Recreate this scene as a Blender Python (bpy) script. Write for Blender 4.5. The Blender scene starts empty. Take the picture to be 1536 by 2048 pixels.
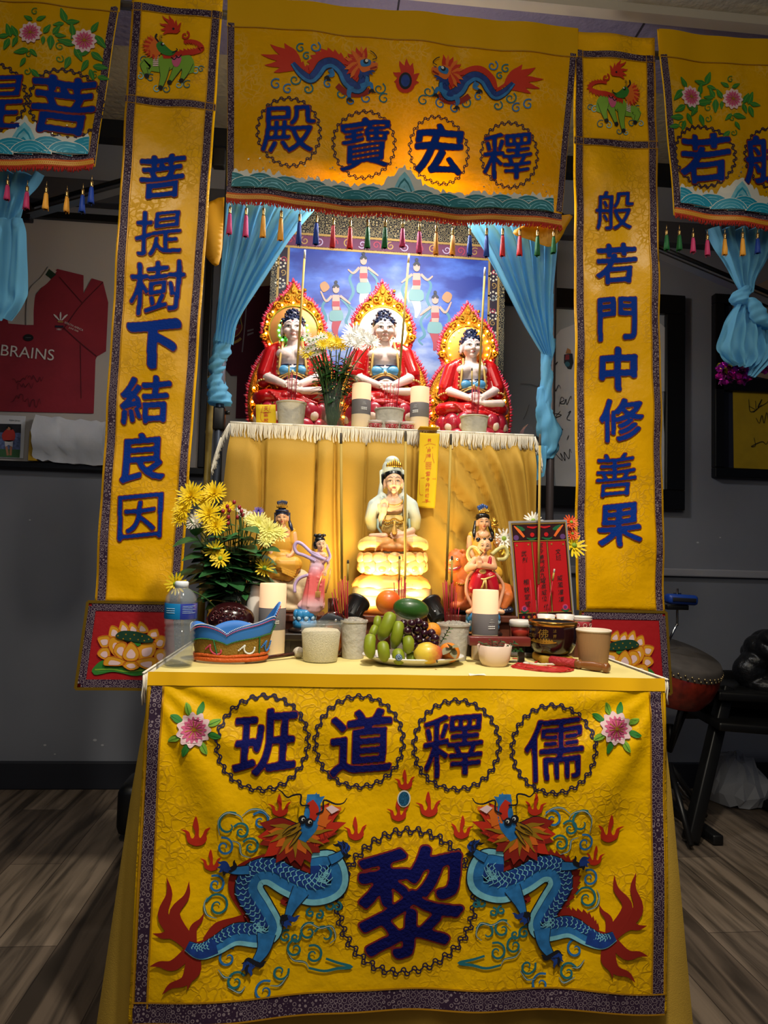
import bpy, bmesh, math, random
import numpy as np
from math import sin, cos, pi, radians, sqrt, atan2
from mathutils import Vector, Matrix, Euler
from mathutils.geometry import tessellate_polygon
from mathutils.bvhtree import BVHTree
random.seed(7)
SC = bpy.context.scene
COL = SC.collection
# ------------------------------------------------------------------ camera
CAMLOC = Vector((0, 0, 1.0)); FPX = 1420.0
CAMROT = Matrix.Rotation(radians(-5.1), 3, 'Z') @ Matrix.Rotation(radians(90 + 3.4), 3, 'X') @ Matrix.Rotation(radians(1.6), 3, 'Z')
cd = bpy.data.cameras.new('camera'); cam = bpy.data.objects.new('camera', cd); COL.objects.link(cam)
cam.matrix_world = Matrix.Translation(CAMLOC) @ CAMROT.to_4x4()
cd.sensor_fit = 'HORIZONTAL'; cd.sensor_width = 36; cd.lens = 36 * FPX / 1536; cd.clip_start = .05
SC.camera = cam
SC.view_settings.view_transform = 'Standard'; SC.view_settings.look = 'None'
SC.view_settings.gamma = 1; SC.view_settings.exposure = 0.0; SC.view_settings.use_curve_mapping = False
SC.cycles.use_denoising = True
SC.cycles.max_bounces = 8; SC.cycles.diffuse_bounces = 3; SC.cycles.glossy_bounces = 3
SC.cycles.transmission_bounces = 6; SC.cycles.transparent_max_bounces = 8
SC.cycles.sample_clamp_indirect = 4.0
SC.cycles.caustics_reflective = False; SC.cycles.caustics_refractive = False
# ------------------------------------------------------------------ world and lamps
w = bpy.data.worlds.new('room_ambience'); SC.world = w; w.use_nodes = True
w.node_tree.nodes['Background'].inputs[0].default_value = (.62, .72, 1, 1)
w.node_tree.nodes['Background'].inputs[1].default_value = .036
def lamp(name, kind, loc, target, energy, color=(1, 1, 1), size=.1, size_y=None, angle=None, blend=.6):
 l = bpy.data.lights.new(name, kind); o = bpy.data.objects.new(name, l); COL.objects.link(o)
 o.location = loc
 o.rotation_euler = (Vector(target) - Vector(loc)).to_track_quat('-Z', 'Y').to_euler()
 l.energy = energy; l.color = color
 if kind == 'AREA':
  l.size = size
  if size_y: l.shape = 'RECTANGLE'; l.size_y = size_y
 else:
  l.shadow_soft_size = size
 if kind == 'SPOT': l.spot_size = radians(angle); l.spot_blend = blend
 return o
# ceiling downlights of the room, in front of the altar
lamp('ceiling_downlight', 'SPOT', (.32, .66, 2.64), (.25, 1.42, .45), 205, (1, .92, .76), .07, angle=82, blend=1)
lamp('ceiling_downlight.001', 'SPOT', (-.75, 1.0, 2.62), (-.5, 2.03, 1.18), 38, (1, .9, .72), .05, angle=66, blend=1)
lamp('ceiling_downlight.002', 'SPOT', (1.15, 1.0, 2.62), (.9, 2.03, 1.15), 33, (1, .9, .72), .05, angle=66, blend=1)
# white work light hidden behind the middle valance
lamp('canopy_work_light', 'POINT', (.27, 2.08, 2.11), (.2, 2.34, 1.6), 9, (.95, .97, 1), .05)
lamp('canopy_work_light.002', 'AREA', (.2, 2.065, 2.17), (.2, 2.36, 1.62), 5.5, (.93, .96, 1), .7, .08)
lamp('canopy_work_light.001', 'AREA', (.2, 2.045, 2.1), (.2, 1.86, .75), 2.6, (1, .93, .8), .5, .05)
# unseen soft fill behind the camera, the warm one added to brighten upper cloths
lamp('room_fill', 'AREA', (-1.6, -1.6, 2.55), (-.3, 3, .9), 4, (.82, .88, 1), 1.2)
lamp('room_fill.001', 'AREA', (.1, -.3, 2.3), (.2, 2, 2.0), 13, (1, .92, .76), .9)
# ------------------------------------------------------------------ helpers
def at(px, py, Y):
 d = CAMROT @ Vector(((px - 768) / FPX, -(py - 1024) / FPX, -1)); t = (Y - CAMLOC.y) / d.y
 return CAMLOC + d * t
def atz(px, py, z):
 d = CAMROT @ Vector(((px - 768) / FPX, -(py - 1024) / FPX, -1)); t = (z - CAMLOC.z) / d.z
 return CAMLOC + d * t
def lin(c):
 return c / 12.92 if c <= .04045 else ((c + .055) / 1.055) ** 2.4
def rgb(h):
 if not isinstance(h, str): return tuple(h)
 h = h.lstrip('#'); return tuple(lin(int(h[i:i + 2], 16) / 255) for i in (0, 2, 4))
MATS = {}
def mat(name, col, rough=.5, metal=0, emit=0, ecol=None, var=0, vscale=20, bump=0, bscale=60, trans=0, transl=0, sheen=0, alpha=1, coat=0, ior=1.45, sss=0, spec=.5):
 if name in MATS: return MATS[name]
 m = bpy.data.materials.new(name); m.use_nodes = True; MATS[name] = m
 nt = m.node_tree; N = nt.nodes; L = nt.links; b = N['Principled BSDF']
 c = rgb(col) + (1,)
 b.inputs['Base Color'].default_value = c; b.inputs['Roughness'].default_value = rough
 b.inputs['Metallic'].default_value = metal; b.inputs['IOR'].default_value = ior
 b.inputs['Specular IOR Level'].default_value = spec
 if sss:
  b.inputs['Subsurface Weight'].default_value = sss; b.inputs['Subsurface Radius'].default_value = (.01, .006, .003); b.inputs['Subsurface Scale'].default_value = 1
 if trans: b.inputs['Transmission Weight'].default_value = trans
 if coat: b.inputs['Coat Weight'].default_value = coat; b.inputs['Coat Roughness'].default_value = .12
 if sheen: b.inputs['Sheen Weight'].default_value = sheen
 if alpha < 1: b.inputs['Alpha'].default_value = alpha
 if emit:
  b.inputs['Emission Color'].default_value = (rgb(ecol) if ecol else rgb(col)) + (1,); b.inputs['Emission Strength'].default_value = emit
 tc = N.new('ShaderNodeTexCoord')
 if var:
  n = N.new('ShaderNodeTexNoise'); n.inputs['Scale'].default_value = vscale; n.inputs['Detail'].default_value = 4
  L.new(tc.outputs['Object'], n.inputs['Vector'])
  h = N.new('ShaderNodeHueSaturation'); h.inputs['Color'].default_value = c
  mr = N.new('ShaderNodeMapRange'); mr.inputs['From Min'].default_value = .3; mr.inputs['From Max'].default_value = .7
  mr.inputs['To Min'].default_value = 1 - var; mr.inputs['To Max'].default_value = 1 + var
  L.new(n.outputs['Fac'], mr.inputs['Value']); L.new(mr.outputs[0], h.inputs['Value']); L.new(h.outputs[0], b.inputs['Base Color'])
 if bump:
  n2 = N.new('ShaderNodeTexNoise'); n2.inputs['Scale'].default_value = bscale; n2.inputs['Detail'].default_value = 5
  L.new(tc.outputs['Object'], n2.inputs['Vector'])
  bp = N.new('ShaderNodeBump'); bp.inputs['Strength'].default_value = bump; bp.inputs['Distance'].default_value = .01
  L.new(n2.outputs['Fac'], bp.inputs['Height']); L.new(bp.outputs[0], b.inputs['Normal'])
 if transl:
  t = N.new('ShaderNodeBsdfTranslucent'); t.inputs['Color'].default_value = c
  mx = N.new('ShaderNodeMixShader'); mx.inputs[0].default_value = transl
  out = N['Material Output']
  L.new(b.outputs[0], mx.inputs[1]); L.new(t.outputs[0], mx.inputs[2]); L.new(mx.outputs[0], out.inputs[0])
  if b.inputs['Base Color'].is_linked: L.new(b.inputs['Base Color'].links[0].from_socket, t.inputs['Color'])
 return m
def damask(name, c1, c2, rough=.36, transl=0, vein=.5, cscale=7):
 """yellow silk with woven cloud-and-dragon figures: figures differ in sheen and a little in colour"""
 m = mat(name, c1, rough, transl=transl, spec=.35)
 nt = m.node_tree; N = nt.nodes; L = nt.links; b = N['Principled BSDF']
 tc = N.new('ShaderNodeTexCoord')
 n = N.new('ShaderNodeTexNoise'); n.inputs['Scale'].default_value = 26; n.inputs['Detail'].default_value = 2; L.new(tc.outputs['Object'], n.inputs['Vector'])
 ad = N.new('ShaderNodeVectorMath'); ad.operation = 'MULTIPLY_ADD'; ad.inputs[1].default_value = (.05, .05, .05)
 L.new(n.outputs['Color'], ad.inputs[0]); L.new(tc.outputs['Object'], ad.inputs[2])
 v = N.new('ShaderNodeTexVoronoi'); v.feature = 'DISTANCE_TO_EDGE'; v.inputs['Scale'].default_value = 55; L.new(ad.outputs[0], v.inputs['Vector'])
 r = N.new('ShaderNodeMapRange'); r.inputs['From Min'].default_value = .05; r.inputs['From Max'].default_value = .13; r.inputs['To Min'].default_value = 1; r.inputs['To Max'].default_value = 0
 L.new(v.outputs['Distance'], r.inputs['Value'])
 n2 = N.new('ShaderNodeTexNoise'); n2.inputs['Scale'].default_value = cscale; n2.inputs['Detail'].default_value = 1; L.new(tc.outputs['Object'], n2.inputs['Vector'])
 r2 = N.new('ShaderNodeMapRange'); r2.inputs['From Min'].default_value = .47; r2.inputs['From Max'].default_value = .6; L.new(n2.outputs['Fac'], r2.inputs['Value'])
 mu = N.new('ShaderNodeMath'); mu.operation = 'MULTIPLY'; L.new(r.outputs[0], mu.inputs[0]); L.new(r2.outputs[0], mu.inputs[1])
 mv = N.new('ShaderNodeMath'); mv.operation = 'MULTIPLY'; L.new(mu.outputs[0], mv.inputs[0]); mv.inputs[1].default_value = vein
 mx = N.new('ShaderNodeMix'); mx.data_type = 'RGBA'; L.new(mv.outputs[0], mx.inputs[0])
 mx.inputs[6].default_value = rgb(c1) + (1,); mx.inputs[7].default_value = rgb(c2) + (1,)
 L.new(mx.outputs[2], b.inputs['Base Color'])
 rr = N.new('ShaderNodeMapRange'); L.new(mu.outputs[0], rr.inputs['Value']); rr.inputs['To Min'].default_value = rough; rr.inputs['To Max'].default_value = rough + .25
 L.new(rr.outputs[0], b.inputs['Roughness'])
 n3 = N.new('ShaderNodeTexNoise'); n3.inputs['Scale'].default_value = 12; n3.inputs['Detail'].default_value = 6; L.new(tc.outputs['Object'], n3.inputs['Vector'])
 sm = N.new('ShaderNodeMath'); sm.operation = 'MULTIPLY_ADD'; L.new(mu.outputs[0], sm.inputs[0]); sm.inputs[1].default_value = .06; L.new(n3.outputs['Fac'], sm.inputs[2])
 bp = N.new('ShaderNodeBump'); bp.inputs['Strength'].default_value = .35; bp.inputs['Distance'].default_value = .02; L.new(sm.outputs[0], bp.inputs['Height'])
 L.new(bp.outputs[0], b.inputs['Normal'])
 return m
def brocade(name, base, line, scale=62, rough=.75):
 """dark woven border with small pale scroll rings"""
 m = mat(name, base, rough)
 nt = m.node_tree; N = nt.nodes; L = nt.links; b = N['Principled BSDF']
 tc = N.new('ShaderNodeTexCoord')
 v = N.new('ShaderNodeTexVoronoi'); v.inputs['Scale'].default_value = scale; v.inputs['Randomness'].default_value = .45; L.new(tc.outputs['Object'], v.inputs['Vector'])
 s = N.new('ShaderNodeMath'); s.operation = 'SINE'; mu = N.new('ShaderNodeMath'); mu.operation = 'MULTIPLY'; mu.inputs[1].default_value = 17
 L.new(v.outputs['Distance'], mu.inputs[0]); L.new(mu.outputs[0], s.inputs[0])
 r = N.new('ShaderNodeMapRange'); r.inputs['From Min'].default_value = .55; r.inputs['From Max'].default_value = .9; L.new(s.outputs[0], r.inputs['Value'])
 mx = N.new('ShaderNodeMix'); mx.data_type = 'RGBA'; L.new(r.outputs[0], mx.inputs[0])
 mx.inputs[6].default_value = rgb(base) + (1,); mx.inputs[7].default_value = rgb(line) + (1,)
 L.new(mx.outputs[2], b.inputs['Base Color'])
 return m
def grad(name, c1, c2, z0, z1, rough=.45):
 m = mat(name, c1, rough); nt = m.node_tree; N = nt.nodes; L = nt.links; b = N['Principled BSDF']
 tc = N.new('ShaderNodeTexCoord'); s = N.new('ShaderNodeSeparateXYZ'); L.new(tc.outputs['Object'], s.inputs[0])
 r = N.new('ShaderNodeMapRange'); r.inputs['From Min'].default_value = z0; r.inputs['From Max'].default_value = z1; L.new(s.outputs['Z'], r.inputs['Value'])
 x = N.new('ShaderNodeMix'); x.data_type = 'RGBA'; L.new(r.outputs[0], x.inputs[0]); x.inputs[6].default_value = rgb(c1) + (1,); x.inputs[7].default_value = rgb(c2) + (1,); L.new(x.outputs[2], b.inputs['Base Color']); return m
def root_off(p):
 v = Vector((0, 0, 0))
 while p is not None: v += p.location; p = p.parent
 return v
class MB:
 def __init__(s): s.v = []; s.f = []; s.m = []; s.flat = set()
 def add(s, vs, fs, m=0):
  o = len(s.v); s.v += [tuple(x) for x in vs]; s.f += [tuple(i + o for i in f) for f in fs]; s.m += [m] * len(fs)
  return s
 def box(s, c, d, rot=None, m=0, bev=0):
  x, y, z = d[0] / 2, d[1] / 2, d[2] / 2
  if bev:
   bm = bmesh.new(); bmesh.ops.create_cube(bm, size=1)
   for q in bm.verts: q.co = Vector((q.co.x * d[0], q.co.y * d[1], q.co.z * d[2]))
   bmesh.ops.bevel(bm, geom=bm.edges[:], offset=bev, segments=2, affect='EDGES', profile=.5)
   bm.verts.index_update(); vs = [q.co.copy() for q in bm.verts]; fs = [[q.index for q in f.verts] for f in bm.faces]; bm.free()
  else:
   vs = [Vector((a * x, b * y, e * z)) for e in (-1, 1) for b in (-1, 1) for a in (-1, 1)]
   fs = [(0, 2, 3, 1), (4, 5, 7, 6), (0, 1, 5, 4), (2, 6, 7, 3), (0, 4, 6, 2), (1, 3, 7, 5)]
  R = Euler(rot).to_matrix() if rot is not None and not isinstance(rot, Matrix) else (rot or Matrix.Identity(3))
  return s.add([R @ q + Vector(c) for q in vs], fs, m)
 def tube(s, pts, r, n=8, m=0, cap=True, flat=1.0, updir=None):
  pts = [Vector(p) for p in pts]; k = len(pts)
  rs = r if isinstance(r, (list, tuple)) else [r] * k
  vs = []; fs = []; prev = None
  for i, p in enumerate(pts):
   t = (pts[min(i + 1, k - 1)] - pts[max(i - 1, 0)])
   t = t.normalized() if t.length > 1e-9 else Vector((0, 0, 1))
   if prev is None:
    u = Vector(updir) if updir else (Vector((0, 1, 0)) if abs(t.y) < .9 else Vector((1, 0, 0)))
   else: u = prev
   u = (u - t * u.dot(t)); u = u.normalized() if u.length > 1e-6 else t.orthogonal().normalized()
   prev = u; w2 = t.cross(u)
   for j in range(n):
    a = 2 * pi * j / n; vs.append(p + w2 * (cos(a) * rs[i]) + u * (sin(a) * rs[i] * flat))
  for i in range(k - 1):
   for j in range(n):
    fs.append((i * n + j, i * n + (j + 1) % n, (i + 1) * n + (j + 1) % n, (i + 1) * n + j))
  if cap: fs.append(tuple(range(n - 1, -1, -1))); fs.append(tuple((k - 1) * n + j for j in range(n)))
  return s.add(vs, fs, m)
 def lathe(s, prof, c=(0, 0, 0), n=24, m=0, R=None, sx=1, sy=1, fn=None, ms=None):
  vs = []; fs = []; k = len(prof); c = Vector(c)
  for (r, z) in prof:
   for j in range(n):
    a = 2 * pi * j / n; rr = r * (fn(a, z) if fn else 1)
    q = Vector((cos(a) * rr * sx, sin(a) * rr * sy, z))
    vs.append((R @ q if R else q) + c)
  for i in range(k - 1):
   for j in range(n):
    fs.append((i * n + j, i * n + (j + 1) % n, (i + 1) * n + (j + 1) % n, (i + 1) * n + j))
  o = len(s.f); s.add(vs, fs, m)
  if ms:
   for i in range(k - 1):
    for j in range(n): s.m[o + i * n + j] = ms[i]
  return s
 def ell(s, c, r, nu=16, nv=10, rot=None, m=0):
  if not isinstance(r, (tuple, list)): r = (r, r, r)
  R = Euler(rot).to_matrix() if rot else Matrix.Identity(3)
  vs = []; fs = []; c = Vector(c)
  vs.append(c + R @ Vector((0, 0, -r[2])))
  for i in range(1, nv):
   ph = -pi / 2 + pi * i / nv
   for j in range(nu):
    a = 2 * pi * j / nu; vs.append(c + R @ Vector((r[0] * cos(ph) * cos(a), r[1] * cos(ph) * sin(a), r[2] * sin(ph))))
  vs.append(c + R @ Vector((0, 0, r[2])))
  for j in range(nu): fs.append((0, 1 + (j + 1) % nu, 1 + j))
  for i in range(nv - 2):
   for j in range(nu):
    a = 1 + i * nu; fs.append((a + j, a + (j + 1) % nu, a + nu + (j + 1) % nu, a + nu + j))
  a = 1 + (nv - 2) * nu; t = len(vs) - 1
  for j in range(nu): fs.append((a + j, a + (j + 1) % nu, t))
  return s.add(vs, fs, m)
 def cap(s, p0, p1, r0, r1, n=10, m=0):
  """tapered capsule"""
  p0 = Vector(p0); p1 = Vector(p1); d = p1 - p0
  dn = d.normalized() if d.length > 1e-9 else Vector((0, 0, 1)); pts = []; rs = []
  for a in (-.98, -.8, -.45): pts.append(p0 + dn * (r0 * a)); rs.append(r0 * sqrt(1 - a * a))
  pts += [p0, p1]; rs += [r0, r1]
  for a in (.45, .8, .98): pts.append(p1 + dn * (r1 * a)); rs.append(r1 * sqrt(1 - a * a))
  return s.tube(pts, rs, n, m)
 def build(s, name, mats, parent=None, smooth=True, solid=0, autos=None):
  off = root_off(parent)
  me = bpy.data.meshes.new(name)
  me.from_pydata([(x - off.x, y - off.y, z - off.z) for x, y, z in s.v], [], s.f)
  if not isinstance(mats, (list, tuple)): mats = [mats]
  for q in mats: me.materials.append(q)
  if len(mats) > 1: me.polygons.foreach_set('material_index', s.m)
  if smooth: me.polygons.foreach_set('use_smooth', [True] * len(me.polygons))
  me.update()
  if autos is not None: me.set_sharp_from_angle(angle=radians(autos))
  o = bpy.data.objects.new(name, me); COL.objects.link(o)
  if parent is not None: o.parent = parent
  if solid:
   md = o.modifiers.new('thickness', 'SOLIDIFY'); md.thickness = abs(solid); md.offset = 1 if solid > 0 else -1
  return o
def tag(o, label=None, cat=None, group=None, kind=None):
 if label: o['label'] = label
 if cat: o['category'] = cat
 if group: o['group'] = group
 if kind: o['kind'] = kind
 return o
def thing(name, loc, label, cat, group=None):
 o = bpy.data.objects.new(name, None); COL.objects.link(o); o.location = loc; o.empty_display_size = .05
 return tag(o, label, cat, group)
def struct(name, mb, m, smooth=False, parent=None):
 o = mb.build(name, m, parent, smooth=smooth); o['kind'] = 'structure'; return o
def copy_tree(o, parent=None):
 c = o.copy(); COL.objects.link(c)
 if parent is not None: c.parent = parent
 for ch in [x for x in o.children]: copy_tree(ch, c)
 return c
def cr(pts, n=8, closed=False):
 """Catmull-Rom through the points"""
 P = [Vector(p) for p in pts]; k = len(P); out = []
 if k < 3 and not closed:
  return [P[0].lerp(P[1], i / n) for i in range(n + 1)]
 seg = k if closed else k - 1
 for i in range(seg):
  if closed: a, b, c, d = P[(i - 1) % k], P[i], P[(i + 1) % k], P[(i + 2) % k]
  else:
   b, c = P[i], P[i + 1]; a = P[i - 1] if i else b * 2 - c; d = P[i + 2] if i + 2 < k else c * 2 - b
  for j in range(n):
   t = j / n
   out.append(.5 * ((2 * b) + (c - a) * t + (2 * a - 5 * b + 4 * c - d) * t * t + (3 * b - a - 3 * c + d) * t ** 3))
 if not closed: out.append(P[-1])
 return out
def lerpw(ws, n):
 """resample a list of widths to n values"""
 if not isinstance(ws, (list, tuple)): return [ws] * n
 k = len(ws) - 1; r = []
 for i in range(n):
  t = i / (n - 1) * k; j = min(int(t), k - 1); r.append(ws[j] + (ws[j + 1] - ws[j]) * (t - j))
 return r
# --- shapes stitched onto a hanging cloth: S(x, z) -> y of the cloth's front face
class Stitch:
 def __init__(s, S, lift=.0025): s.S = S; s.lift = lift; s.mb = MB()
 def P(s, x, z, l): return (x, s.S(x, z) - s.lift - l * .0006, z)
 def ribbon(s, pts, w, m=0, l=0, n=6, closed=False, off=0, spike=None):
  q = cr([Vector((p[0], p[1], 0)) for p in pts], n, closed); k = len(q)
  if closed: q.append(q[0].copy()); k += 1
  ws = lerpw(w, k); of = lerpw(off, k); vs = []; fs = []
  for i in range(k):
   t = q[min(i + 1, k - 1)] - q[max(i - 1, 0)]
   if closed and i in (0, k - 1): t = q[1] - q[k - 2]
   t = t.normalized() if t.length > 1e-9 else Vector((1, 0, 0)); nn = Vector((-t.y, t.x, 0))
   a = q[i] + nn * (of[i] + ws[i] / 2); b = q[i] + nn * (of[i] - ws[i] / 2)
   if spike and i % 2: a = a + nn * spike - t * abs(spike) * .8
   vs += [s.P(a.x, a.y, l), s.P(b.x, b.y, l)]
  for i in range(k - 1): fs.append((2 * i, 2 * i + 1, 2 * i + 3, 2 * i + 2))
  s.mb.add(vs, fs, m); return s
 def fill(s, pts, m=0, l=0, n=0, maxlen=.02):
  q = cr([Vector((p[0], p[1], 0)) for p in pts], n, True) if n else [Vector((p[0], p[1], 0)) for p in pts]
  tris = [tuple(t) for t in tessellate_polygon([q])]; V = [(p.x, p.y) for p in q]
  for _ in range(5):
   new = []; cache = {}; ch = False
   def mid(a, b):
    if (V[a][0] - V[b][0]) ** 2 + (V[a][1] - V[b][1]) ** 2 <= maxlen * maxlen: return None
    kk = (min(a, b), max(a, b))
    if kk not in cache: V.append(((V[a][0] + V[b][0]) / 2, (V[a][1] + V[b][1]) / 2)); cache[kk] = len(V) - 1
    return cache[kk]
   for a, b, c in tris:
    ab, bc, ca = mid(a, b), mid(b, c), mid(c, a); z = (ab is not None) + (bc is not None) + (ca is not None)
    if z == 0: new.append((a, b, c)); continue
    ch = True
    if z == 3: new += [(a, ab, ca), (ab, b, bc), (ca, bc, c), (ab, bc, ca)]
    elif z == 1:
     if ab is not None: new += [(a, ab, c), (ab, b, c)]
     elif bc is not None: new += [(a, b, bc), (a, bc, c)]
     else: new += [(a, b, ca), (ca, b, c)]
    else:
     if ab is None: new += [(c, ca, bc), (ca, a, b), (ca, b, bc)]
     elif bc is None: new += [(a, ab, ca), (ab, b, c), (ab, c, ca)]
     else: new += [(b, bc, ab), (ab, bc, c), (ab, c, a)]
   tris = new
   if not ch: break
  fs = []
  for a, b, c in tris:
   ar = (V[b][0] - V[a][0]) * (V[c][1] - V[a][1]) - (V[c][0] - V[a][0]) * (V[b][1] - V[a][1])
   fs.append((a, b, c) if ar > 0 else (a, c, b))
  s.mb.add([s.P(x, z, l) for x, z in V], fs, m); return s
 def spiral(s, c, r, a0, turns, w, m=0, l=0, sgn=1):
  pts = []
  for i in range(14):
   t = i / 13; a = a0 + sgn * turns * 2 * pi * t; rr = r * (1 - .85 * t)
   pts.append((c[0] + rr * cos(a), c[1] + rr * sin(a)))
  return s.ribbon(pts, [w, w * 1.1, w * .5], m, l, 2)
 def disc(s, c, r, m=0, l=0, n=18, ry=None):
  return s.fill([(c[0] + r * cos(2 * pi * i / n), c[1] + (ry or r) * sin(2 * pi * i / n)) for i in range(n)], m, l)
 def build(s, name, mats, parent, label=None):
  o = s.mb.build(name, mats, parent)
  if label: o['label'] = label
  return o
# --- written characters: font outline -> brush-thickened raster -> smooth contour mesh
GLY = {}
def glyph_tris(ch):
 cu = bpy.data.curves.new('lettering', 'FONT'); cu.body = ch; cu.size = 1; cu.resolution_u = 4
 o = bpy.data.objects.new('lettering', cu); COL.objects.link(o)
 dg = bpy.context.evaluated_depsgraph_get()
 me = o.evaluated_get(dg).to_mesh()
 me.calc_loop_triangles()
 V = np.array([tuple(v.co)[:2] for v in me.vertices]) if len(me.vertices) else np.zeros((0, 2)); T = [tuple(t.vertices) for t in me.loop_triangles]
 o.evaluated_get(dg).to_mesh_clear(); bpy.data.objects.remove(o); bpy.data.curves.remove(cu)
 return V, T
def glyph(ch, bold='auto', N=96, brush=True, wob=.012):
 key = (ch, bold, N, brush)
 if key in GLY: return GLY[key]
 V, T = glyph_tris(ch)
 lo, hi = V.min(0), V.max(0); c = (lo + hi) / 2; sc = max(hi - lo)
 U = (V - c) / sc
 if brush:   # hand-written slant
  rx, ry = U[:, 0].copy(), U[:, 1].copy()
  U[:, 1] = ry + .13 * rx + wob * np.sin(7 * rx + len(GLY)); U[:, 0] = rx * (1 + .05 * ry) + wob * np.sin(6 * ry + 2 * len(GLY))
 H = .66
 xs = (np.arange(N) + .5) / N * 2 * H - H; g = np.zeros((N, N))
 for a, b, d in T:
  A, B, D = U[a], U[b], U[d]
  mn = np.minimum(np.minimum(A, B), D); mxx = np.maximum(np.maximum(A, B), D)
  i0, i1 = np.searchsorted(xs, [mn[0] - .01, mxx[0] + .01]); j0, j1 = np.searchsorted(xs, [mn[1] - .01, mxx[1] + .01])
  if i1 <= i0 or j1 <= j0: continue
  X, Z = np.meshgrid(xs[i0:i1], xs[j0:j1])
  den = (B[0] - A[0]) * (D[1] - A[1]) - (D[0] - A[0]) * (B[1] - A[1])
  if abs(den) < 1e-12: continue
  w1 = ((X - A[0]) * (D[1] - A[1]) - (D[0] - A[0]) * (Z - A[1])) / den
  w2 = ((B[0] - A[0]) * (Z - A[1]) - (X - A[0]) * (B[1] - A[1])) / den
  e = .02; g[j0:j1, i0:i1] = np.maximum(g[j0:j1, i0:i1], ((w1 > -e) & (w2 > -e) & (w1 + w2 < 1 + e)) * 1.0)
 if bold == 'auto': bold = .046
 g0 = g
 while bold > .008:
  R = int(math.ceil(bold * 1.85 / (2 * H) * N)); out = np.zeros_like(g)
  for dx in range(-R, R + 1):
   for dz in range(-R, R + 1):
    x, z = dx * 2 * H / N, dz * 2 * H / N
    u, v_ = (x + z) / sqrt(2), (x - z) / sqrt(2)
    ok = (u / (bold * (.72 if brush else 1))) ** 2 + (v_ / (bold * (1.8 if brush else 1))) ** 2 <= 1
    if ok: out = np.maximum(out, np.roll(np.roll(g, dx, 1), dz, 0))
  g = out
  if not brush or g.mean() * (2 * H) ** 2 < .56: break
  bold *= .8; g = g0
 for _ in range(2):
  g = (g + np.roll(g, 1, 0) + np.roll(g, -1, 0)) / 3; g = (g + np.roll(g, 1, 1) + np.roll(g, -1, 1)) / 3
 def contour(g, thr):
  vid = {}; vs = []; fs = []
  def pt(i, j):
   k = (i, j)
   if k not in vid: vid[k] = len(vs); vs.append((xs[i], xs[j]))
   return vid[k]
  def ed(i, j, i2, j2):
   k = (i, j, i2, j2) if (i, j) < (i2, j2) else (i2, j2, i, j)
   if k not in vid:
    a, b = g[j, i], g[j2, i2]; t = (thr - a) / (b - a)
    vid[k] = len(vs); vs.append((xs[i] + (xs[i2] - xs[i]) * t, xs[j] + (xs[j2] - xs[j]) * t))
   return vid[k]
  ins = g > thr
  anyc = ins[:-1, :-1] | ins[1:, :-1] | ins[:-1, 1:] | ins[1:, 1:]
  for j, i in zip(*np.nonzero(anyc)):
   cs = [(i, j), (i + 1, j), (i + 1, j + 1), (i, j + 1)]; poly = []
   for q in range(4):
    p, r = cs[q], cs[(q + 1) % 4]
    a, b = ins[p[1], p[0]], ins[r[1], r[0]]
    if a: poly.append(pt(*p))
    if a != b: poly.append(ed(p[0], p[1], r[0], r[1]))
   if len(poly) > 2: fs.append(tuple(poly))
  return vs, fs
 GLY[key] = (contour(g, .5), contour(g, .16))
 return GLY[key]
def put_char(st, ch, c, size, m_fill=0, m_edge=1, bold='auto', N=96, edge=True, brush=True, rot=0, sx=1.0, l=1):
 (v1, f1), (v2, f2) = glyph(ch, bold, N, brush); ca, sa = cos(rot), sin(rot)
 T = lambda x, z: (c[0] + size * (x * sx * ca - z * sa), c[1] + size * (x * sx * sa + z * ca))
 if edge: st.mb.add([st.P(*T(x, z), l) for x, z in v2], f2, m_edge)
 st.mb.add([st.P(*T(x, z), l + (1 if edge else 0)) for x, z in v1], f1, m_fill)
def put_text(st, text, c, h, m=0, bold=0.0, N=40, gap=.75, l=1, rot=0):
 """a short line of latin lettering centred on c"""
 V = []; F = []; V0, T0 = glyph_tris(text)
 if not len(V0): return
 lo, hi = V0.min(0), V0.max(0); cc = (lo + hi) / 2; s = h / (hi[1] - lo[1]); ca, sa = cos(rot), sin(rot)
 U = [((p[0] - cc[0]) * s, (p[1] - cc[1]) * s) for p in V0]
 st.mb.add([st.P(c[0] + x * ca - z * sa, c[1] + x * sa + z * ca, l) for x, z in U], T0, m)
def sheet(name, tl, tr, bl, br, S, m, nu=40, nv=40, parent=None, thick=.0016, edge=None):
 mb = MB(); vs = []
 for j in range(nv + 1):
  b = j / nv
  for i in range(nu + 1):
   a = i / nu
   x = (tl[0] * (1 - a) + tr[0] * a) * (1 - b) + (bl[0] * (1 - a) + br[0] * a) * b
   z = (tl[1] * (1 - a) + tr[1] * a) * (1 - b) + (bl[1] * (1 - a) + br[1] * a) * b
   if edge: x, z = edge(a, b, x, z)
   vs.append((x, S(x, z), z))
 fs = [(j * (nu + 1) + i, (j + 1) * (nu + 1) + i, (j + 1) * (nu + 1) + i + 1, j * (nu + 1) + i + 1) for j in range(nv) for i in range(nu)]
 mb.add(vs, fs)
 o = mb.build(name, m, parent)
 md = o.modifiers.new('thickness', 'SOLIDIFY'); md.thickness = thick; md.offset = -1
 return o
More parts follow.
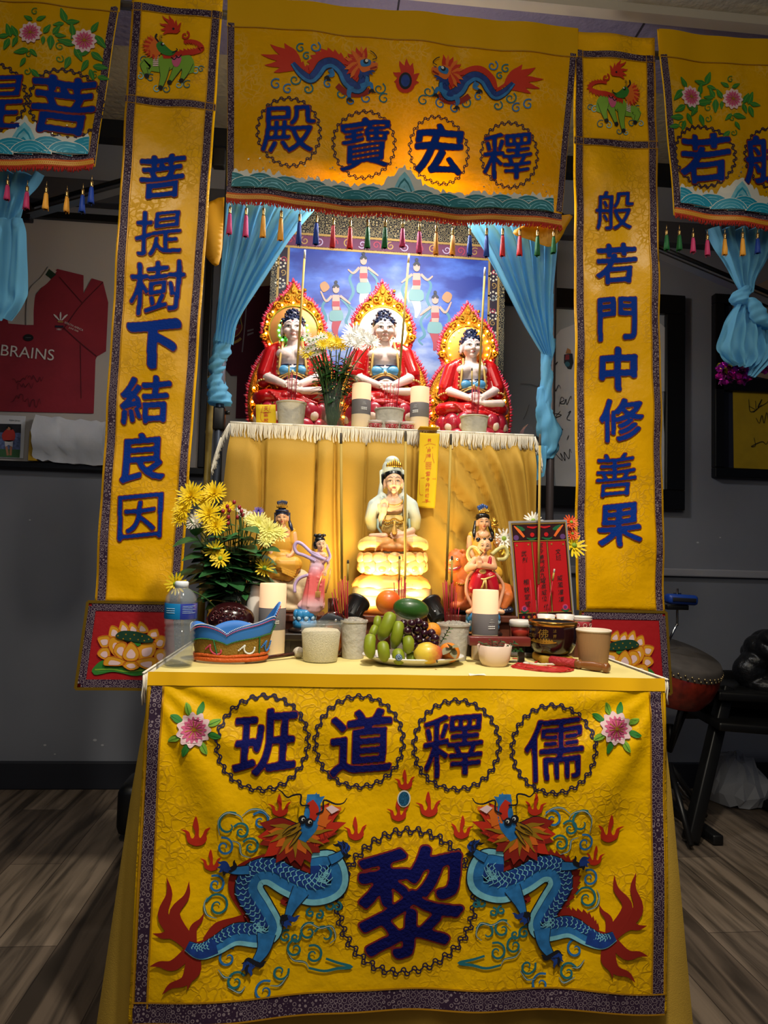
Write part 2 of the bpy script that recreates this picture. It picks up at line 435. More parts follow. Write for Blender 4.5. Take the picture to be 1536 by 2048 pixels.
# ------------------------------------------------------------------ the room
def wood_floor():
 m = mat('floor_vinyl', '#5a4c40', .55); nt = m.node_tree; N = nt.nodes; L = nt.links; b = N['Principled BSDF']
 tc = N.new('ShaderNodeTexCoord'); mp = N.new('ShaderNodeMapping'); mp.inputs['Rotation'].default_value = (0, 0, radians(90)); L.new(tc.outputs['Object'], mp.inputs[0])
 br = N.new('ShaderNodeTexBrick'); br.inputs['Scale'].default_value = 1; br.inputs['Brick Width'].default_value = .95; br.inputs['Row Height'].default_value = .155
 br.inputs['Mortar Size'].default_value = .0012; br.inputs['Color1'].default_value = (.07, .052, .04, 1); br.inputs['Color2'].default_value = (.19, .15, .115, 1); br.inputs['Mortar'].default_value = (.03, .02, .015, 1)
 L.new(mp.outputs[0], br.inputs[0])
 mp2 = N.new('ShaderNodeMapping'); mp2.inputs['Scale'].default_value = (1.1, 16, 1); L.new(mp.outputs[0], mp2.inputs[0])
 n = N.new('ShaderNodeTexNoise'); n.inputs['Scale'].default_value = 1.6; n.inputs['Detail'].default_value = 5; n.inputs['Distortion'].default_value = .8; L.new(mp2.outputs[0], n.inputs['Vector'])
 r = N.new('ShaderNodeValToRGB'); r.color_ramp.elements[0].position = .36; r.color_ramp.elements[0].color = (.22, .2, .18, 1); r.color_ramp.elements[1].position = .6; r.color_ramp.elements[1].color = (1.15, 1.1, 1.05, 1)
 L.new(n.outputs['Fac'], r.inputs[0])
 mx = N.new('ShaderNodeMix'); mx.data_type = 'RGBA'; mx.blend_type = 'MULTIPLY'; mx.inputs[0].default_value = .9; L.new(br.outputs['Color'], mx.inputs[6]); L.new(r.outputs[0], mx.inputs[7])
 L.new(mx.outputs[2], b.inputs['Base Color'])
 return m
YW = 3.1
struct('floor', MB().box((0, 1.2, -.05), (9, 6.2, .1)), wood_floor())
M_wall = mat('wall_paint', '#7b7e88', .7, var=.06, vscale=3)
struct('wall_back', MB().box((0, YW + .06, 1.42), (9, .12, 2.84)), M_wall)
def ceil_mat(name, col):
 m = mat(name, col, .9, bump=.6, bscale=45); return m
struct('ceiling', MB().box((0, 1.2, 2.88), (9, 6.2, .1)), ceil_mat('ceiling_tile', '#a39a86'))
struct('trim_1', MB().box((0, 2.37, 2.825), (9, .35, .03)), ceil_mat('ceiling_tile_grey', '#77708a'))
struct('trim_2', MB().box((0, 2.172, 2.82), (9, .044, .04)), mat('ceiling_bar', '#b5ab9a', .6))
struct('trim_7', MB().box((1.03, 2.37, 2.809), (.006, .35, .004)).box((.2, 2.37, 2.809), (.006, .35, .004)), mat('ceiling_seam', '#2a2530', .8))
struct('trim_3', MB().box((0, YW - .03, 2.79), (9, .06, .08)), mat('trim_black', '#0d0d10', .5))
struct('trim_4', MB().box((0, YW - .03, 2.51), (9, .06, .1), bev=.006), mat('trim_darkgrey', '#45464c', .5))
struct('trim_5', MB().box((2.6, YW - .012, .955), (3.8, .024, .035), bev=.005), mat('trim_grey', '#9a9aa2', .5))
struct('baseboard_back', MB().box((0, YW - .012, .055), (9, .024, .11), bev=.004), mat('skirting', '#20222a', .5))
# scuffs on the paint are part of the wall's own wear
sc = Stitch(lambda x, z: YW, .0015)
for px, py, r in [(90, 1490, 3), (190, 1480, 4), (205, 1490, 3), (110, 1508, 2), (45, 1700, 0), (1415, 1490, 3), (1395, 1085, 3), (60, 1040, 2), (1440, 1075, 2)]:
 if r:
  p = at(px, py, YW); sc.disc((p.x, p.z), r * .0021, 0, 0, 8, r * .0013)
tag(sc.mb.build('trim_6', mat('wall_scuff', '#b9bac0', .8)), kind='structure')
def XZ(Y, ox=0, oy=0, s=1.0):
 def f(zx, zy): p = at(ox + zx / s, oy + zy / s, Y); return (p.x, p.z)
 return f
# ------------------------------------------------------------------ framed shirts on the wall
M_black = mat('black_frame', '#08080a', .35)
M_mat = mat('mount_board', '#b3aca6', .8)
M_maroon = mat('shirt_red', '#8a2230', .8, var=.12, vscale=9, bump=.25, bscale=14)
M_white = mat('shirt_white', '#c8c6c4', .8, var=.06, vscale=8, bump=.2, bscale=10)
M_ink = mat('ink_black', '#141416', .6)
M_paper = mat('paper_white', '#d9dbe0', .7, bump=.35, bscale=9)
M_letter = mat('letter_white', '#d8d2cc', .7)
def frame(name, x0, x1, z0, z1, wd, board, label, bars=()):
 t = thing(name, ((x0 + x1) / 2, YW, z0), label, 'picture frame')
 mb = MB(); Y = YW - .02
 for a, b, c, d in [(x0, x1, z0, z0 + wd), (x0, x1, z1 - wd, z1), (x0, x0 + wd, z0 + wd, z1 - wd), (x1 - wd, x1, z0 + wd, z1 - wd)] + list(bars):
  mb.box(((a + b) / 2, Y, (c + d) / 2), (b - a, .036, d - c), bev=.004)
 mb.build('moulding', M_black, t, smooth=False)
 MB().box(((x0 + x1) / 2, YW - .008, (z0 + z1) / 2), (x1 - x0 - 2 * wd + .01, .012, z1 - z0 - 2 * wd + .01)).build('mount', board, t, smooth=False)
 return t
YS = YW - .0145
F = XZ(YS)
S0 = lambda x, z: YS
fz = lambda px, py: F(px, py)[1]
fl = frame('framed_shirt', -1.98, -.50, 1.315, 2.42, .03, M_mat, 'black frame on the wall left of the couplets, holding a red sponsored rugby shirt')
z4 = XZ(YS, 0, 480, 3.339)
st = Stitch(S0, .004)
body = [(-190, 430), (-180, 1140), (628, 1160), (640, 800), (650, 780), (710, 745), (725, 420), (690, 280), (615, 258), (560, 360), (560, 238), (385, 195), (240, 370), (185, 570), (60, 560), (10, 400), (-110, 380), (-180, 300)]
st.fill([z4(*p) for p in body], 0, 0)
st.build('shirt', [M_maroon], fl)
st = Stitch(S0, .0055)
st.ribbon([z4(*p) for p in [(355, 195), (300, 270), (225, 340), (205, 450), (203, 570)]], [.04, .036, .03, .03, .03], 0)
st.ribbon([z4(*p) for p in [(355, 215), (325, 250)]], [.038, .03], 1, 1)
st.build('collar', [mat('collar_cream', '#b8b0a6', .8), mat('collar_green', '#16301f', .8)], fl)
st = Stitch(S0, .006)
st.ribbon([z4(430, 590), z4(540, 690), z4(650, 780)], .004, 0); st.ribbon([z4(690, 285), z4(540, 440), z4(425, 600)], .004, 0)
st.ribbon([z4(400, 250), z4(550, 420)], .003, 0); st.ribbon([z4(540, 700), z4(545, 1060)], .003, 0)
st.build('seam', [mat('seam_red', '#54121d', .8)], fl)
st = Stitch(S0, .007); bx = z4(190, 755); put_text(st, 'BRAINS', bx, .047, 0, rot=-.05); st.build('lettering', [M_letter], fl)
st = Stitch(S0, .007)
for i, q in enumerate(['SOUTH AFRICA', 'JUNE 2008']): put_text(st, q, z4(498 - i * 3, 580 + i * 22), .0085, 0, rot=-.38)
for a in (-.75, 0, .75):   # three plumes
 c = z4(408 + a * 42, 505 + abs(a) * 12); st.ribbon([z4(408 + a * 10, 540), c, (c[0] + a * .012, c[1] + .013 - abs(a) * .006)], [.004, .008, .004], 0)
st.ribbon([z4(390, 548), z4(425, 550)], .006, 1); st.ribbon([z4(372, 580), z4(428, 582)], .009, 2); put_text(st, '1881', z4(398, 600), .008, 0)
st.build('crest', [M_letter, mat('crest_gold', '#a9884a', .5), mat('crest_navy', '#1d2033', .6)], fl)
st = Stitch(S0, .007); st.disc(z4(194, 655), .021, 0, 0, 20, .015); st.ribbon([z4(175, 655), z4(212, 655)], .003, 1, 1); st.build('badge', [M_ink, mat('badge_grey', '#55585a', .6)], fl)
def scribble(st, pts, w, m=0): st.ribbon(pts, [w * .6, w, w * .5], m, 1, 4)
st = Stitch(S0, .007); random.seed(3)
for cx, cy in [(90, 930), (190, 935), (120, 975), (75, 1060), (175, 1090)]:
 scribble(st, [z4(cx + i * 13 + random.uniform(-6, 6), cy + random.uniform(-30, 22) * (1 if i % 2 else -1)) for i in range(9)], .0022)
st.build('autograph', [mat('ink_faded', '#3a0f16', .8)], fl)
# player card in the mount
pc = MB()
a, b = z4(-60, 1168), z4(158, 1460)
pc.box(((a[0] + b[0]) / 2, YS - .004, (a[1] + b[1]) / 2), (b[0] - a[0], .003, a[1] - b[1])); pcard = pc.build('photo_card', [M_paper], fl, smooth=False)
st = Stitch(S0, .007)
st.fill([z4(*p) for p in [(-50, 1228), (146, 1232), (140, 1410), (-50, 1400)]], 0, 0); st.fill([z4(*p) for p in [(-50, 1395), (140, 1402), (136, 1455), (-50, 1448)]], 1, 1)
st.fill([z4(*p) for p in [(-50, 1228), (146, 1232), (145, 1290), (-50, 1285)]], 5, 1)
st.fill([z4(*p) for p in [(30, 1285), (60, 1262), (95, 1270), (108, 1310), (92, 1345), (35, 1345), (18, 1310)]], 2, 2, 3)
st.fill([z4(*p) for p in [(36, 1340), (92, 1340), (90, 1385), (62, 1370), (40, 1385)]], 3, 2)
st.ribbon([z4(48, 1380), z4(58, 1440)], .009, 4, 2); st.ribbon([z4(80, 1380), z4(76, 1440)], .009, 4, 2); st.disc(z4(64, 1258), .009, 4, 3, 12); st.ribbon([z4(52, 1262), z4(60, 1244), z4(82, 1256), z4(80, 1270)], .007, 6, 4)
put_text(st, 'Adam Jones', z4(103, 1208), .0085, 6, rot=-.03)
st.build('card_print', [mat('print_blue', '#5f6f9c', .6, var=.5, vscale=90), mat('print_green', '#3f6a44', .6), mat('print_red', '#b5372f', .6), mat('print_white', '#c9c9d0', .6), mat('print_skin', '#b07a5c', .6), mat('print_dark', '#23252e', .6), M_ink], pcard)
# centre frame with the maroon touring shirt
fc = frame('framed_shirt', -.46, .52, 1.16, 2.31, .03, M_mat, 'black frame behind the altar with a maroon shirt bearing a four-part shield')
z7 = XZ(YS, 440, 560, 6.826)
st = Stitch(S0, .004); st.fill([z7(*p) for p in [(-30, 300), (300, 110), (700, 80), (1600, 110), (1600, 1890), (215, 1890), (235, 1310), (150, 1310), (60, 1200), (-30, 900)]], 0, 0, 0, .1); st.build('shirt', [mat('shirt_maroon', '#4d1226', .85, var=.1, vscale=8)], fc)
st = Stitch(S0, .006)
st.fill([z7(*p) for p in [(-30, 400), (125, 430), (125, 610), (-30, 605)]], 1, 1); st.fill([z7(*p) for p in [(125, 430), (300, 445), (285, 520), (300, 612), (125, 610)]], 0, 1)
st.fill([z7(*p) for p in [(100, 612), (300, 612), (300, 680), (240, 760), (110, 815)]], 2, 1); st.fill([z7(*p) for p in [(-30, 605), (100, 612), (110, 815), (0, 760)]], 4, 1)
st.ribbon([z7(*p) for p in [(125, 425), (210, 450), (310, 440), (285, 530), (302, 660), (240, 760), (110, 820), (30, 780)]], .004, 3, 2, 6)
for a in (-1, 0, 1): st.ribbon([z7(190 + a * 8, 720), z7(190 + a * 28, 670 + abs(a) * 10), z7(190 + a * 52, 655 + abs(a) * 18)], [.003, .007, .003], 1, 2)
st.spiral(z7(205, 520), .02, .4, 1, .008, 1, 2); st.disc(z7(215, 525), .009, 1, 3, 10)
st.ribbon([z7(70, 870), z7(160, 870), z7(240, 840), z7(290, 800)], .011, 3, 1); st.ribbon([z7(100, 400), z7(150, 395), z7(185, 360), z7(225, 400)], .012, 3, 1)
st.build('crest', [mat('crest_blue', '#1c2440', .7), mat('crest_white', '#b9b4ad', .7), mat('crest_red', '#7c1f2c', .7), mat('crest_yellow', '#a8853a', .6), mat('crest_green', '#35655a', .7)], fc)
st = Stitch(S0, .006); st.ribbon([z7(365, 320), z7(340, 640), z7(305, 990)], .005, 0); st.fill([z7(*p) for p in [(320, 120), (365, 120), (365, 300), (320, 280)]], 1, 1); st.fill([z7(*p) for p in [(365, 215), (480, 220), (480, 240), (365, 235)]], 1, 1)
st.fill([z7(*p) for p in [(375, 690), (460, 670), (460, 690), (375, 715)]], 0, 1); st.fill([z7(*p) for p in [(375, 740), (460, 715), (460, 735), (375, 770)]], 0, 1)
st.build('stripe', [mat('stripe_grey', '#857a80', .7), mat('stripe_gold', '#8f7334', .6)], fc)
# white shirt frame on the right
x0, x1 = F(1075, 700)[0], F(1366, 700)[0]
fr = frame('framed_shirt', .62, x1, 1.235, 2.225, .09, mat('mount_grey', '#9ea2a6', .8), 'black frame behind the right couplet with a white autographed shirt')
z8 = XZ(YS, 1040, 680, 5.39); z9 = XZ(YS, 1080, 460, 3.2)
st = Stitch(S0, .004)
st.fill([z9(*p) for p in [(40, 760), (130, 640), (330, 560), (480, 620), (600, 590), (770, 600), (812, 640), (855, 1030), (780, 1035), (808, 1660), (100, 1660), (60, 1100)]], 0, 0, 0, .1)
st.build('shirt', [M_white], fr)
st = Stitch(S0, .006)
for pts in [[(95, 700), (60, 800), (30, 860)], [(0, 475), (110, 480), (190, 500), (225, 430)]]: st.ribbon([z8(*p) for p in pts], .003, 1)
for pts in [[(345, 300), (400, 240), (360, 300)], [(335, 560), (370, 520), (380, 555), (410, 490), (435, 525)], [(415, 720), (440, 620), (470, 650), (425, 680), (470, 690), (490, 640), (500, 700), (540, 610), (550, 640)], [(350, 790), (440, 810), (380, 840), (350, 860), (430, 770)], [(395, 970), (455, 965), (400, 1030)], [(380, 1230), (450, 1300), (430, 1220), (480, 1300), (470, 1210), (520, 1280), (530, 1180), (550, 1220)], [(510, 790), (540, 770), (500, 850), (540, 870)], [(500, 1080), (520, 1030)]]:
 st.ribbon([z8(*p) for p in pts], [.002, .0035, .002], 0, 1)
st.build('autograph', [M_ink, mat('seam_grey', '#77797c', .8)], fr)
st = Stitch(S0, .006); st.fill([z8(*p) for p in [(470, 160), (560, 150), (570, 250), (545, 320), (510, 315), (468, 250)]], 0, 1); st.fill([z8(*p) for p in [(485, 165), (525, 160), (525, 215), (480, 220)]], 1, 2); st.disc(z8(505, 265), .012, 2, 2, 10); st.fill([z8(*p) for p in [(485, 150), (505, 90), (540, 110), (545, 150)]], 3, 1)
st.build('crest', [mat('crest_dark', '#252c34', .7), mat('crest_red2', '#8a3038', .7), mat('crest_teal', '#3b6a78', .7), mat('crest_orange', '#a8764a', .7)], fr)
# far right frame, yellow shirt
xa = F(1425, 760)[0]
ff = frame('framed_shirt', xa, xa + .75, F(1430, 955)[1], F(1430, 590)[1], .045, mat('mount_navy', '#141a2c', .8), 'black frame at the right wall edge showing a signed yellow shirt on navy', [(xa, xa + .75, F(1430, 782)[1], F(1430, 755)[1])])
z10 = XZ(YS, 1340, 480, 3.79)
st = Stitch(S0, .004); st.fill([z10(*p) for p in [(472, 1145), (1000, 1180), (1000, 1790), (480, 1750)]], 0, 0, 0, .1); st.build('shirt', [mat('shirt_yellow', '#a88a12', .8, var=.08)], ff)
st = Stitch(S0, .006)
for pts in [[(590, 1210), (600, 1300), (640, 1290), (590, 1260)], [(640, 1220), (650, 1290), (690, 1210), (660, 1270), (720, 1240), (740, 1220)], [(645, 1350), (670, 1390), (690, 1330), (705, 1390), (725, 1310), (740, 1380)], [(630, 1500), (640, 1560), (610, 1565), (690, 1530), (720, 1550), (740, 1520)], [(625, 1310), (690, 1250)]]:
 st.ribbon([z10(*p) for p in pts], [.002, .0035, .002], 0, 1)
st.build('autograph', [M_ink], ff)
st = Stitch(S0, .004); st.fill([z10(*p) for p in [(470, 470), (560, 400), (620, 360), (743, 300), (900, 300), (900, 1090), (480, 1000)]], 0, 0, 0, .1); st.build('photo_print', [mat('print_beige', '#8c7a66', .8)], ff)
# roll of white paper propped on the left frame
t = thing('paper_wrap', tuple(at(135, 920, YW - .05)), 'crumpled white paper bundle resting on the lower edge of the red shirt frame', 'paper')
zz = XZ(YW - .08, 0, 480, 3.339)
random.seed(11)
mb = MB(); A, B = zz(225, 1165), zz(680, 1480)
n = 14
for side in (0, 1):
 pass
vs = []; fs = []
for j in range(9):
 for i in range(n + 1):
  x = A[0] + (B[0] - A[0]) * i / n; z = A[1] + (B[1] - A[1]) * j / 8
  vs.append((x + random.uniform(-.004, .004), YW - .055 - .035 * sin(pi * min(1, j / 8 * 1.1)) - random.uniform(0, .008), z + random.uniform(-.005, .005) - .015 * i / n))
o = len(vs); vs += [(x, YW - .037, z) for x, y, z in vs]
for j in range(8):
 for i in range(n):
  a = j * (n + 1) + i; fs += [(a, a + n + 1, a + n + 2, a + 1), (o + a, o + a + 1, o + a + n + 2, o + a + n + 1)]
ring = [i for i in range(n + 1)] + [j * (n + 1) + n for j in range(1, 9)] + [8 * (n + 1) + i for i in range(n - 1, -1, -1)] + [j * (n + 1) for j in range(7, 0, -1)]
for k in range(len(ring)): a, b = ring[k], ring[(k + 1) % len(ring)]; fs.append((a, b, b + o, a + o))
mb.add(vs, fs); mb.build('wrap', mat('wrap_paper', '#c9ccd4', .6, bump=.3, bscale=12), t, autos=50)
mb = MB(); a, b = zz(185, 1270), zz(232, 1470); mb.box(((a[0] + b[0]) / 2, YW - .05, (a[1] + b[1]) / 2), (b[0] - a[0], .02, a[1] - b[1])); mb.build('packet', mat('packet_yellow', '#b08a1a', .5), t, smooth=False)
# ------------------------------------------------------------------ altar cloths
M_silk = damask('silk_yellow', '#eeb800', '#b98800')
M_silkv = damask('silk_valance', '#ecb600', '#f2cf66', transl=.32, vein=.4)
M_silkb = damask('silk_banner', '#ecb000', '#b58400', vein=.45)
M_hem = mat('silk_hem', '#eeb400', .35, sheen=.2)
M_hemv = mat('silk_header', '#e6b200', .4, transl=.25, bump=.3, bscale=8)
M_bord = brocade('border_brocade', '#2b1230', '#8f7f86', 105)
M_bord2 = mat('border_edge', '#c08a1c', .4, metal=.3)
M_navy = mat('thread_blue', '#0c1158', .8, bump=.3, bscale=160, spec=.15)
M_navyb = mat('thread_royal', '#06338f', .8, bump=.3, bscale=160, spec=.15)
M_rede = mat('thread_red_edge', '#7d1c22', .6)
M_line = mat('thread_dark', '#241a3c', .6)
M_redf = mat('thread_red', '#c02a12', .6)
M_redd = mat('thread_deep_red', '#8d1c10', .6)
M_org = mat('thread_orange', '#d9691a', .6)
M_blue1 = mat('thread_blue_dark', '#173a86', .5, var=.3, vscale=60)
M_blue2 = mat('thread_blue_mid', '#2a74b4', .5, var=.25, vscale=60)
M_blue3 = mat('thread_blue_pale', '#7cc3d6', .5, var=.2, vscale=60)
M_teal = mat('thread_teal', '#1f6f7c', .6)
M_wht = mat('thread_white', '#dcdbd2', .6)
M_blk = mat('thread_black', '#11121c', .6)
M_gold = mat('thread_gold', '#c89a2c', .35, metal=.5)
M_pink = mat('thread_pink', '#cf5c84', .6)
M_pinkl = mat('thread_pale_pink', '#e6c3c6', .6)
M_pinkd = mat('thread_magenta', '#a82356', .6)
M_grn = mat('thread_green', '#2f7d2c', .6)
M_grnl = mat('thread_lime', '#7aa832', .6)
EMB = [M_redf, M_redd, M_org, M_blue1, M_blue2, M_blue3, M_teal, M_wht, M_blk, M_gold, M_pink, M_pinkl, M_pinkd, M_grn, M_grnl]
RED, DRED, ORG, B1, B2, B3, TEAL, WHT, BLK, GLD, PNK, PNKL, PNKD, GRN, LIME = range(15)
def chain_ring(st, c, r, n, w=.0022, ry=None):
 """ring of S-shaped cloud links"""
 ry = ry or r; R = 2 * pi * r / n * .56; h = r * .075
 shape = [(-1, .1), (-.8, .75), (-.35, .7), (-.15, .1), (.2, -.1), (.45, -.25), (.75, .1), (1, -.1), (.8, -.75), (.35, -.7), (.15, -.1), (-.2, .1), (-.45, .25), (-.75, -.1)]
 for k in range(n):
  a = 2 * pi * k / n; ca, sa = cos(a), sin(a)
  pts = []
  for t, q in shape:
   aa = a + t * R / r; rr = 1 + q * h / r
   pts.append((c[0] + r * rr * cos(aa), c[1] + ry * rr * sin(aa)))
  st.ribbon(pts, w, 0, 0, 2, True)
def flame3(st, f, c, s, m=RED, l=1, flip=1):
 """three-pronged flame, c in zoom pixels"""
 x, y = c; g = lambda a, b: f(x + a * s * flip, y + b * s)
 st.fill([g(*p) for p in [(-.1, .55), (-.45, .35), (-.55, 0), (-.62, -.25), (-.9, -.45), (-.4, -.3), (-.28, .05), (-.12, .1), (0, -.25), (-.15, -.7), (.05, -1.25), (.22, -.6), (.22, -.1), (.3, .08), (.45, -.1), (.62, -.45), (.95, -.6), (.7, -.2), (.72, .15), (.5, .45), (.15, .58)]], m, l, 3)
def ptail(st, f, base, tip, w, m, l, bend=.15):
 """tapered flame lock from base to tip"""
 (x0, y0), (x1, y1) = base, tip; dx, dy = x1 - x0, y1 - y0
 mid = ((x0 + x1) / 2 - dy * bend, (y0 + y1) / 2 + dx * bend)
 q1 = (x0 + dx * .78 - dy * bend * .2, y0 + dy * .78 + dx * bend * .2)
 st.ribbon([f(*base), f(*mid), f(*q1), f(*tip)], [w, w * .95, w * .5, .0006], m, l, 5)
def peony(st, c, r, leaf=True, l=1, leaves=None):
 for k, a in enumerate(leaves if leaves is not None else ([20, 75, 110, 150, 205, 250, 300, 345] if leaf else [])):
  a = radians(a); R = r * 1.75; w = r * .2
  p = lambda rr, o: (c[0] + rr * cos(a) - o * sin(a), c[1] + rr * sin(a) + o * cos(a))
  st.fill([p(r * .8, 0), p(r * 1.15, w), p(r * 1.5, w * .7), p(R, 0), p(r * 1.45, -w), p(r * 1.1, -w * .9)], GRN if k % 2 else LIME, l, 3)
  st.ribbon([p(r * .8, 0), p(R * .95, 0)], r * .03, GRN, l + 1)
 n = 11
 st.fill([(c[0] + r * (1 + .1 * cos(n * 2 * pi * i / 66)) * cos(2 * pi * i / 66), c[1] + r * (1 + .1 * cos(n * 2 * pi * i / 66)) * sin(2 * pi * i / 66)) for i in range(66)], PNKL, l + 2)
 st.fill([(c[0] + r * (.72 + .1 * cos(15 * 2 * pi * i / 90)) * cos(2 * pi * i / 90), c[1] + r * (.72 + .1 * cos(15 * 2 * pi * i / 90)) * sin(2 * pi * i / 90)) for i in range(90)], PNK, l + 3)
 for k in range(15):
  a = k * 2 * pi / 15; st.ribbon([(c[0] + r * .1 * cos(a), c[1] + r * .1 * sin(a)), (c[0] + r * .55 * cos(a), c[1] + r * .55 * sin(a))], r * .05, PNKD if k % 2 else GLD, l + 4, 2)
 st.disc(c, r * .11, GLD, l + 5, 10)
def cloud(st, f, curls, w, cols=(TEAL,), l=1):
 """curls: (x, y, r, start angle, turns, sign) in zoom pixels"""
 for k, (x, y, r, a0, tn, sg) in enumerate(curls):
  c = f(x, y); e = f(x + r, y); st.spiral(c, abs(e[0] - c[0]), radians(a0), tn, w, cols[k % len(cols)], l, sg)
def wave_scallops(st, x0, x1, zb, r, step, bodym=TEAL, l=1, seed=1):
 n = int(round((x1 - x0) / step)); step = (x1 - x0) / n
 for row in range(2):
  for k in range(n + (0 if row else 1)):
   cx = x0 + step * (k + (.5 if row else 0)); cz = zb(cx) - row * r * .3
   for q, (rr, m) in enumerate([(1, WHT), (.96, bodym), (.79, B3), (.75, bodym), (.58, B3), (.54, bodym), (.37, B3), (.33, bodym)]):
    R = r * rr; pts = []
    for i in range(13):
     a = pi * i / 12; px = min(max(cx + R * cos(a) * 1.25, x0), x1); pts.append((px, max(cz + R * sin(a), zb(px) - .002)))
    pts += [(min(max(cx - R * 1.25, x0), x1), zb(cx) - .002), (min(max(cx + R * 1.25, x0), x1), zb(cx) - .002)]
    st.fill(pts, m, l + row * 8 + q * .9, 0, .05)
def tassel(parent, x, y, ztop, zbot, m, seed=0):
 mb = MB(); rnd = random.Random(seed); h = ztop - zbot; zc = ztop - h * .36
 prof = [(.0005, zc + .004), (.0038, zc), (.0055, zc - h * .18), (.0074, zc - h * .42), (.0083, zbot + .003), (.006, zbot)]
 mb.lathe([(a * rnd.uniform(.9, 1.1), b) for a, b in prof], (x, y, 0), 14, fn=lambda a, z: 1 + .12 * sin(a * 7))
 for k in range(9):
  a = rnd.uniform(0, 6.28); mb.tube([(x + cos(a) * .0045, y + sin(a) * .0045, zc - .005), (x + cos(a) * .0078, y + sin(a) * .0078, zbot + .006), (x + cos(a) * .0085, y + sin(a) * .0085, zbot - rnd.uniform(0, .004))], .0009, 4)
 o = mb.build('tassel', m, parent); o['label'] = m.name.split('_')[1] + ' floss tassel with a gilt cap'
 cb = MB(); cb.lathe([(0, zc + h * .2), (.0042, zc + h * .19), (.0046, zc + h * .1), (.004, zc + .002), (.0047, zc - .002), (0, zc - .003)], (x, y, 0), 10)
 cb.tube([(x, y, zc + h * .18), (x, y, ztop + .004)], .0012, 5)
 cb.build('tassel_cap', mat('cap_gold', '#c8a66a', .25, metal=.9), o)
 return o
TCOL = {'p': mat('floss_pink', '#c2386e', .6), 'y': mat('floss_yellow', '#e9a63a', .6), 'b': mat('floss_blue', '#123c9a', .6), 'r': mat('floss_red', '#d0262a', .6), 'g': mat('floss_green', '#11612f', .6), 'o': mat('floss_orange', '#e89a35', .6)}
# ---- lower tablecloth (mustard) with white cord fringe
ZT = .752
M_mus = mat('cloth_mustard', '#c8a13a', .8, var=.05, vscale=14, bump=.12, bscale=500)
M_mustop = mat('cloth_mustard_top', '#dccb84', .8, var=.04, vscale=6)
M_cord = mat('fringe_cream', '#e6dfd0', .7)
def skirt(mb, x0, x1, y0, y1, ztop, zbot, flare_side, flare_front, amp, per, n=220, rows=26, hem=0, r=.02, front_in=True, yfront=None):
 """cloth hanging off a rectangular top: closed loop of pleats"""
 P = 2 * (x1 - x0) + 2 * (y1 - y0); vs = []; fs = []
 for j in range(rows + 1):
  t = j / rows; z0 = ztop + (zbot - ztop) * t
  for i in range(n):
   s_ = i / n * P
   if s_ < x1 - x0: x, y, nx, ny = x0 + s_, y0, 0, -1
   elif s_ < x1 - x0 + y1 - y0: x, y, nx, ny = x1, y0 + s_ - (x1 - x0), 1, 0
   elif s_ < 2 * (x1 - x0) + y1 - y0: x, y, nx, ny = x1 - (s_ - (x1 - x0) - (y1 - y0)), y1, 0, 1
   else: x, y, nx, ny = x0, y1 - (s_ - 2 * (x1 - x0) - (y1 - y0)), -1, 0
   fl = flare_side if nx else flare_front
   f = sin(s_ / per * 2 * pi + 1.3 * sin(s_ * 9)) * amp * min(1, t * 3)
   if ny == -1: f = (f - amp) * .8 if front_in else f
   d = fl * t + f
   zz_ = z0 + (hem * abs(sin(s_ / .045 * pi)) if j == rows else 0)
   vs.append((x + nx * d, y + ny * d, zz_))
 for j in range(rows):
  for i in range(n):
   fs.append((j * n + i, (j + 1) * n + i, (j + 1) * n + (i + 1) % n, j * n + (i + 1) % n))
 mb.add(vs, fs)
def cord_fringe(path, length, step, rnd, r=.0021, splay=.0):
 mb = MB(); path = [Vector(p) for p in path]; d = 0
 for a, b in zip(path[:-1], path[1:]):
  L_ = (b - a).length; k = max(1, int(L_ / step))
  for i in range(k):
   p = a.lerp(b, (i + .5) / k); ln = length * rnd.uniform(.85, 1.1); dx = rnd.uniform(-.003, .003)
   mb.tube([p, p + Vector((dx * .4 + .001, -.001, -ln * .35)), p + Vector((dx - .001, 0, -ln * .7)), p + Vector((dx * 1.3 + .001, .0, -ln))], [r * .8, r, r * .85, r * 1.1], 4)
  mb.tube([a, b], r * 1.2, 6)
 return mb
tc = thing('tablecloth', (.2, 1.74, 0), 'mustard yellow cloth draping the offering table to the floor', 'tablecloth')
X0, X1, Y0, Y1 = -.326, .728, 1.462, 1.985
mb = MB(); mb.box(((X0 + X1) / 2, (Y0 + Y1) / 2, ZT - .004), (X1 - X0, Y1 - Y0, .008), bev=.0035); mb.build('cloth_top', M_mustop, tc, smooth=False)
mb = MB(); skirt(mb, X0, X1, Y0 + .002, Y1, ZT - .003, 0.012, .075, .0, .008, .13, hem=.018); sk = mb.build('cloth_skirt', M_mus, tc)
rnd = random.Random(5)
fb = cord_fringe([(X0 - .006, Y1, ZT), (X0 - .013, Y0 - .004, ZT)], .06, .0045, rnd); fb2 = cord_fringe([(X1 + .014, Y0 - .004, ZT), (X1 + .006, Y1, ZT)], .05, .005, rnd)
fb.add(fb2.v, fb2.f); fb.build('fringe', M_cord, tc)
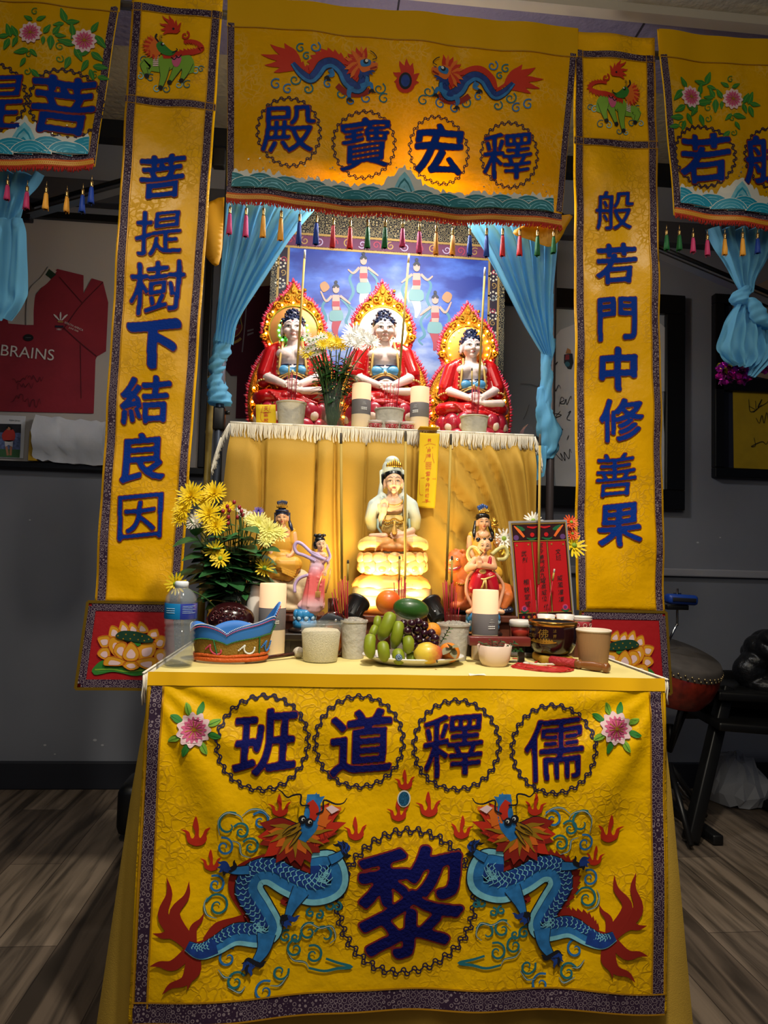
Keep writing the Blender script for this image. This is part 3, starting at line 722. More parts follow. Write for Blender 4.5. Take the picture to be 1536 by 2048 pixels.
# ---- embroidered frontal
YF = 1.447
def Sf(x, z):
 u = (x + .324) / 1.05; h = (.753 - z) / .65; e = min(1, h * 5)
 d1 = sqrt((x + .324) ** 2 + (z - .753) ** 2); d2 = sqrt((x - .726) ** 2 + (z - .753) ** 2)
 a1 = atan2(.753 - z, x + .33); a2 = atan2(.753 - z, .733 - x)
 f = .0052 * sin(17 * a1) * math.exp(-d1 * 2.6) * min(1, d1 * 6) + .0052 * sin(16 * a2 + .6) * math.exp(-d2 * 2.6) * min(1, d2 * 6)
 f += .0045 * sin(9.5 * h + 5.5 * (2 * u - 1) ** 2 - 1) * e * (1 - .3 * h) + .0035 * sin(u * 23 + 2 * h) * h + .0016 * sin(31 * u + 11 * h)
 return YF - .012 * e - .01 * h + f
fa = XZ(YF); A1 = lambda zx, zy: XZ(YF, 240, 1320, 2.648)(zx, zy); A2 = lambda zx, zy: XZ(YF, 780, 1320, 2.4)(zx, zy)
fr_ = thing('altar_frontal', (.2, YF, .1), 'yellow silk frontal with two blue dragons covering the front of the table', 'altar cloth')
def botf(x): return fa(262 + (x + .324) / 1.05 * 1058, 2040 - 28 * (x + .324) / 1.05)[1] + .012 * sin((x + .324) / 1.05 * pi) * 1.4 + .003 * sin(x * 16)
FTL, FTR = (-.327, ZT + .004), (.729, ZT + .004)
def fedge(a, b, x, z):
 zb = botf(x); return x, FTL[1] + (zb - FTL[1]) * b
sheet('silk_panel', FTL, FTR, (-.33, .1), (.727, .1), Sf, M_silk, 150, 100, fr_, edge=fedge)
st = Stitch(Sf, .0018)
st.ribbon([(-.327 + i * 1.056 / 20, ZT - .008) for i in range(21)], .026, 0); st.build('hem_band', [M_hem], fr_)
st = Stitch(Sf, .0035)
xl, xr = -.308, .706
st.ribbon([(xl - .0 * i, ZT - .022 - i * (ZT - .022 - .125) / 24) for i in range(25)], .022, 0); st.ribbon([(xr, ZT - .022 - i * (ZT - .022 - .12) / 24) for i in range(25)], .024, 0)
st.ribbon([(-.322 + i * 1.042 / 40, botf(-.322 + i * 1.042 / 40) + .021) for i in range(41)], .036, 0, 1)
st.build('border', [M_bord], fr_)
st = Stitch(Sf, .0035)
for xx in (xl - .014, xl + .0135, xr - .0135, xr + .0145): st.ribbon([(xx, ZT - .022 - i * (ZT - .03 - .125) / 24) for i in range(25)], .003, 0, 2)
for dz in (.002, .041): st.ribbon([(-.322 + i * 1.042 / 40, botf(-.322 + i * 1.042 / 40) + dz) for i in range(41)], .003, 0, 3)
st.build('border_edging', [M_bord2], fr_)
for ch, (px, py), sz in [('班', (532, 1480), .118), ('道', (722, 1481), .12), ('釋', (904, 1487), .12), ('儒', (1103, 1494), .12), ('黎', (818, 1792), .205)]:
 st = Stitch(Sf, .002); put_char(st, ch, fa(px, py), sz, 0, 1, 'auto', 110); st.build('written_character', [M_navy, M_rede], fr_, 'dark blue character ' + ch)
for (px, py), r, n in [((527, 1481), .088, 26), ((718, 1480), .087, 26), ((911, 1487), .087, 26), ((1103, 1494), .086, 26), ((812, 1793), .135, 38)]:
 st = Stitch(Sf, .002); chain_ring(st, fa(px, py), r, n, .0028); st.build('chain_ring', [M_line], fr_)
def dragon_front(f, sg):
 st = Stitch(Sf, .002)
 spine = [(1010, 1060), (1105, 1060), (1120, 1150), (1020, 1190), (900, 1150), (800, 1095), (720, 1110), (690, 1190), (745, 1290), (795, 1390), (740, 1430), (620, 1425), (520, 1475), (440, 1500), (370, 1470)]
 W = lambda px: px / 2.648 / FPX * 1.5
 st.ribbon([f(*p) for p in [(1060, 1140), (960, 1090), (860, 1040), (740, 1050), (640, 1110), (625, 1200), (690, 1330), (640, 1370), (530, 1400), (460, 1450)]], [W(30), W(70), W(75), W(70), W(80), W(75), W(60), W(70), W(75), W(30)], DRED, 0, 8, spike=W(16) * sg)
 st.ribbon([f(*p) for p in [(860, 1240), (890, 1265), (860, 1250)]], W(30), DRED, 0)
 body = [f(*p) for p in spine]; ws = [W(q * 1.14) for q in (95, 125, 135, 125, 118, 112, 112, 115, 112, 108, 98, 88, 76, 62, 38)]
 st.ribbon(body, [w_ * 1.08 for w_ in ws], BLK, 3, 8)
 st.ribbon(body, ws, B2, 4, 8)
 side = sg
 st.ribbon(body, [w_ * .45 for w_ in ws], B1, 5, 8, off=[side * w_ * .26 for w_ in ws])
 st.ribbon(body, [w_ * .2 for w_ in ws], B3, 5, 8, off=[-side * w_ * .4 for w_ in ws])
 q = cr([Vector((p[0], p[1], 0)) for p in body], 5); wq = lerpw(ws, len(q))
 for i in range(2, len(q) - 2):
  t = (q[i + 1] - q[i - 1]).normalized(); nn = Vector((-t.y, t.x, 0))
  for k in (0, 1):
   c = q[i] + nn * side * wq[i] * (.12 + .2 * k + (.1 if i % 2 else 0)); r = wq[i] * .12
   st.ribbon([(c.x + t.x * r * .2 + nn.x * r, c.y + t.y * r * .2 + nn.y * r), (c.x + t.x * r, c.y + t.y * r), (c.x + t.x * r * .2 - nn.x * r, c.y + t.y * r * .2 - nn.y * r)], W(4), B3, 6, 3)
 for tip, w_, b in [((258, 1130), 62, -.18), ((375, 1150), 60, -.2), ((455, 1310), 40, -.12), ((188, 1415), 56, .12), ((173, 1585), 58, -.12), ((240, 1725), 55, -.16), ((372, 1695), 48, -.12), ((560, 1380), 40, .1)]:
  ptail(st, f, (400, 1480), tip, W(w_) * .95, DRED, 2, b * 1.3)
 st.ribbon(body[-3:], [W(70), W(62), W(34)], B1, 6, 8)
 def leg(pts, w_, claws):
  st.ribbon([f(*p) for p in pts], [W(v) for v in w_], BLK, 6.5, 5); st.ribbon([f(*p) for p in pts], [W(v) - .003 for v in w_], B2, 7, 5)
  cx, cy = pts[-1]
  for dx, dy in claws: ptail(st, f, (cx, cy), (cx + dx, cy + dy), W(24), B1 if (dx + dy) % 2 else BLK, 8, .25)
 leg([(960, 1190), (915, 1270), (890, 1330)], [90, 56, 36], [(-40, 20), (-30, 50), (-5, 60), (20, 45), (65, -10)])
 leg([(780, 1420), (765, 1500), (720, 1570)], [95, 66, 40], [(-70, 0), (-72, 35), (-50, 62), (-20, 65), (60, -10)])
 leg([(1110, 1030), (1150, 1010), (1185, 985)], [50, 44, 30], [(-60, -40), (-35, -58), (-8, -62), (15, -50), (38, 20)])
 leg([(690, 1080), (630, 1085), (585, 1085)], [50, 44, 32], [(-60, -45), (-62, -15), (-55, 10), (-30, 28), (32, -60)])
 for tip, w_ in [((745, 835), 70), ((735, 905), 80), ((745, 945), 70), ((770, 1010), 80), ((830, 1045), 70), ((905, 1050), 75), ((960, 1065), 70), ((1010, 1045), 70), ((1060, 990), 70), ((1110, 930), 60), ((1150, 890), 50), ((1195, 835), 60), ((1110, 735), 60), ((1170, 770), 60)]:
  ptail(st, f, (945, 900), tip, W(w_) * 1.38, BLK, 8.6, .06); ptail(st, f, (945, 900), tip, W(w_) * 1.26, DRED if w_ % 20 else RED, 9, .06)
 for tip, w_ in [((790, 880), 50), ((830, 960), 56), ((880, 1000), 56), ((985, 1000), 50), ((1060, 920), 46), ((1120, 820), 46)]:
  ptail(st, f, (945, 890), tip, W(w_) * 1.2, ORG, 10, .06)
 for tip, w_ in [((800, 845), 24), ((800, 935), 26), ((845, 1000), 24), ((930, 1020), 24), ((1020, 1000), 24), ((1085, 950), 22), ((1130, 870), 22), ((760, 905), 22)]: ptail(st, f, (945, 880), tip, W(w_), GLD, 10.6, .06)
 st.ribbon([f(*p) for p in [(1025, 690), (1020, 790), (1000, 860), (965, 930)]], [W(60), W(80), W(80), W(40)], B2, 11, 5)
 st.fill([f(*p) for p in [(985, 720), (1005, 690), (1022, 712), (1040, 680), (1050, 705), (1085, 700), (1050, 760), (1035, 740), (1000, 745)]], B2, 12)
 st.ribbon([f(*p) for p in [(1008, 725), (1030, 770), (1018, 820)]], [W(34), W(46), W(30)], RED, 13, 5)
 st.ribbon([f(*p) for p in [(1060, 850), (1090, 780), (1170, 765)]], [W(60), W(46), W(16)], ORG, 11, 5)
 for c in [(968, 818), (1003, 832)]:
  st.disc(f(*c), W(21), BLK, 14, 12); st.disc(f(c[0] + 4, c[1] - 2), W(9), WHT, 15, 12); st.disc(f(c[0] + 7, c[1] - 1), W(5.5), BLK, 16, 10)
 for pts in [[(955, 840), (900, 865), (865, 895)], [(960, 860), (915, 890), (880, 905)], [(960, 880), (925, 930), (900, 960)], [(950, 845), (935, 870), (905, 885)]]:
  st.ribbon([f(*p) for p in pts], [W(18), W(18), W(8)], BLK, 13, 4); st.ribbon([f(*p) for p in pts], [W(11), W(10), W(4)], GLD, 14, 4)
 st.fill([f(*p) for p in [(1090, 760), (1120, 745), (1160, 768), (1120, 790)]], PNKL, 13)
 for pts in [[(1005, 745), (960, 740), (960, 690), (920, 690), (890, 700), (860, 670), (840, 655)], [(1040, 790), (1075, 770), (1080, 720), (1140, 740), (1180, 735), (1200, 710)]]:
  st.ribbon([f(*p) for p in pts], [W(8), W(9), W(4)], BLK, 14, 4)
 return st
def clouds_front(f):
 st = Stitch(Sf, .002); w_ = .0042
 cloud(st, f, [(585, 850, 72, 60, .9, 1), (750, 830, 52, 140, 1.3, -1), (650, 880, 46, 150, 1.3, -1), (560, 965, 52, 110, 1.4, -1), (700, 960, 48, 150, 1.3, -1), (515, 1165, 50, 120, 1.4, -1), (525, 1275, 66, 160, 1.4, -1),
    (580, 1545, 55, 60, 1.2, 1), (620, 1665, 52, 30, 1.3, 1), (770, 1720, 58, 60, 1.3, 1), (850, 1620, 48, 20, 1.2, -1)], w_, (TEAL, B2))
 cloud(st, f, [(1010, 1310, 24, 90, 1.2, 1), (1055, 1320, 24, 90, 1.2, -1), (1115, 1270, 30, 90, 1.2, 1), (1150, 1275, 24, 90, 1.2, -1), (1000, 1410, 50, 60, 1.2, 1), (1085, 1430, 58, 160, .8, -1), (930, 1500, 48, 80, 1.3, 1), (1025, 1530, 52, 120, 1.3, -1), (880, 1435, 34, 60, 1.3, 1), (930, 1440, 28, 30, 1.2, -1)], w_, (TEAL,))
 for pts in [[(535, 905), (530, 830), (575, 785), (640, 800), (660, 830)], [(655, 800), (700, 770), (760, 775), (800, 815)], [(600, 930), (640, 945), (650, 1000), (700, 1020)], [(470, 1230), (455, 1270), (470, 1320), (520, 1340)], [(530, 1600), (560, 1640), (600, 1640)], [(580, 1690), (640, 1720), (670, 1690)], [(800, 1690), (850, 1690), (890, 1640)], [(955, 1400), (1000, 1365), (1060, 1390), (1120, 1380), (1140, 1440), (1110, 1470)], [(890, 1520), (920, 1560), (980, 1570), (1000, 1600)]]: st.ribbon([f(*p) for p in pts], [.0015, .0046, .0015], TEAL, 1, 4); st.ribbon([f(*p) for p in pts], [.0004, .0012, .0004], WHT, 2, 4)
 st.ribbon([f(*p) for p in [(1000, 1600), (1080, 1615), (1150, 1600), (1225, 1590), (1150, 1570), (1090, 1550)]], [w_, w_ * 1.4, w_], TEAL, 1, 4)
 return st
xc = fa(812, 1793)[0]
for sg in (1, -1):
 g = A1 if sg == 1 else (lambda zx, zy: (2 * xc - A1(zx, zy)[0], A1(zx, zy)[1]))
 dragon_front(g, -sg).build('dragon_emblem', EMB, fr_)
 clouds_front(g).build('cloud_scroll', EMB, fr_)
 for c, s_ in [((405, 920), 86), ((485, 1060), 62), ((845, 770), 66), ((1240, 890), 66)]:
  st = Stitch(Sf, .002); flame3(st, g, c, s_, RED, 1); st.build('flame', EMB, fr_)
 st = Stitch(Sf, .002); peony(st, fa(391, 1455) if sg == 1 else fa(1226, 1453), .031); st.build('peony', EMB, fr_)
for c, s_ in [((1500, 640), 60), ((1465, 800), 64), ((1625, 775), 72)]:
 st = Stitch(Sf, .002); flame3(st, A1, c, s_, RED, 1); st.build('flame', EMB, fr_)
st = Stitch(Sf, .003); c = fa(806, 1592); st.disc(c, .0135, 0, 1, 24, .0165); st.disc(c, .011, 1, 2, 24, .014); st.build('pearl', [M_wht, mat('sequin_blue', '#3d86b8', .2, metal=.6, var=.5, vscale=400)], fr_)
# ------------------------------------------------------------------ hanging couplets
YB = 2.03
z1 = XZ(YB, 0, 0, 3.339); z3 = XZ(YB, 1120, 0, 3.692)
def qilin(st, f):
 """green horned beast among clouds, zoom-1 pixels"""
 F_ = lambda L_: [f(*p) for p in L_]; u = abs(f(100, 0)[0] - f(0, 0)[0]) / 100
 cloud(st, f, [(965, 410, 28, 60, 1.2, 1), (940, 520, 26, 100, 1.2, -1), (1010, 530, 30, 60, 1.2, 1), (1310, 480, 30, 30, 1.3, 1), (1345, 470, 24, 30, 1.3, 1), (1195, 575, 30, 100, 1.2, -1), (1255, 575, 34, 60, 1.2, 1), (1050, 600, 26, 90, 1.2, 1), (1110, 600, 30, 60, 1.2, -1)], u * 6, (TEAL, B3))
 st.ribbon(F_([(1270, 500), (1240, 430), (1150, 400), (1080, 440), (980, 440), (990, 480), (960, 510)]), [u * 60, u * 130, u * 130, u * 110, u * 90, u * 50, u * 30], LIME, 2, 5)
 for pts, w_ in [([(1100, 450), (1095, 520), (1075, 590)], (70, 44, 26)), ([(1190, 450), (1160, 510), (1135, 555)], (60, 36, 22)), ([(1250, 430), (1240, 490), (1215, 545)], (90, 46, 22)), ([(985, 440), (965, 460), (985, 515)], (60, 40, 22))]:
  st.ribbon(F_(pts), [u * (w + 7) for w in w_], BLK, 2.5, 4); st.ribbon(F_(pts), [u * w for w in w_], LIME, 3, 4)
  c = pts[-1]; st.disc(f(c[0], c[1] + 4), u * 18, BLK, 4, 8)
 st.fill(F_([(1150, 400), (1195, 380), (1215, 400), (1200, 440), (1180, 455), (1158, 440)]), PNK, 5, 3)
 for c in ((1165, 385), (1195, 375)): st.ribbon(F_([(c[0] - 20, c[1]), (c[0], c[1] + 18), (c[0] + 20, c[1])]), u * 7, BLK, 6)
 for k in range(6): st.ribbon(F_([(1025, 385 + k * 13), (1060, 380 + k * 13)]), u * 9, PNKL, 5, 2)
 for k in range(13):
  a = radians(120 + k * 12); ptail(st, f, (1055, 320), (1055 + 105 * cos(a), 320 - 95 * sin(a) + 0), u * 34, RED if k % 2 else ORG, 6, .05)
 st.fill(F_([(1000, 320), (1040, 260), (1080, 300), (1070, 370), (1020, 370)]), ORG, 6.5, 3)
 st.fill(F_([(1045, 300), (1080, 280), (1110, 310), (1150, 345), (1180, 345), (1150, 375), (1100, 370), (1060, 345)]), GRN, 7, 3)
 st.ribbon(F_([(1060, 285), (1040, 255), (1050, 232)]), u * 12, BLK, 8); st.ribbon(F_([(1080, 280), (1070, 250), (1085, 240)]), u * 12, GLD, 8)
 st.disc(f(1085, 300), u * 13, BLK, 8, 10); st.disc(f(1092, 297), u * 7, WHT, 9, 8)
 st.ribbon(F_([(1150, 360), (1185, 345), (1180, 332)]), u * 7, BLK, 8)
 st.ribbon(F_([(1090, 385), (1150, 375), (1230, 365), (1300, 365), (1355, 345), (1335, 310), (1280, 290), (1230, 290)]), [u * 20, u * 40, u * 34, u * 34, u * 26, u * 26, u * 22, u * 18], RED, 4, 6, spike=u * 18)
 st.spiral(f(1240, 250), u * 32, 1.2, 1.2, u * 12, RED, 5, -1)
 for tip in [(1085, 110), (1130, 105), (1180, 140), (1215, 160), (1065, 160), (1070, 200), (1085, 230), (1210, 210)]: ptail(st, f, (1155, 215), tip, u * 26, RED, 5, .12)
 st.disc(f(1160, 200), u * 9, BLK, 6, 8)
def lotus_emblem(st, f):
 """lotus over a leaf, panel-zoom pixels (5.69 px per photo px)"""
 F_ = lambda L_: [f(*p) for p in L_]
 st.fill(F_([(200, 900), (290, 810), (400, 800), (600, 880), (850, 850), (1000, 850), (1040, 900), (950, 930), (700, 975), (560, 950), (420, 930), (250, 965), (205, 940)]), GRN, 1, 3); st.ribbon(F_([(230, 905), (420, 900), (600, 925), (900, 890)]), .004, LIME, 2)
 def petal(pts, l):
  st.fill(F_(pts), GLD2, l, 3); c = (sum(p[0] for p in pts) / len(pts), sum(p[1] for p in pts) / len(pts) + 25)
  st.fill([f(c[0] + (p[0] - c[0]) * .55, c[1] + (p[1] - c[1]) * .5) for p in pts], PNKL, l + 1, 3)
  q = F_(pts); st.ribbon(q, .0013, ORG, l + 2, 3, True)
 for cx in (455, 565, 670, 775, 900):
  h = {455: 0, 565: 55, 670: 35, 775: 45, 900: -40}[cx]; b = 440 if cx not in (455, 900) else 500
  petal([(cx - 60, b + 40), (cx - 55, 440 - h * .6), (cx - (25 if cx < 800 else -30), 400 - h), (cx + 50, 440 - h * .5), (cx + 60, b + 40)], 2)
 petal([(265, 540), (340, 515), (410, 530), (395, 630), (320, 650), (285, 610)], 3); petal([(258, 725), (310, 655), (390, 660), (400, 770), (330, 785)], 3)
 petal([(1040, 540), (960, 515), (900, 600), (930, 650), (1010, 650)], 3); petal([(1050, 725), (1000, 660), (910, 700), (920, 790), (980, 840)], 3)
 petal([(400, 560), (450, 530), (580, 590), (590, 640), (560, 780), (450, 740), (390, 640)], 5); petal([(720, 640), (860, 590), (930, 600), (910, 720), (830, 790), (730, 780)], 5)
 petal([(450, 700), (490, 600), (590, 610), (560, 790)], 8)
 petal([(335, 840), (390, 745), (580, 795), (545, 850), (420, 855)], 11); petal([(930, 760), (700, 795), (760, 870), (900, 895)], 11); petal([(550, 850), (600, 800), (700, 800), (740, 870), (640, 905)], 11)
 petal([(560, 700), (650, 585), (740, 690), (720, 780), (640, 800), (570, 775)], 14)
 st.fill(F_([(570, 580), (640, 590), (660, 580), (720, 640), (760, 590)]), GRN, 9, 2)
 st.fill(F_([(470, 515), (530, 465), (640, 460), (760, 480), (860, 520), (905, 580), (800, 595), (620, 575), (510, 550)]), DGRN, 13, 3)
 for c in [(500, 515), (590, 500), (685, 505), (775, 520), (850, 555), (560, 550), (640, 550), (730, 560), (800, 570)]: st.disc(f(*c), .0022, GLD, 14, 8)
EMB2 = EMB + [mat('thread_amber', '#d9981a', .6), mat('thread_dark_green', '#0f3a26', .6)]
GLD2, DGRN = 15, 16
M_redsat = mat('satin_red', '#a5161c', .5, bump=.12, bscale=60)
def couplet(label, xs, chars, cx, zc, size, zq, qflip, lot, lotx, seed, twist=0):
 (xtl, xtr, xbl, xbr), (ztop, zbot) = xs
 zq0, zq1, zcross = zq
 def S(x, z):
  b = (ztop - z) / (ztop - zbot)
  return YB + .0035 * sin(9 * b * pi + seed + x * 14) * (.35 + b) + .003 * sin(x * 38 + seed + 3 * b) + .0022 * sin(z * 31 + x * 25 + seed)
 t = thing('couplet_banner', ((xtl + xtr) / 2, YB, zbot), label, 'banner', 'couplet banners')
 X = lambda a, z: (xtl + (xbl - xtl) * (ztop - z) / (ztop - zbot)) * (1 - a) + (xtr + (xbr - xtr) * (ztop - z) / (ztop - zbot)) * a
 sheet('silk_panel', (xtl, ztop), (xtr, ztop), (xbl, zbot), (xbr, zbot), S, M_silkb, 16, 120, t)
 st = Stitch(S); n = 50; zs = [zq0 + .012 + (zbot - zq0 - .012) * i / n for i in range(n + 1)]
 for a, sg in ((0, 1), (1, -1)): st.ribbon([(X(a, z) + sg * .017, z) for z in zs], .02, 0, 0, 2)
 for z in (zq0, zcross): st.ribbon([(X(i / 12, z) + (0), z) for i in range(13)], .02, 0, 1, 2)
 st.build('border', [M_bord], t)
 st = Stitch(S)
 for a, sg in ((0, 1), (1, -1)):
  for o in (.0055, .029): st.ribbon([(X(a, z) + sg * o, z) for z in zs], .0022, 0, 2, 2)
 for z in (zq0 - .0115, zcross + .0115, zcross - .0115): st.ribbon([(X(i / 12, z), z) for i in range(13)], .0018, 0, 2, 2)
 st.build('border_edging', [M_bord2], t)
 st = Stitch(S, .003); qilin(st, zq1); st.build('beast_emblem', EMB, t, 'green horned beast with a flaming tail')
 for ch, (x, z), sz in zip(chars, zc, size):
  st = Stitch(S, .003); put_char(st, ch, (x, z), sz, 0, 1, 'auto', 92); st.build('written_character', [M_navyb, M_rede], t, 'blue character ' + ch)
 lx0, lx1, lz0, lz1 = lot; SL = lambda x, z: YB - .006 + .003 * sin(x * 22 + seed) * (lz0 - z) / .25
 sheet('lotus_panel', (lx0 + .008, lz0), (lx1 - .008, lz0), (lx0 - .012, lz1), (lx1 + .01, lz1), SL, M_redsat, 14, 14, t)
 st = Stitch(SL, .002); E = [(lx0 + .018, lz0 - .012), (lx1 - .018, lz0 - .012), (lx1 - .0, lz1 + .013), (lx0 + .0, lz1 + .013)]
 for i in range(4):
  a, b = E[i], E[(i + 1) % 4]; st.ribbon([(a[0] + (b[0] - a[0]) * k / 10, a[1] + (b[1] - a[1]) * k / 10) for k in range(11)], .024, 0, i % 2, 2)
 st.build('panel_border', [M_bord], t)
 st = Stitch(SL, .002); G = [(lx0 + .007, lz0), (lx1 - .007, lz0), (lx1 + .011, lz1), (lx0 - .013, lz1)]
 for i in range(4):
  a, b = G[i], G[(i + 1) % 4]; st.ribbon([(a[0] + (b[0] - a[0]) * k / 10, a[1] + (b[1] - a[1]) * k / 10) for k in range(11)], .008, 0, 3, 2)
 st.build('gold_edging', [mat('gilt_cord', '#a8842a', .3, metal=.7)], t)
 st = Stitch(SL, .0025); lotus_emblem(st, lotx); st.build('lotus_emblem', EMB2, t, 'golden lotus over a green leaf')
 return t
fB = XZ(YB)
lpx = [(325, 354), (319, 466), (314, 574), (308, 690), (291, 800), (288, 915), (281, 1035)]
rpx = [(1228, 422), (1231, 528), (1233, 638), (1236, 738), (1240, 840), (1230, 950), (1238, 1050)]
zlot = XZ(YB - .006, 150, 1180, 5.689)
cl = couplet('left yellow hanging couplet beginning with a green beast panel, beside the framed red shirt', ((-.593, -.335, -.612, -.381), (2.62, .846)), '菩提樹下結良因', None, [fB(*p) for p in lpx], [.125, .13, .15, .13, .13, .135, .125], (fB(350, 22)[1], z1, fB(345, 207)[1]), 1, (-.634, -.368, .848, .612), zlot, 1)
xl_c = (-.634 - .368) / 2; xr_c = (.752 + 1.03) / 2
z3q = lambda zx, zy: (fB(1120, 0)[0] + 0, 0)
def rq(zx, zy):   # the right beast mirrors the left one
 x, z = z1(zx, zy); return (.853 - (x + .468) * .94, z - (fB(345, 207)[1] - fB(1230, 287)[1]))
def rl(zx, zy):
 x, z = zlot(zx, zy); return (xr_c - (x - xl_c), z)
cr_ = couplet('right yellow hanging couplet beginning with a green beast panel, beside the framed white shirt', ((.724, .982, .752, 1.026), (2.62, .853)), '般若門中修善果', None, [fB(*p) for p in rpx], [.12, .12, .125, .125, .13, .128, .128], (fB(1228, 112)[1], rq, fB(1230, 287)[1]), -1, (.756, 1.03, .853, .615), rl, 4)
# ------------------------------------------------------------------ valances
YV = 1.995
M_braid = mat('braid_orange', '#c8591a', .6, bump=.5, bscale=220)
M_braid2 = mat('braid_gold', '#d59a2a', .5)
M_frred = mat('fringe_red', '#a81f14', .7)
M_hemseam = mat('seam_gold', '#a87a10', .6)
def valance(label, tl, tr, bl, br, zhead, amp, seed, sag=.012, body=M_silkv, scal=0):
 t = thing('valance', ((tl[0] + tr[0]) / 2, YV, bl[1]), label, 'valance', 'canopy valances')
 zt, zb_ = tl[1], (bl[1] + br[1]) / 2
 def S(x, z):
  b = (zt - z) / (zt - zb_); u = (x - tl[0]) / (tr[0] - tl[0])
  return YV + amp * (sin(u * 19 + seed + b) * .6 + sin(u * 41 + 2 * seed - 2 * b) * .3) * (.5 + .5 * b) + .002 * sin(13 * b + u * 7)
 zb = lambda x: bl[1] + (br[1] - bl[1]) * (x - bl[0]) / (br[0] - bl[0]) - sag * sin(pi * min(1, max(0, (x - bl[0]) / (br[0] - bl[0])))) + scal * (sin(x * 14 + seed))
 def edge(a, b, x, z): return x, zt + (zb(bl[0] + (br[0] - bl[0]) * a) - zt) * b
 sheet('silk_panel', tl, tr, bl, br, S, body, 90, 50, t, edge=edge)
 X = lambda a, z: (tl[0] + (bl[0] - tl[0]) * (zt - z) / (zt - zb_)) * (1 - a) + (tr[0] + (br[0] - tr[0]) * (zt - z) / (zt - zb_)) * a
 st = Stitch(S); zh = (zt + zhead) / 2
 st.ribbon([(X(i / 40, zh), zh) for i in range(41)], zt - zhead, 0, 0, 2); st.build('header', [M_hemv], t)
 st = Stitch(S); st.ribbon([(X(i / 40, zhead), zhead) for i in range(41)], .003, 0, 1, 2); st.build('header_seam', [M_hemseam], t)
 return t, S, zb, X
def braid(t, S, zb, x0, x1, n=60, w=.017):
 st = Stitch(S, .004); xs = [x0 + (x1 - x0) * i / n for i in range(n + 1)]
 st.ribbon([(x, zb(x) + .03) for x in xs], .02, 0, 0, 2); st.build('lower_border', [M_bord], t)
 st = Stitch(S, .006); st.ribbon([(x, zb(x) + .011) for x in xs], w + .004, 0, 0, 2)
 k = int((x1 - x0) / .006)
 for ph in (0, pi): st.ribbon([(x0 + (x1 - x0) * i / (k * 4), zb(x0 + (x1 - x0) * i / (k * 4)) + .011 + .005 * sin(i * pi / 4 * 1.2 + ph)) for i in range(k * 4 + 1)], .0028, 1, 1, 1)
 st.build('braid', [M_braid, M_braid2], t)
 mb = MB(); rnd = random.Random(3); m_ = int((x1 - x0) / .0045)
 for i in range(m_):
  x = x0 + (x1 - x0) * (i + .5) / m_; z = zb(x) + .003; l = .015 * rnd.uniform(.7, 1.15)
  mb.tube([(x, S(x, z) - .006, z), (x + rnd.uniform(-.003, .003), S(x, z) - .008, z - l * .6), (x + rnd.uniform(-.003, .003), S(x, z) - .005, z - l)], [.0017, .0024, .0016], 5)
 mb.build('fringe', M_frred, t)
fV = XZ(YV); z2 = XZ(YV, 440, 0, 2.1333)
# -- centre valance
vt, SV, zbV, XV = valance('middle valance reading four blue characters with two small dragons, above the three seated statues', (-.318, 2.6), (.728, 2.6), (-.296, fV(455, 398)[1]), (.683, fV(1122, 452)[1]), fV(800, 80)[1] - .002, .012, .7)
braid(vt, SV, zbV, -.297, .684)
st = Stitch(SV, .003)
for a, sg in ((0, 1), (1, -1)): st.ribbon([(XV(a, z) + sg * .011, z) for z in [2.52 - i * (2.52 - 2.03) / 30 for i in range(31)]], .018, 0, 0, 2)
st.build('side_border', [M_bord], vt)
for ch, (px, py), sz in [('殿', (577, 262), .15), ('寶', (730, 287), .15), ('宏', (878, 300), .145), ('釋', (1014, 314), .142)]:
 st = Stitch(SV, .003); put_char(st, ch, fV(px, py), sz, 0, 1, 'auto', 96); st.build('written_character', [M_navyb, M_rede], vt, 'blue character ' + ch)
for (px, py), r, n, ry in [((578, 266), .089, 26, .101), ((728, 289), .089, 26, .099), ((878, 302), .087, 26, .099), ((1018, 312), .083, 26, .099)]:
 st = Stitch(SV, .003); chain_ring(st, fV(px, py), r, n, .0026, ry); st.build('chain_ring', [M_line], vt)
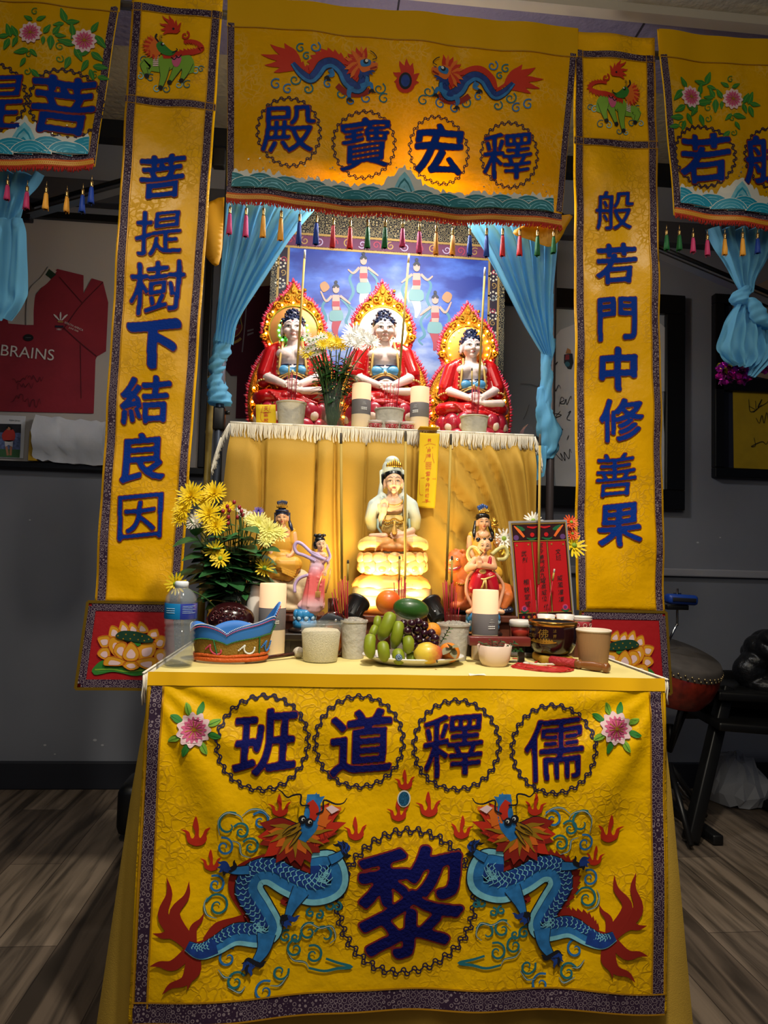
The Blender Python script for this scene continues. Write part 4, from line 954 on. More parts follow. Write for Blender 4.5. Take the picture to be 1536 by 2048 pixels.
def dragon_small(f, S):
 st = Stitch(S, .003); u = abs(f(100, 0)[0] - f(0, 0)[0]) / 100; F_ = lambda L_: [f(*p) for p in L_]
 sg = 1 if f(100, 0)[0] > f(0, 0)[0] else -1
 cloud(st, f, [(345, 215, 22, 60, 1.2, 1), (405, 210, 26, 60, 1.2, -1), (370, 250, 18, 60, 1.2, 1), (240, 365, 26, 60, 1.2, 1), (320, 345, 28, 60, 1.3, -1), (290, 385, 24, 60, 1.2, 1), (375, 385, 24, 60, 1.2, -1), (460, 360, 20, 60, 1.2, 1), (515, 395, 24, 60, 1.2, -1), (560, 425, 24, 60, 1.2, 1), (680, 380, 28, 60, 1.3, -1), (625, 420, 26, 60, 1.3, 1), (700, 425, 26, 60, 1.2, 1)], u * 6, (TEAL, B2))
 for tip, w_ in [((175, 238), 26), ((215, 195), 34), ((275, 190), 36), ((310, 215), 26), ((190, 285), 26), ((230, 315), 26), ((330, 240), 22)]: ptail(st, f, (330, 290), tip, u * w_ * 1.3, RED, 1, .05)
 body = [(310, 278), (345, 320), (385, 345), (415, 320), (440, 285), (480, 272), (520, 300), (545, 345), (590, 375), (615, 340), (600, 295)]
 st.ribbon(F_([(340, 285), (385, 320), (410, 270), (460, 240), (520, 260), (560, 310), (600, 360)]), [u * 16, u * 30, u * 40, u * 40, u * 36, u * 34, u * 16], RED, 1, 6, spike=u * 14 * sg)
 st.ribbon(F_([(500, 360), (540, 390), (600, 400), (640, 385)]), u * 26, DRED, 1, 5)
 ws = [u * q for q in (20, 32, 38, 40, 42, 44, 46, 48, 48, 44, 34)]
 st.ribbon(F_(body), [w_ * 1.12 for w_ in ws], BLK, 2, 6); st.ribbon(F_(body), ws, B1, 3, 6); st.ribbon(F_(body), [w_ * .36 for w_ in ws], B2, 4, 6, off=[-sg * w_ * .3 for w_ in ws])
 for pts in [[(470, 300), (480, 320), (460, 330)], [(560, 365), (550, 395), (555, 415)], [(600, 370), (640, 360), (650, 385)]]:
  st.ribbon(F_(pts), [u * 26, u * 20, u * 10], B2, 5, 4)
  for d in (-16, 0, 16): ptail(st, f, pts[-1], (pts[-1][0] + d, pts[-1][1] + 18), u * 9, BLK, 6)
 for k in range(11):
  a = radians(70 + k * 18); ptail(st, f, (600, 275), (600 + 72 * cos(a), 275 - 72 * sin(a)), u * 28, ORG if k % 2 else RED, 6, .05)
 for k in range(8):
  a = radians(-100 + k * 18); ptail(st, f, (612, 290), (612 + 58 * cos(a), 290 - 48 * sin(a)), u * 20, B1, 7, .05)
 st.fill(F_([(585, 262), (615, 250), (650, 272), (672, 275), (668, 300), (640, 305), (605, 310)]), ORG, 8, 3); st.fill(F_([(600, 262), (640, 262), (640, 285), (605, 288)]), B2, 9, 3)
 st.disc(f(622, 268), u * 12, BLK, 10, 10); st.disc(f(625, 266), u * 7, WHT, 11, 8); st.ribbon(F_([(640, 300), (668, 292)]), u * 8, DRED, 10)
 st.ribbon(F_([(650, 262), (668, 255), (655, 235), (640, 225)]), u * 4, BLK, 10)
 return st
mx_ = fV(808, 170)[0]
for sg in (1, -1):
 g = z2 if sg == 1 else (lambda zx, zy: (2 * mx_ - z2(zx, zy)[0], z2(zx, zy)[1] - .0))
 dragon_small(g, SV).build('dragon_emblem', EMB, vt)
st = Stitch(SV, .003); u = .0007
for tip in [(765, 262), (795, 255), (822, 275), (738, 310), (850, 320), (742, 350), (848, 360)]: ptail(st, z2, (790, 350), tip, .022, RED, 1, .08)
st.disc(z2(790, 360), .028, RED, 2, 20, .03); st.disc(z2(790, 350), .019, BLK, 3, 20, .026); st.disc(z2(790, 350), .013, B1, 4, 18, .019); st.build('flaming_pearl', EMB, vt)
def waves(t, S, zb, x0, x1, r, step, peaks, teal, seed=1):
 st = Stitch(S, .003); rnd = random.Random(seed)
 ztop = lambda x: zb(x) + .04 + r * .95 + sum(ph * max(0, 1 - abs(x - pc) / pw) for pc, ph, pw in peaks)
 pts = [(x0, zb(x0) + .04)]; n = int((x1 - x0) / .006)
 for i in range(n + 1):
  x = x0 + (x1 - x0) * i / n; pts.append((x, ztop(x) + .006 + rnd.uniform(-.006, .011)))
 pts.append((x1, zb(x1) + .04)); st.fill(pts, WHT, 0, 0, .05); st.build('foam_edge', EMB, t)
 st = Stitch(S, .0035); EM = list(EMB); EM[TEAL] = teal
 for pc, ph, pw in peaks:
  for q, sc_ in enumerate([1, .9, .72, .64, .46, .38]):
   h = (ph + r) * sc_; w_ = pw * .62 * sc_; z0 = zb(pc) + .04
   st.fill([(pc - w_, z0), (pc - w_ * .8, z0 + h * .4), (pc - w_ * .4, z0 + h * .8), (pc, z0 + h), (pc + w_ * .4, z0 + h * .8), (pc + w_ * .8, z0 + h * .4), (pc + w_, z0)], (TEAL if q % 2 == 0 else B3) if q else WHT, 1 + q * .7, 0, .05)
 wave_scallops(st, x0, x1, lambda x: zb(x) + .04, r, step, TEAL, 6)
 st.build('wave_band', EM, t)
 st = Stitch(S, .003)
 for i in range(int((x1 - x0) * 34)):
  x = rnd.uniform(x0 + .01, x1 - .01); st.disc((x, ztop(x) + rnd.uniform(.01, .05)), rnd.uniform(.0012, .003), 0, 1, 7)
 st.build('sequins', [mat('sequin_silver', '#d8d2b8', .2, metal=.7)], t)['kind'] = 'stuff'
pk = fV(808, 380)[0]
waves(vt, SV, zbV, -.283, .655, .042, .076, [(pk, .062, .07)], mat('thread_sea_green', '#1b7480', .55))
for k, (zx, za, zb2, c) in enumerate([(42, 895, 995, 'p'), (112, 905, 1010, 'p'), (187, 920, 1020, 'y'), (262, 925, 1032, 'y'), (340, 935, 1045, 'b'), (412, 935, 1045, 'b'), (484, 945, 1055, 'r'), (556, 953, 1058, 'r'), (630, 960, 1062, 'g'), (703, 965, 1068, 'g'), (778, 970, 1060, 'p'), (850, 977, 1085, 'p'), (922, 980, 1088, 'o'), (995, 985, 1085, 'o'), (1067, 988, 1088, 'b'), (1135, 1010, 1100, 'b'), (1203, 990, 1098, 'r'), (1277, 1000, 1093, 'r'), (1352, 992, 1095, 'g'), (1425, 977, 1078, 'g')]):
 x, za_ = z2(zx, za); zb_ = z2(zx, zb2)[1]; tassel(vt, x, SV(x, za_) - .004, zbV(min(.684, x)) - .004, zb_, TCOL[c], k)
# -- left valance
def vine(st, f, flowers, leaves, curls, w_):
 for c, r in flowers: peony(st, f(*c), r, False)
 for (x, y, a, L_) in leaves:
  a = radians(a); c = f(x, y); L_ = L_ * .85; s = L_ * .22
  p = lambda t, o: (c[0] + t * cos(a) - o * sin(a), c[1] + t * sin(a) + o * cos(a))
  st.fill([p(0, 0), p(L_ * .35, s), p(L_ * .7, s * .7), p(L_, 0), p(L_ * .6, -s * .8), p(L_ * .3, -s)], GRN, 1, 3); st.ribbon([p(0, 0), p(L_ * .9, 0)], .001, LIME, 2, 2)
 for (x, y, r, a, t_, sg) in curls: st.spiral(f(x, y), r, radians(a), t_, w_, GRN, 1, sg)
VW = 1.02
lt, SL_, zbL, XL = valance('left valance with pink peonies, blue waves and fringe, above the red shirt frame', (-1.62, 2.62), (-.612, 2.62), (-1.6, fV(-560, 300)[1]), (-.662, fV(197, 332)[1]), fV(100, 10)[1], .012, 2.2, sag=.03)
braid(lt, SL_, zbL, -1.6, -.664); pkl = fV(47, 330)[0]
waves(lt, SL_, zbL, -1.58, -.68, .045, .1, [(pkl, .055, .078)], mat('thread_turquoise', '#1590b0', .5))
st = Stitch(SL_, .003); st.ribbon([(XL(1, z) - .012, z) for z in [2.57 - i * .5 / 20 for i in range(21)]], .02, 0, 0, 2); st.build('side_border', [M_bord], lt)
for ch, (px, py), sz in [('菩', (127, 212), .165), ('提', (-12, 205), .165)]:
 st = Stitch(SL_, .003); put_char(st, ch, fV(px, py), sz, 0, 1, 'auto', 96, rot=-.06); st.build('written_character', [M_navyb, M_rede], lt, 'blue character ' + ch)
for (px, py) in [(133, 208), (-20, 196)]:
 st = Stitch(SL_, .003); chain_ring(st, fV(px, py), .098, 28, .0028); st.build('chain_ring', [M_line], lt)
zl = XZ(YV, 0, 0, 3.339)
LV = [(240, 160, 90, .0), (225, 150, 150, .035), (250, 150, 30, .035), (75, 250, 110, .05), (65, 260, 250, .045), (60, 240, 190, .04), (120, 250, 120, .045), (120, 250, 250, .04), (300, 240, 60, .04), (300, 260, 270, .03), (360, 240, 60, .04), (350, 250, 270, .05), (370, 245, 5, .036), (200, 350, 190, .05), (210, 345, -45, .035), (180, 400, 240, .035), (220, 480, -45, .04), (440, 150, 110, .05), (440, 150, 10, .045), (430, 160, 200, .036), (490, 240, 100, .045), (490, 230, 250, .02), (610, 220, 60, .045), (640, 240, -50, .055), (500, 300, 170, .055), (500, 320, -60, .05), (600, 340, 200, .05), (610, 350, -35, .05), (590, 400, 240, .045), (620, 440, -5, .05), (600, 460, -70, .04), (650, 510, -10, .04), (470, 380, 250, .045)]
LC = [(240, 90, .011, 60, 1.2, 1), (205, 380, .01, 60, 1.2, 1), (190, 490, .011, 60, 1.2, -1), (405, 320, .013, 60, 1.3, 1), (400, 400, .012, 60, 1.2, -1), (630, 500, .012, 60, 1.3, 1)]
st = Stitch(SL_, .003); vine(st, zl, [((212, 235), .03), ((565, 275), .032)], LV, LC, .0025); st.build('peony_spray', EMB, lt)
z5 = XZ(YV, 0, 200, 5.689)
for k, (zx, za, zb2, c) in enumerate([(-300, 850, 1120, 'r'), (-110, 870, 1140, 'r'), (108, 885, 1155, 'p'), (325, 945, 1250, 'p'), (540, 955, 1255, 'y'), (757, 980, 1260, 'y'), (937, 950, 1260, 'b'), (1045, 870, 1170, 'b')]):
 x, za_ = z5(zx, za); tassel(lt, x, SL_(x, za_) - .004, za_, z5(zx, zb2)[1], TCOL[c], 40 + k)
# -- right valance
rt, SR, zbR, XR = valance('right valance with pink peonies, blue waves and fringe, above the yellow shirt frame', (.972, 2.62), (1.98, 2.62), (1.03, fV(1338, 428)[1]), (1.97, fV(1338, 428)[1] + .01), fV(1400, 122)[1], .012, 4.4, sag=.03)
braid(rt, SR, zbR, 1.03, 1.97); pkr = fV(1480, 380)[0]
waves(rt, SR, zbR, 1.045, 1.96, .045, .1, [(pkr, .055, .078)], mat('thread_turquoise', '#1590b0', .5))
st = Stitch(SR, .003); st.ribbon([(XR(0, z) + .012, z) for z in [2.54 - i * .5 / 20 for i in range(21)]], .02, 0, 0, 2); st.build('side_border', [M_bord], rt)
for ch, (px, py), sz in [('若', (1408, 316), .15), ('般', (1533, 320), .15)]:
 st = Stitch(SR, .003); put_char(st, ch, fV(px, py), sz, 0, 1, 'auto', 96); st.build('written_character', [M_navyb, M_rede], rt, 'blue character ' + ch)
for (px, py) in [(1408, 311), (1545, 318)]:
 st = Stitch(SR, .003); chain_ring(st, fV(px, py), .094, 28, .0028); st.build('chain_ring', [M_line], rt)
def zr(zx, zy):
 x, z = zl(zx, zy); a = zl(565, 275); b = fV(1381, 195); return (b[0] - (x - a[0]) * .92, b[1] + (z - a[1]) * .95)
st = Stitch(SR, .003); vine(st, zr, [((212, 235), .03), ((565, 275), .031)], [(x, y, 180 - a, L_) for x, y, a, L_ in LV], LC, .0025); st.build('peony_spray', EMB, rt)
for k, (zx, za, zb2, c) in enumerate([(788, 1670, 1845, 'g'), (883, 1670, 1845, 'g'), (985, 1690, 1860, 'p'), (1095, 1700, 1880, 'p'), (1213, 1700, 1885, 'y'), (1328, 1700, 1900, 'y'), (1445, 1705, 1880, 'b'), (1555, 1705, 1880, 'b')]):
 p = XZ(YV, 1120, 0, 3.692); x, za_ = p(zx, za); tassel(rt, x, SR(x, za_) - .004, za_, p(zx, zb2)[1], TCOL[c], 60 + k)
# ------------------------------------------------------------------ canopy frame behind the cloths
M_pole = mat('pole_brown', '#4a4346', .4, metal=.5)
M_polb = mat('pole_blue_grey', '#525a6a', .35, metal=.6)
M_plast = mat('plastic_black', '#0c0c0e', .4)
M_alu = mat('bar_grey', '#8d8f96', .35, metal=.8)
YP = 2.13
fP = XZ(YP)
def pole(px, label, m, bracket):
 x = fP(*px)[0]; t = thing('canopy_pole', (x, YP, 0), label, 'pole')
 MB().tube([(x, YP, 0), (x, YP, 2.56)], .0125, 14).build('tube', m, t)
 b = MB(); b.box((x, YP, bracket), (.034, .034, .07), bev=.005); b.tube([(x + .018, YP, bracket + .02), (x + .03, YP, bracket + .02)], .006, 8); b.build('clamp', M_plast, t)
 b = MB(); b.box((x, YP, .01), (.034, .034, .02), bev=.004); b.build('foot', M_plast, t)
 return x
xpl = pole((436, 900), 'blue-grey canopy pole wrapped in blue cloth at the left of the statues', M_polb, fP(436, 838)[1])
xpr = pole((1100, 950), 'brown canopy pole wrapped in blue cloth at the right of the statues', M_pole, fP(1100, 440)[1])
t = thing('top_rail', (.2, YP - .05, 2.58), 'metal rail along the ceiling that the valances hang from', 'rail'); MB().tube([(-1.7, YP - .075, 2.585), (2.0, YP - .075, 2.585)], .012, 10).build('rail_tube', M_alu, t)
def strut(a, b, label):
 t = thing('canopy_strut', tuple((Vector(a) + Vector(b)) / 2), label, 'strut', None)
 a, b = Vector(a), Vector(b); d = (b - a).normalized()
 mb = MB(); mb.tube([a, b], .014, 4); mb.build('bar', M_alu, t, smooth=False)
 mb = MB(); mb.tube([a + Vector((0, 0, .03)), b + Vector((0, 0, .03))], .008, 6); mb.build('rail', M_plast, t)
 j = MB()
 for q in (a, b): j.box(q + Vector((0, 0, .012)), (.04, .03, .06), bev=.005)
 j.build('joint', M_plast, t, smooth=False)
strut(at(52, 432, 2.3), at(438, 325, 2.18), 'grey scissor bar of the canopy crossing left of the middle valance')
strut(at(1298, 502, 2.3), at(1560, 612, 2.3), 'grey scissor bar of the canopy behind the right knotted curtain')
# bamboo pole
x = fP(410, 900)[0]; t = thing('bamboo_pole', (x, YP + .06, 0), 'yellowish bamboo pole standing beside the left canopy pole', 'bamboo pole')
prof = []
for k in range(9):
 z = k * .17; prof += [(.0105, z + .004), (.0098, z + .08), (.0105, z + .16), (.0122, z + .168)]
MB().lathe([(0, 0)] + prof + [(0, 1.53)], (x, YP + .06, 0), 12).build('cane', mat('bamboo', '#8f7a3a', .45, var=.2, vscale=30), t)
# yellow spare cloth showing behind the pole on both sides
for pts, lab in [([(400, 420), (452, 395), (447, 470), (438, 530), (418, 522), (398, 480)], 'yellow cloth corner hanging behind the left canopy pole'), ([(1040, 455), (1140, 428), (1132, 455), (1108, 492), (1070, 484), (1030, 470)], 'yellow cloth corner hanging behind the right end of the middle valance')]:
 Yc = YP + .04 if pts[0][0] < 800 else YV + .02
 st = Stitch(lambda x, z, Y=Yc: Y + .004 * sin(x * 60 + z * 20), 0); st.fill([tuple(XZ(Yc)(*p)) for p in pts], 0, 0, 3, .02)
 o = st.mb.build('spare_cloth', mat('cloth_amber', '#d09308', .5, transl=.2), None, solid=.002); tag(o, lab, 'cloth')
# ------------------------------------------------------------------ blue curtains
M_sky = mat('chiffon_blue', '#76c4ee', .75, transl=.45, var=.06, vscale=6)
def folded(rows, n=56, amp=.012, freq=9, seed=0, thick=.0016):
 """rows: list of (left point, right point, fold amplitude factor); cloth swept through the rows"""
 mb = MB(); vs = []; k = len(rows)
 for j, (a, b, am) in enumerate(rows):
  a, b = Vector(a), Vector(b); w_ = (b - a).length
  for i in range(n + 1):
   u_ = i / n; p = a.lerp(b, u_)
   d = sin(u_ * freq * 2 * pi + seed + .5 * sin(j * .6)) * .7 + .3 * sin(u_ * freq * 3.7 * pi + 2 * seed + j * .2)
   vs.append(p + Vector((0, d * amp * am, 0)))
 mb.add(vs, [(j * (n + 1) + i, (j + 1) * (n + 1) + i, (j + 1) * (n + 1) + i + 1, j * (n + 1) + i + 1) for j in range(k - 1) for i in range(n)])
 return mb
def rows_px(spec, n=6):
 """spec rows: (pxL, pyL, pxR, pyR, Y, amp) interpolated smoothly"""
 L_ = cr([at(a, b, Y) for a, b, c, d, Y, m in spec], n); R_ = cr([at(c, d, Y) for a, b, c, d, Y, m in spec], n); A_ = cr([(m, 0, 0) for *_, m in spec], n)
 return list(zip(L_, R_, [q[0] for q in A_]))
def wrap(mb, pts, radii, turns, n=26, seed=0, lobes=3, depth=.14):
 """bunched cloth twisted round a pole"""
 q = cr([Vector(p) for p in pts], 8); rs = lerpw(radii, len(q)); vs = []; fs = []; k = len(q)
 for i, p in enumerate(q):
  t = i / (k - 1)
  for j in range(n):
   a = 2 * pi * j / n; ph = turns * 2 * pi * t
   r = rs[i] * (1 + depth * sin(lobes * a + ph * 2 + seed) + depth * .6 * sin(2 * lobes * a + ph * 3.1 + seed * 2) + .07 * sin(9 * t * pi + 2 * a))
   vs.append(p + Vector((cos(a) * r, sin(a) * r, 0)))
 for i in range(k - 1):
  for j in range(n): fs.append((i * n + j, i * n + (j + 1) % n, (i + 1) * n + (j + 1) % n, (i + 1) * n + j))
 fs.append(tuple(range(n - 1, -1, -1))); fs.append(tuple((k - 1) * n + j for j in range(n)))
 mb.add(vs, fs)
# left of the statues
t = thing('curtain', tuple(at(437, 810, YP)), 'sky blue chiffon curtain swagged and wound down the left canopy pole', 'curtain', 'blue curtains')
folded(rows_px([(452, 395, 640, 405, YP - .08, .5), (447, 470, 592, 462, YP - .07, 1), (440, 560, 527, 560, YP - .055, .9), (434, 630, 478, 640, YP - .04, .55), (430, 680, 466, 690, YP - .03, .3)]), 64, .016, 6, .4).build('swag', M_sky, t)
mb = MB(); wrap(mb, [at(*p, YP) for p in [(450, 640), (446, 690), (441, 715), (438, 728)]], [.022, .025, .023, .012], 1.2); mb.build('twist', M_sky, t)
mb = MB(); wrap(mb, [at(*p, YP) for p in [(437, 690), (438, 712), (434, 735), (436, 755)]], [.012, .022, .024, .016], 1.6, seed=1)
wrap(mb, [at(*p, YP) for p in [(436, 742), (433, 765), (438, 785), (440, 808)]], [.014, .024, .03, .036], 1.2, seed=2, lobes=4); mb.build('knot', M_sky, t)
# right of the statues
t = thing('curtain', tuple(at(1098, 900, YP)), 'sky blue chiffon curtain swagged and wound down the right canopy pole', 'curtain', 'blue curtains')
folded(rows_px([(905, 405, 1120, 440, YP - .08, .5), (950, 470, 1117, 480, YP - .07, 1), (1003, 560, 1108, 590, YP - .055, 1), (1050, 650, 1104, 670, YP - .04, .6), (1085, 708, 1106, 712, YP - .03, .3)]), 64, .016, 6, 1.4).build('swag', M_sky, t)
mb = MB(); wrap(mb, [at(*p, YP) for p in [(1100, 590), (1096, 680), (1094, 740), (1092, 800), (1096, 830)]], [.013, .02, .018, .02, .014], 1.6, seed=4); mb.build('twist', M_sky, t)
mb = MB(); wrap(mb, [at(*p, YP) for p in [(1085, 775), (1088, 820), (1098, 860), (1098, 898), (1094, 918)]], [.014, .024, .033, .027, .016], 1.1, seed=3, lobes=4); mb.build('knot', M_sky, t)
folded(rows_px([(1070, 890, 1095, 892, YP - .035, .6), (1066, 930, 1092, 925, YP - .035, 1), (1072, 962, 1088, 952, YP - .035, .8)], 5), 20, .006, 3).build('tail', M_sky, t)
# far left
YC = 2.12
t = thing('curtain', tuple(at(20, 640, YC)), 'sky blue chiffon curtain hanging under the left valance, cut by the picture edge', 'curtain', 'blue curtains')
folded(rows_px([(-60, 330, 88, 350, YC - .06, 1), (-50, 400, 60, 395, YC - .05, 1), (-40, 440, 40, 442, YC - .04, .5)], 6), 40, .02, 4).build('swag', M_sky, t)
folded(rows_px([(-45, 436, 44, 436, YC - .05, .4), (-60, 460, 50, 470, YC - .06, 1), (-70, 560, 51, 560, YC - .06, 1), (-60, 620, 48, 600, YC - .06, 1), (-55, 640, 22, 640, YC - .06, .8)], 6), 40, .018, 3, 1).build('tail', M_sky, t)
# far right, knotted
t = thing('curtain', tuple(at(1490, 740, YC)), 'sky blue chiffon curtain tied in a big knot under the right valance', 'curtain', 'blue curtains')
folded(rows_px([(1416, 455, 1552, 455, YC - .05, 1), (1440, 510, 1540, 505, YC - .05, .8), (1468, 560, 1515, 555, YC - .05, .5), (1482, 588, 1506, 585, YC - .05, .3)], 6), 48, .02, 5, .7).build('swag', M_sky, t)
mb = MB(); wrap(mb, [at(*p, YC - .05) for p in [(1492, 575), (1480, 590), (1482, 605), (1496, 612)]], [.016, .026, .026, .014], .7, lobes=3, seed=1); mb.build('knot', M_sky, t)
mb = folded(rows_px([(1474, 606, 1510, 604, YC - .05, .5), (1448, 650, 1520, 650, YC - .055, 1), (1436, 690, 1528, 690, YC - .055, 1.1), (1444, 715, 1525, 720, YC - .055, 1), (1470, 730, 1505, 736, YC - .055, .9)], 6), 44, .018, 3.5, .2)
wrap(mb, [at(*p, YC - .065) for p in [(1500, 600), (1515, 622), (1525, 645), (1545, 655)]], [.02, .028, .026, .022], .4, lobes=2, seed=5); mb.build('tail', M_sky, t)
mb = folded(rows_px([(1516, 650, 1560, 640, YC - .04, .6), (1510, 700, 1570, 690, YC - .04, 1), (1496, 750, 1510, 756, YC - .04, .6)], 6), 24, .01, 3, .2); mb.build('tail', M_sky, t)
# foil garland under the right knot
t = thing('foil_garland', tuple(at(1480, 755, YC + .02)), 'magenta and gold foil garland below the knotted blue curtain', 'garland')
rnd = random.Random(9)
for nm, m_, cnt, box_ in [('magenta_foil', mat('foil_magenta', '#b0189a', .22, metal=.7), 90, (1436, 1500, 728, 766)), ('gold_foil', mat('foil_gold', '#a38a18', .3, metal=.6), 24, (1436, 1480, 718, 745)), ('magenta_foil', MATS['foil_magenta'], 50, (1520, 1560, 715, 745))]:
 mb = MB()
 for _ in range(cnt):
  c = at(rnd.uniform(box_[0], box_[1]), rnd.uniform(box_[2], box_[3]), YC + rnd.uniform(-.02, .03)); R = Euler((rnd.uniform(0, 6), rnd.uniform(0, 6), rnd.uniform(0, 6))).to_matrix()
  pts = [R @ Vector((cos(a) * .011 * rnd.uniform(.7, 1.2), sin(a) * .011, .002 * sin(3 * a))) + c for a in [i * pi / 3 for i in range(6)]]
  mb.add([R @ Vector((0, 0, .004)) + c] + pts, [(0, i + 1, (i + 1) % 6 + 1) for i in range(6)])
 mb.build(nm, m_, t, smooth=False)
# ------------------------------------------------------------------ painted backdrop
YD = 2.56
fD = XZ(YD)
bd = thing('painted_backdrop', (.21, YD, 1.2), 'printed sky backdrop with drifting robed figures and a brocade border behind the statues', 'backdrop')
def sky_mat():
 m = mat('print_sky', '#24408f', .45); nt = m.node_tree; N = nt.nodes; L = nt.links; b = N['Principled BSDF']
 tc_ = N.new('ShaderNodeTexCoord'); mp = N.new('ShaderNodeMapping'); mp.inputs['Scale'].default_value = (1, 1, 2.1); L.new(tc_.outputs['Object'], mp.inputs[0])
 n = N.new('ShaderNodeTexNoise'); n.inputs['Scale'].default_value = 5.5; n.inputs['Detail'].default_value = 6; L.new(mp.outputs[0], n.inputs['Vector'])
 sp = N.new('ShaderNodeSeparateXYZ'); L.new(tc_.outputs['Object'], sp.inputs[0])
 r0 = N.new('ShaderNodeMapRange'); r0.inputs['From Min'].default_value = .55; r0.inputs['From Max'].default_value = .95; r0.inputs['To Min'].default_value = .12; r0.inputs['To Max'].default_value = -.12; L.new(sp.outputs['Z'], r0.inputs['Value'])
 ad = N.new('ShaderNodeMath'); ad.operation = 'ADD'; L.new(n.outputs['Fac'], ad.inputs[0]); L.new(r0.outputs[0], ad.inputs[1])
 r = N.new('ShaderNodeValToRGB'); e = r.color_ramp.elements; e[0].position = .36; e[0].color = rgb('#1c3590') + (1,); e[1].position = .72; e[1].color = rgb('#9fb0d8') + (1,)
 k = e.new(.5); k.color = rgb('#3a60bf') + (1,); k = e.new(.58); k.color = rgb('#5f7cc4') + (1,)
 L.new(ad.outputs[0], r.inputs[0]); L.new(r.outputs[0], b.inputs['Base Color']); return m
xa, xb, za_, zb_ = -.21, .66, 0.0, fD(560, 400)[1]
MB().box(((xa + xb) / 2, YD + .006, (za_ + zb_) / 2), (xb - xa, .012, zb_ - za_)).build('brocade_border', brocade('print_brocade', '#1e2024', '#9a9170', 75, .4), bd, smooth=False)
SD = lambda x, z: YD
st = Stitch(SD, .001); xi0, xi1, zi1 = fD(580, 500)[0], fD(975, 600)[0], fD(600, 497)[1]
st.fill([(xi0, za_ + .05), (xi1, za_ + .05), (xi1, zi1), (xi0, zi1)], 0, 0, 0, .3); st.build('sky_print', [sky_mat()], bd)
st = Stitch(SD, .0015)
for x in (xi0 - .004, xi1 + .004, xi0 - .04, xi1 + .04): st.ribbon([(x, za_ + .05), (x, zi1 + .004)], .008, 1, 1, 6)
st.ribbon([(xi0 - .04, zi1 + .004), (xi1 + .04, zi1 + .004)], .008, 1, 2, 6); st.ribbon([(xi0 - .04, zi1 + .055), (xi1 + .04, zi1 + .055)], .008, 1, 2, 6)
for x in (xi0 - .022, xi1 + .022): st.ribbon([(x, za_ + .05), (x, zi1)], .03, 0, 0, 6)
st.ribbon([(xi0 - .03, zi1 + .03), (xi1 + .03, zi1 + .03)], .04, 2, 0, 6)
rnd = random.Random(2)
for k in range(22):
 for x in (xi0 - .022, xi1 + .022):
  z = 1.2 + k * .048;
  if z < zi1 - .02: st.spiral((x, z), .012, k, 1.2, .003, (3, 4, 1)[k % 3], 2)
for k in range(15): x = xi0 + k * (xi1 - xi0) / 14; st.spiral((x, zi1 + .03), .016, k * 2, 1.3, .0035, (3, 1, 5)[k % 3], 2)
for k in range(12):
 for x in (xa + .035, xb - .045):
  z = 1.3 + k * .075
  for q in range(8):
   a = q * pi / 4; st.disc((x + .016 * cos(a), z + .016 * sin(a)), .0042, 6, 1, 8)
  st.disc((x, z), .004, 6, 1, 8)
st.build('border_print', [mat('print_dark_vine', '#22192c', .5), mat('print_gold', '#a58b54', .4, metal=.3), mat('print_plum', '#5a2a4e', .5), mat('print_rose', '#9a3550', .5), mat('print_slate', '#6f7f8a', .5), mat('print_lilac', '#a59ac0', .5), mat('print_cream', '#c9c6b2', .5)], bd)
FIGM = [mat('fig_skin', '#b99a90', .5), mat('fig_hair', '#1f2a3c', .5), mat('fig_red', '#9c3a4c', .5), mat('fig_teal', '#45809a', .5), mat('fig_green', '#6a98a0', .5), mat('fig_white', '#9fb0b8', .5), mat('fig_orange', '#a8805c', .5)]
def sky_lady(px, py, s, flip, pose):
 f = lambda a, b: fD(px + a * s * flip, py + b * s); u = .00178 * s; st = Stitch(SD, .002)
 st.ribbon([f(*p) for p in [(-12, -20), (-30, 0), (-22, 30), (-32, 55), (-20, 70)]], [u * 5, u * 7, u * 3], 3, 0, 5); st.ribbon([f(*p) for p in [(12, -16), (30, 8), (22, 36), (34, 48), (26, 58)]], [u * 5, u * 7, u * 3], 3, 0, 5)
 st.ribbon([f(*p) for p in [(-2, -4), (4, 22), (-2, 50), (2, 70)]], [u * 16, u * 22, u * 16, u * 5], 2 if pose else 5, 1, 5)
 st.fill([f(*p) for p in [(-12, 12), (12, 10), (16, 30), (4, 34), (-14, 32)]], 4, 2, 3); st.ribbon([f(*p) for p in [(0, -24), (0, -6), (0, 10)]], [u * 16, u * 18, u * 15], 0, 3, 4)
 st.ribbon([f(*p) for p in [(-8, -4), (8, -4)]], u * 12, 2, 4, 3)
 st.ribbon([f(*p) for p in [(-9, -22), (-22, -10), (-34, -18 - pose * 14)]], [u * 6, u * 5, u * 3], 0, 3, 4); st.ribbon([f(*p) for p in [(9, -22), (22, -12), (32, -4)]], [u * 6, u * 5, u * 3], 0, 3, 4)
 st.disc(f(0, -36), u * 7.5, 0, 4, 12, u * 9); st.ribbon([f(-6, -40), f(0, -46), f(6, -40)], u * 6, 1, 5, 4); st.disc(f(0, -52), u * 4, 1, 5, 10)
 if pose: st.fill([f(*p) for p in [(-36, -46), (-24, -54), (-14, -40), (-28, -30)]], 6, 2, 3)
 st.build('robed_figure', FIGM, bd)
for a in [(727, 556, .92, 1, 0), (672, 612, .9, 1, 1), (833, 570, .95, -1, 0), (870, 635, .95, -1, 1)]: sky_lady(*a)
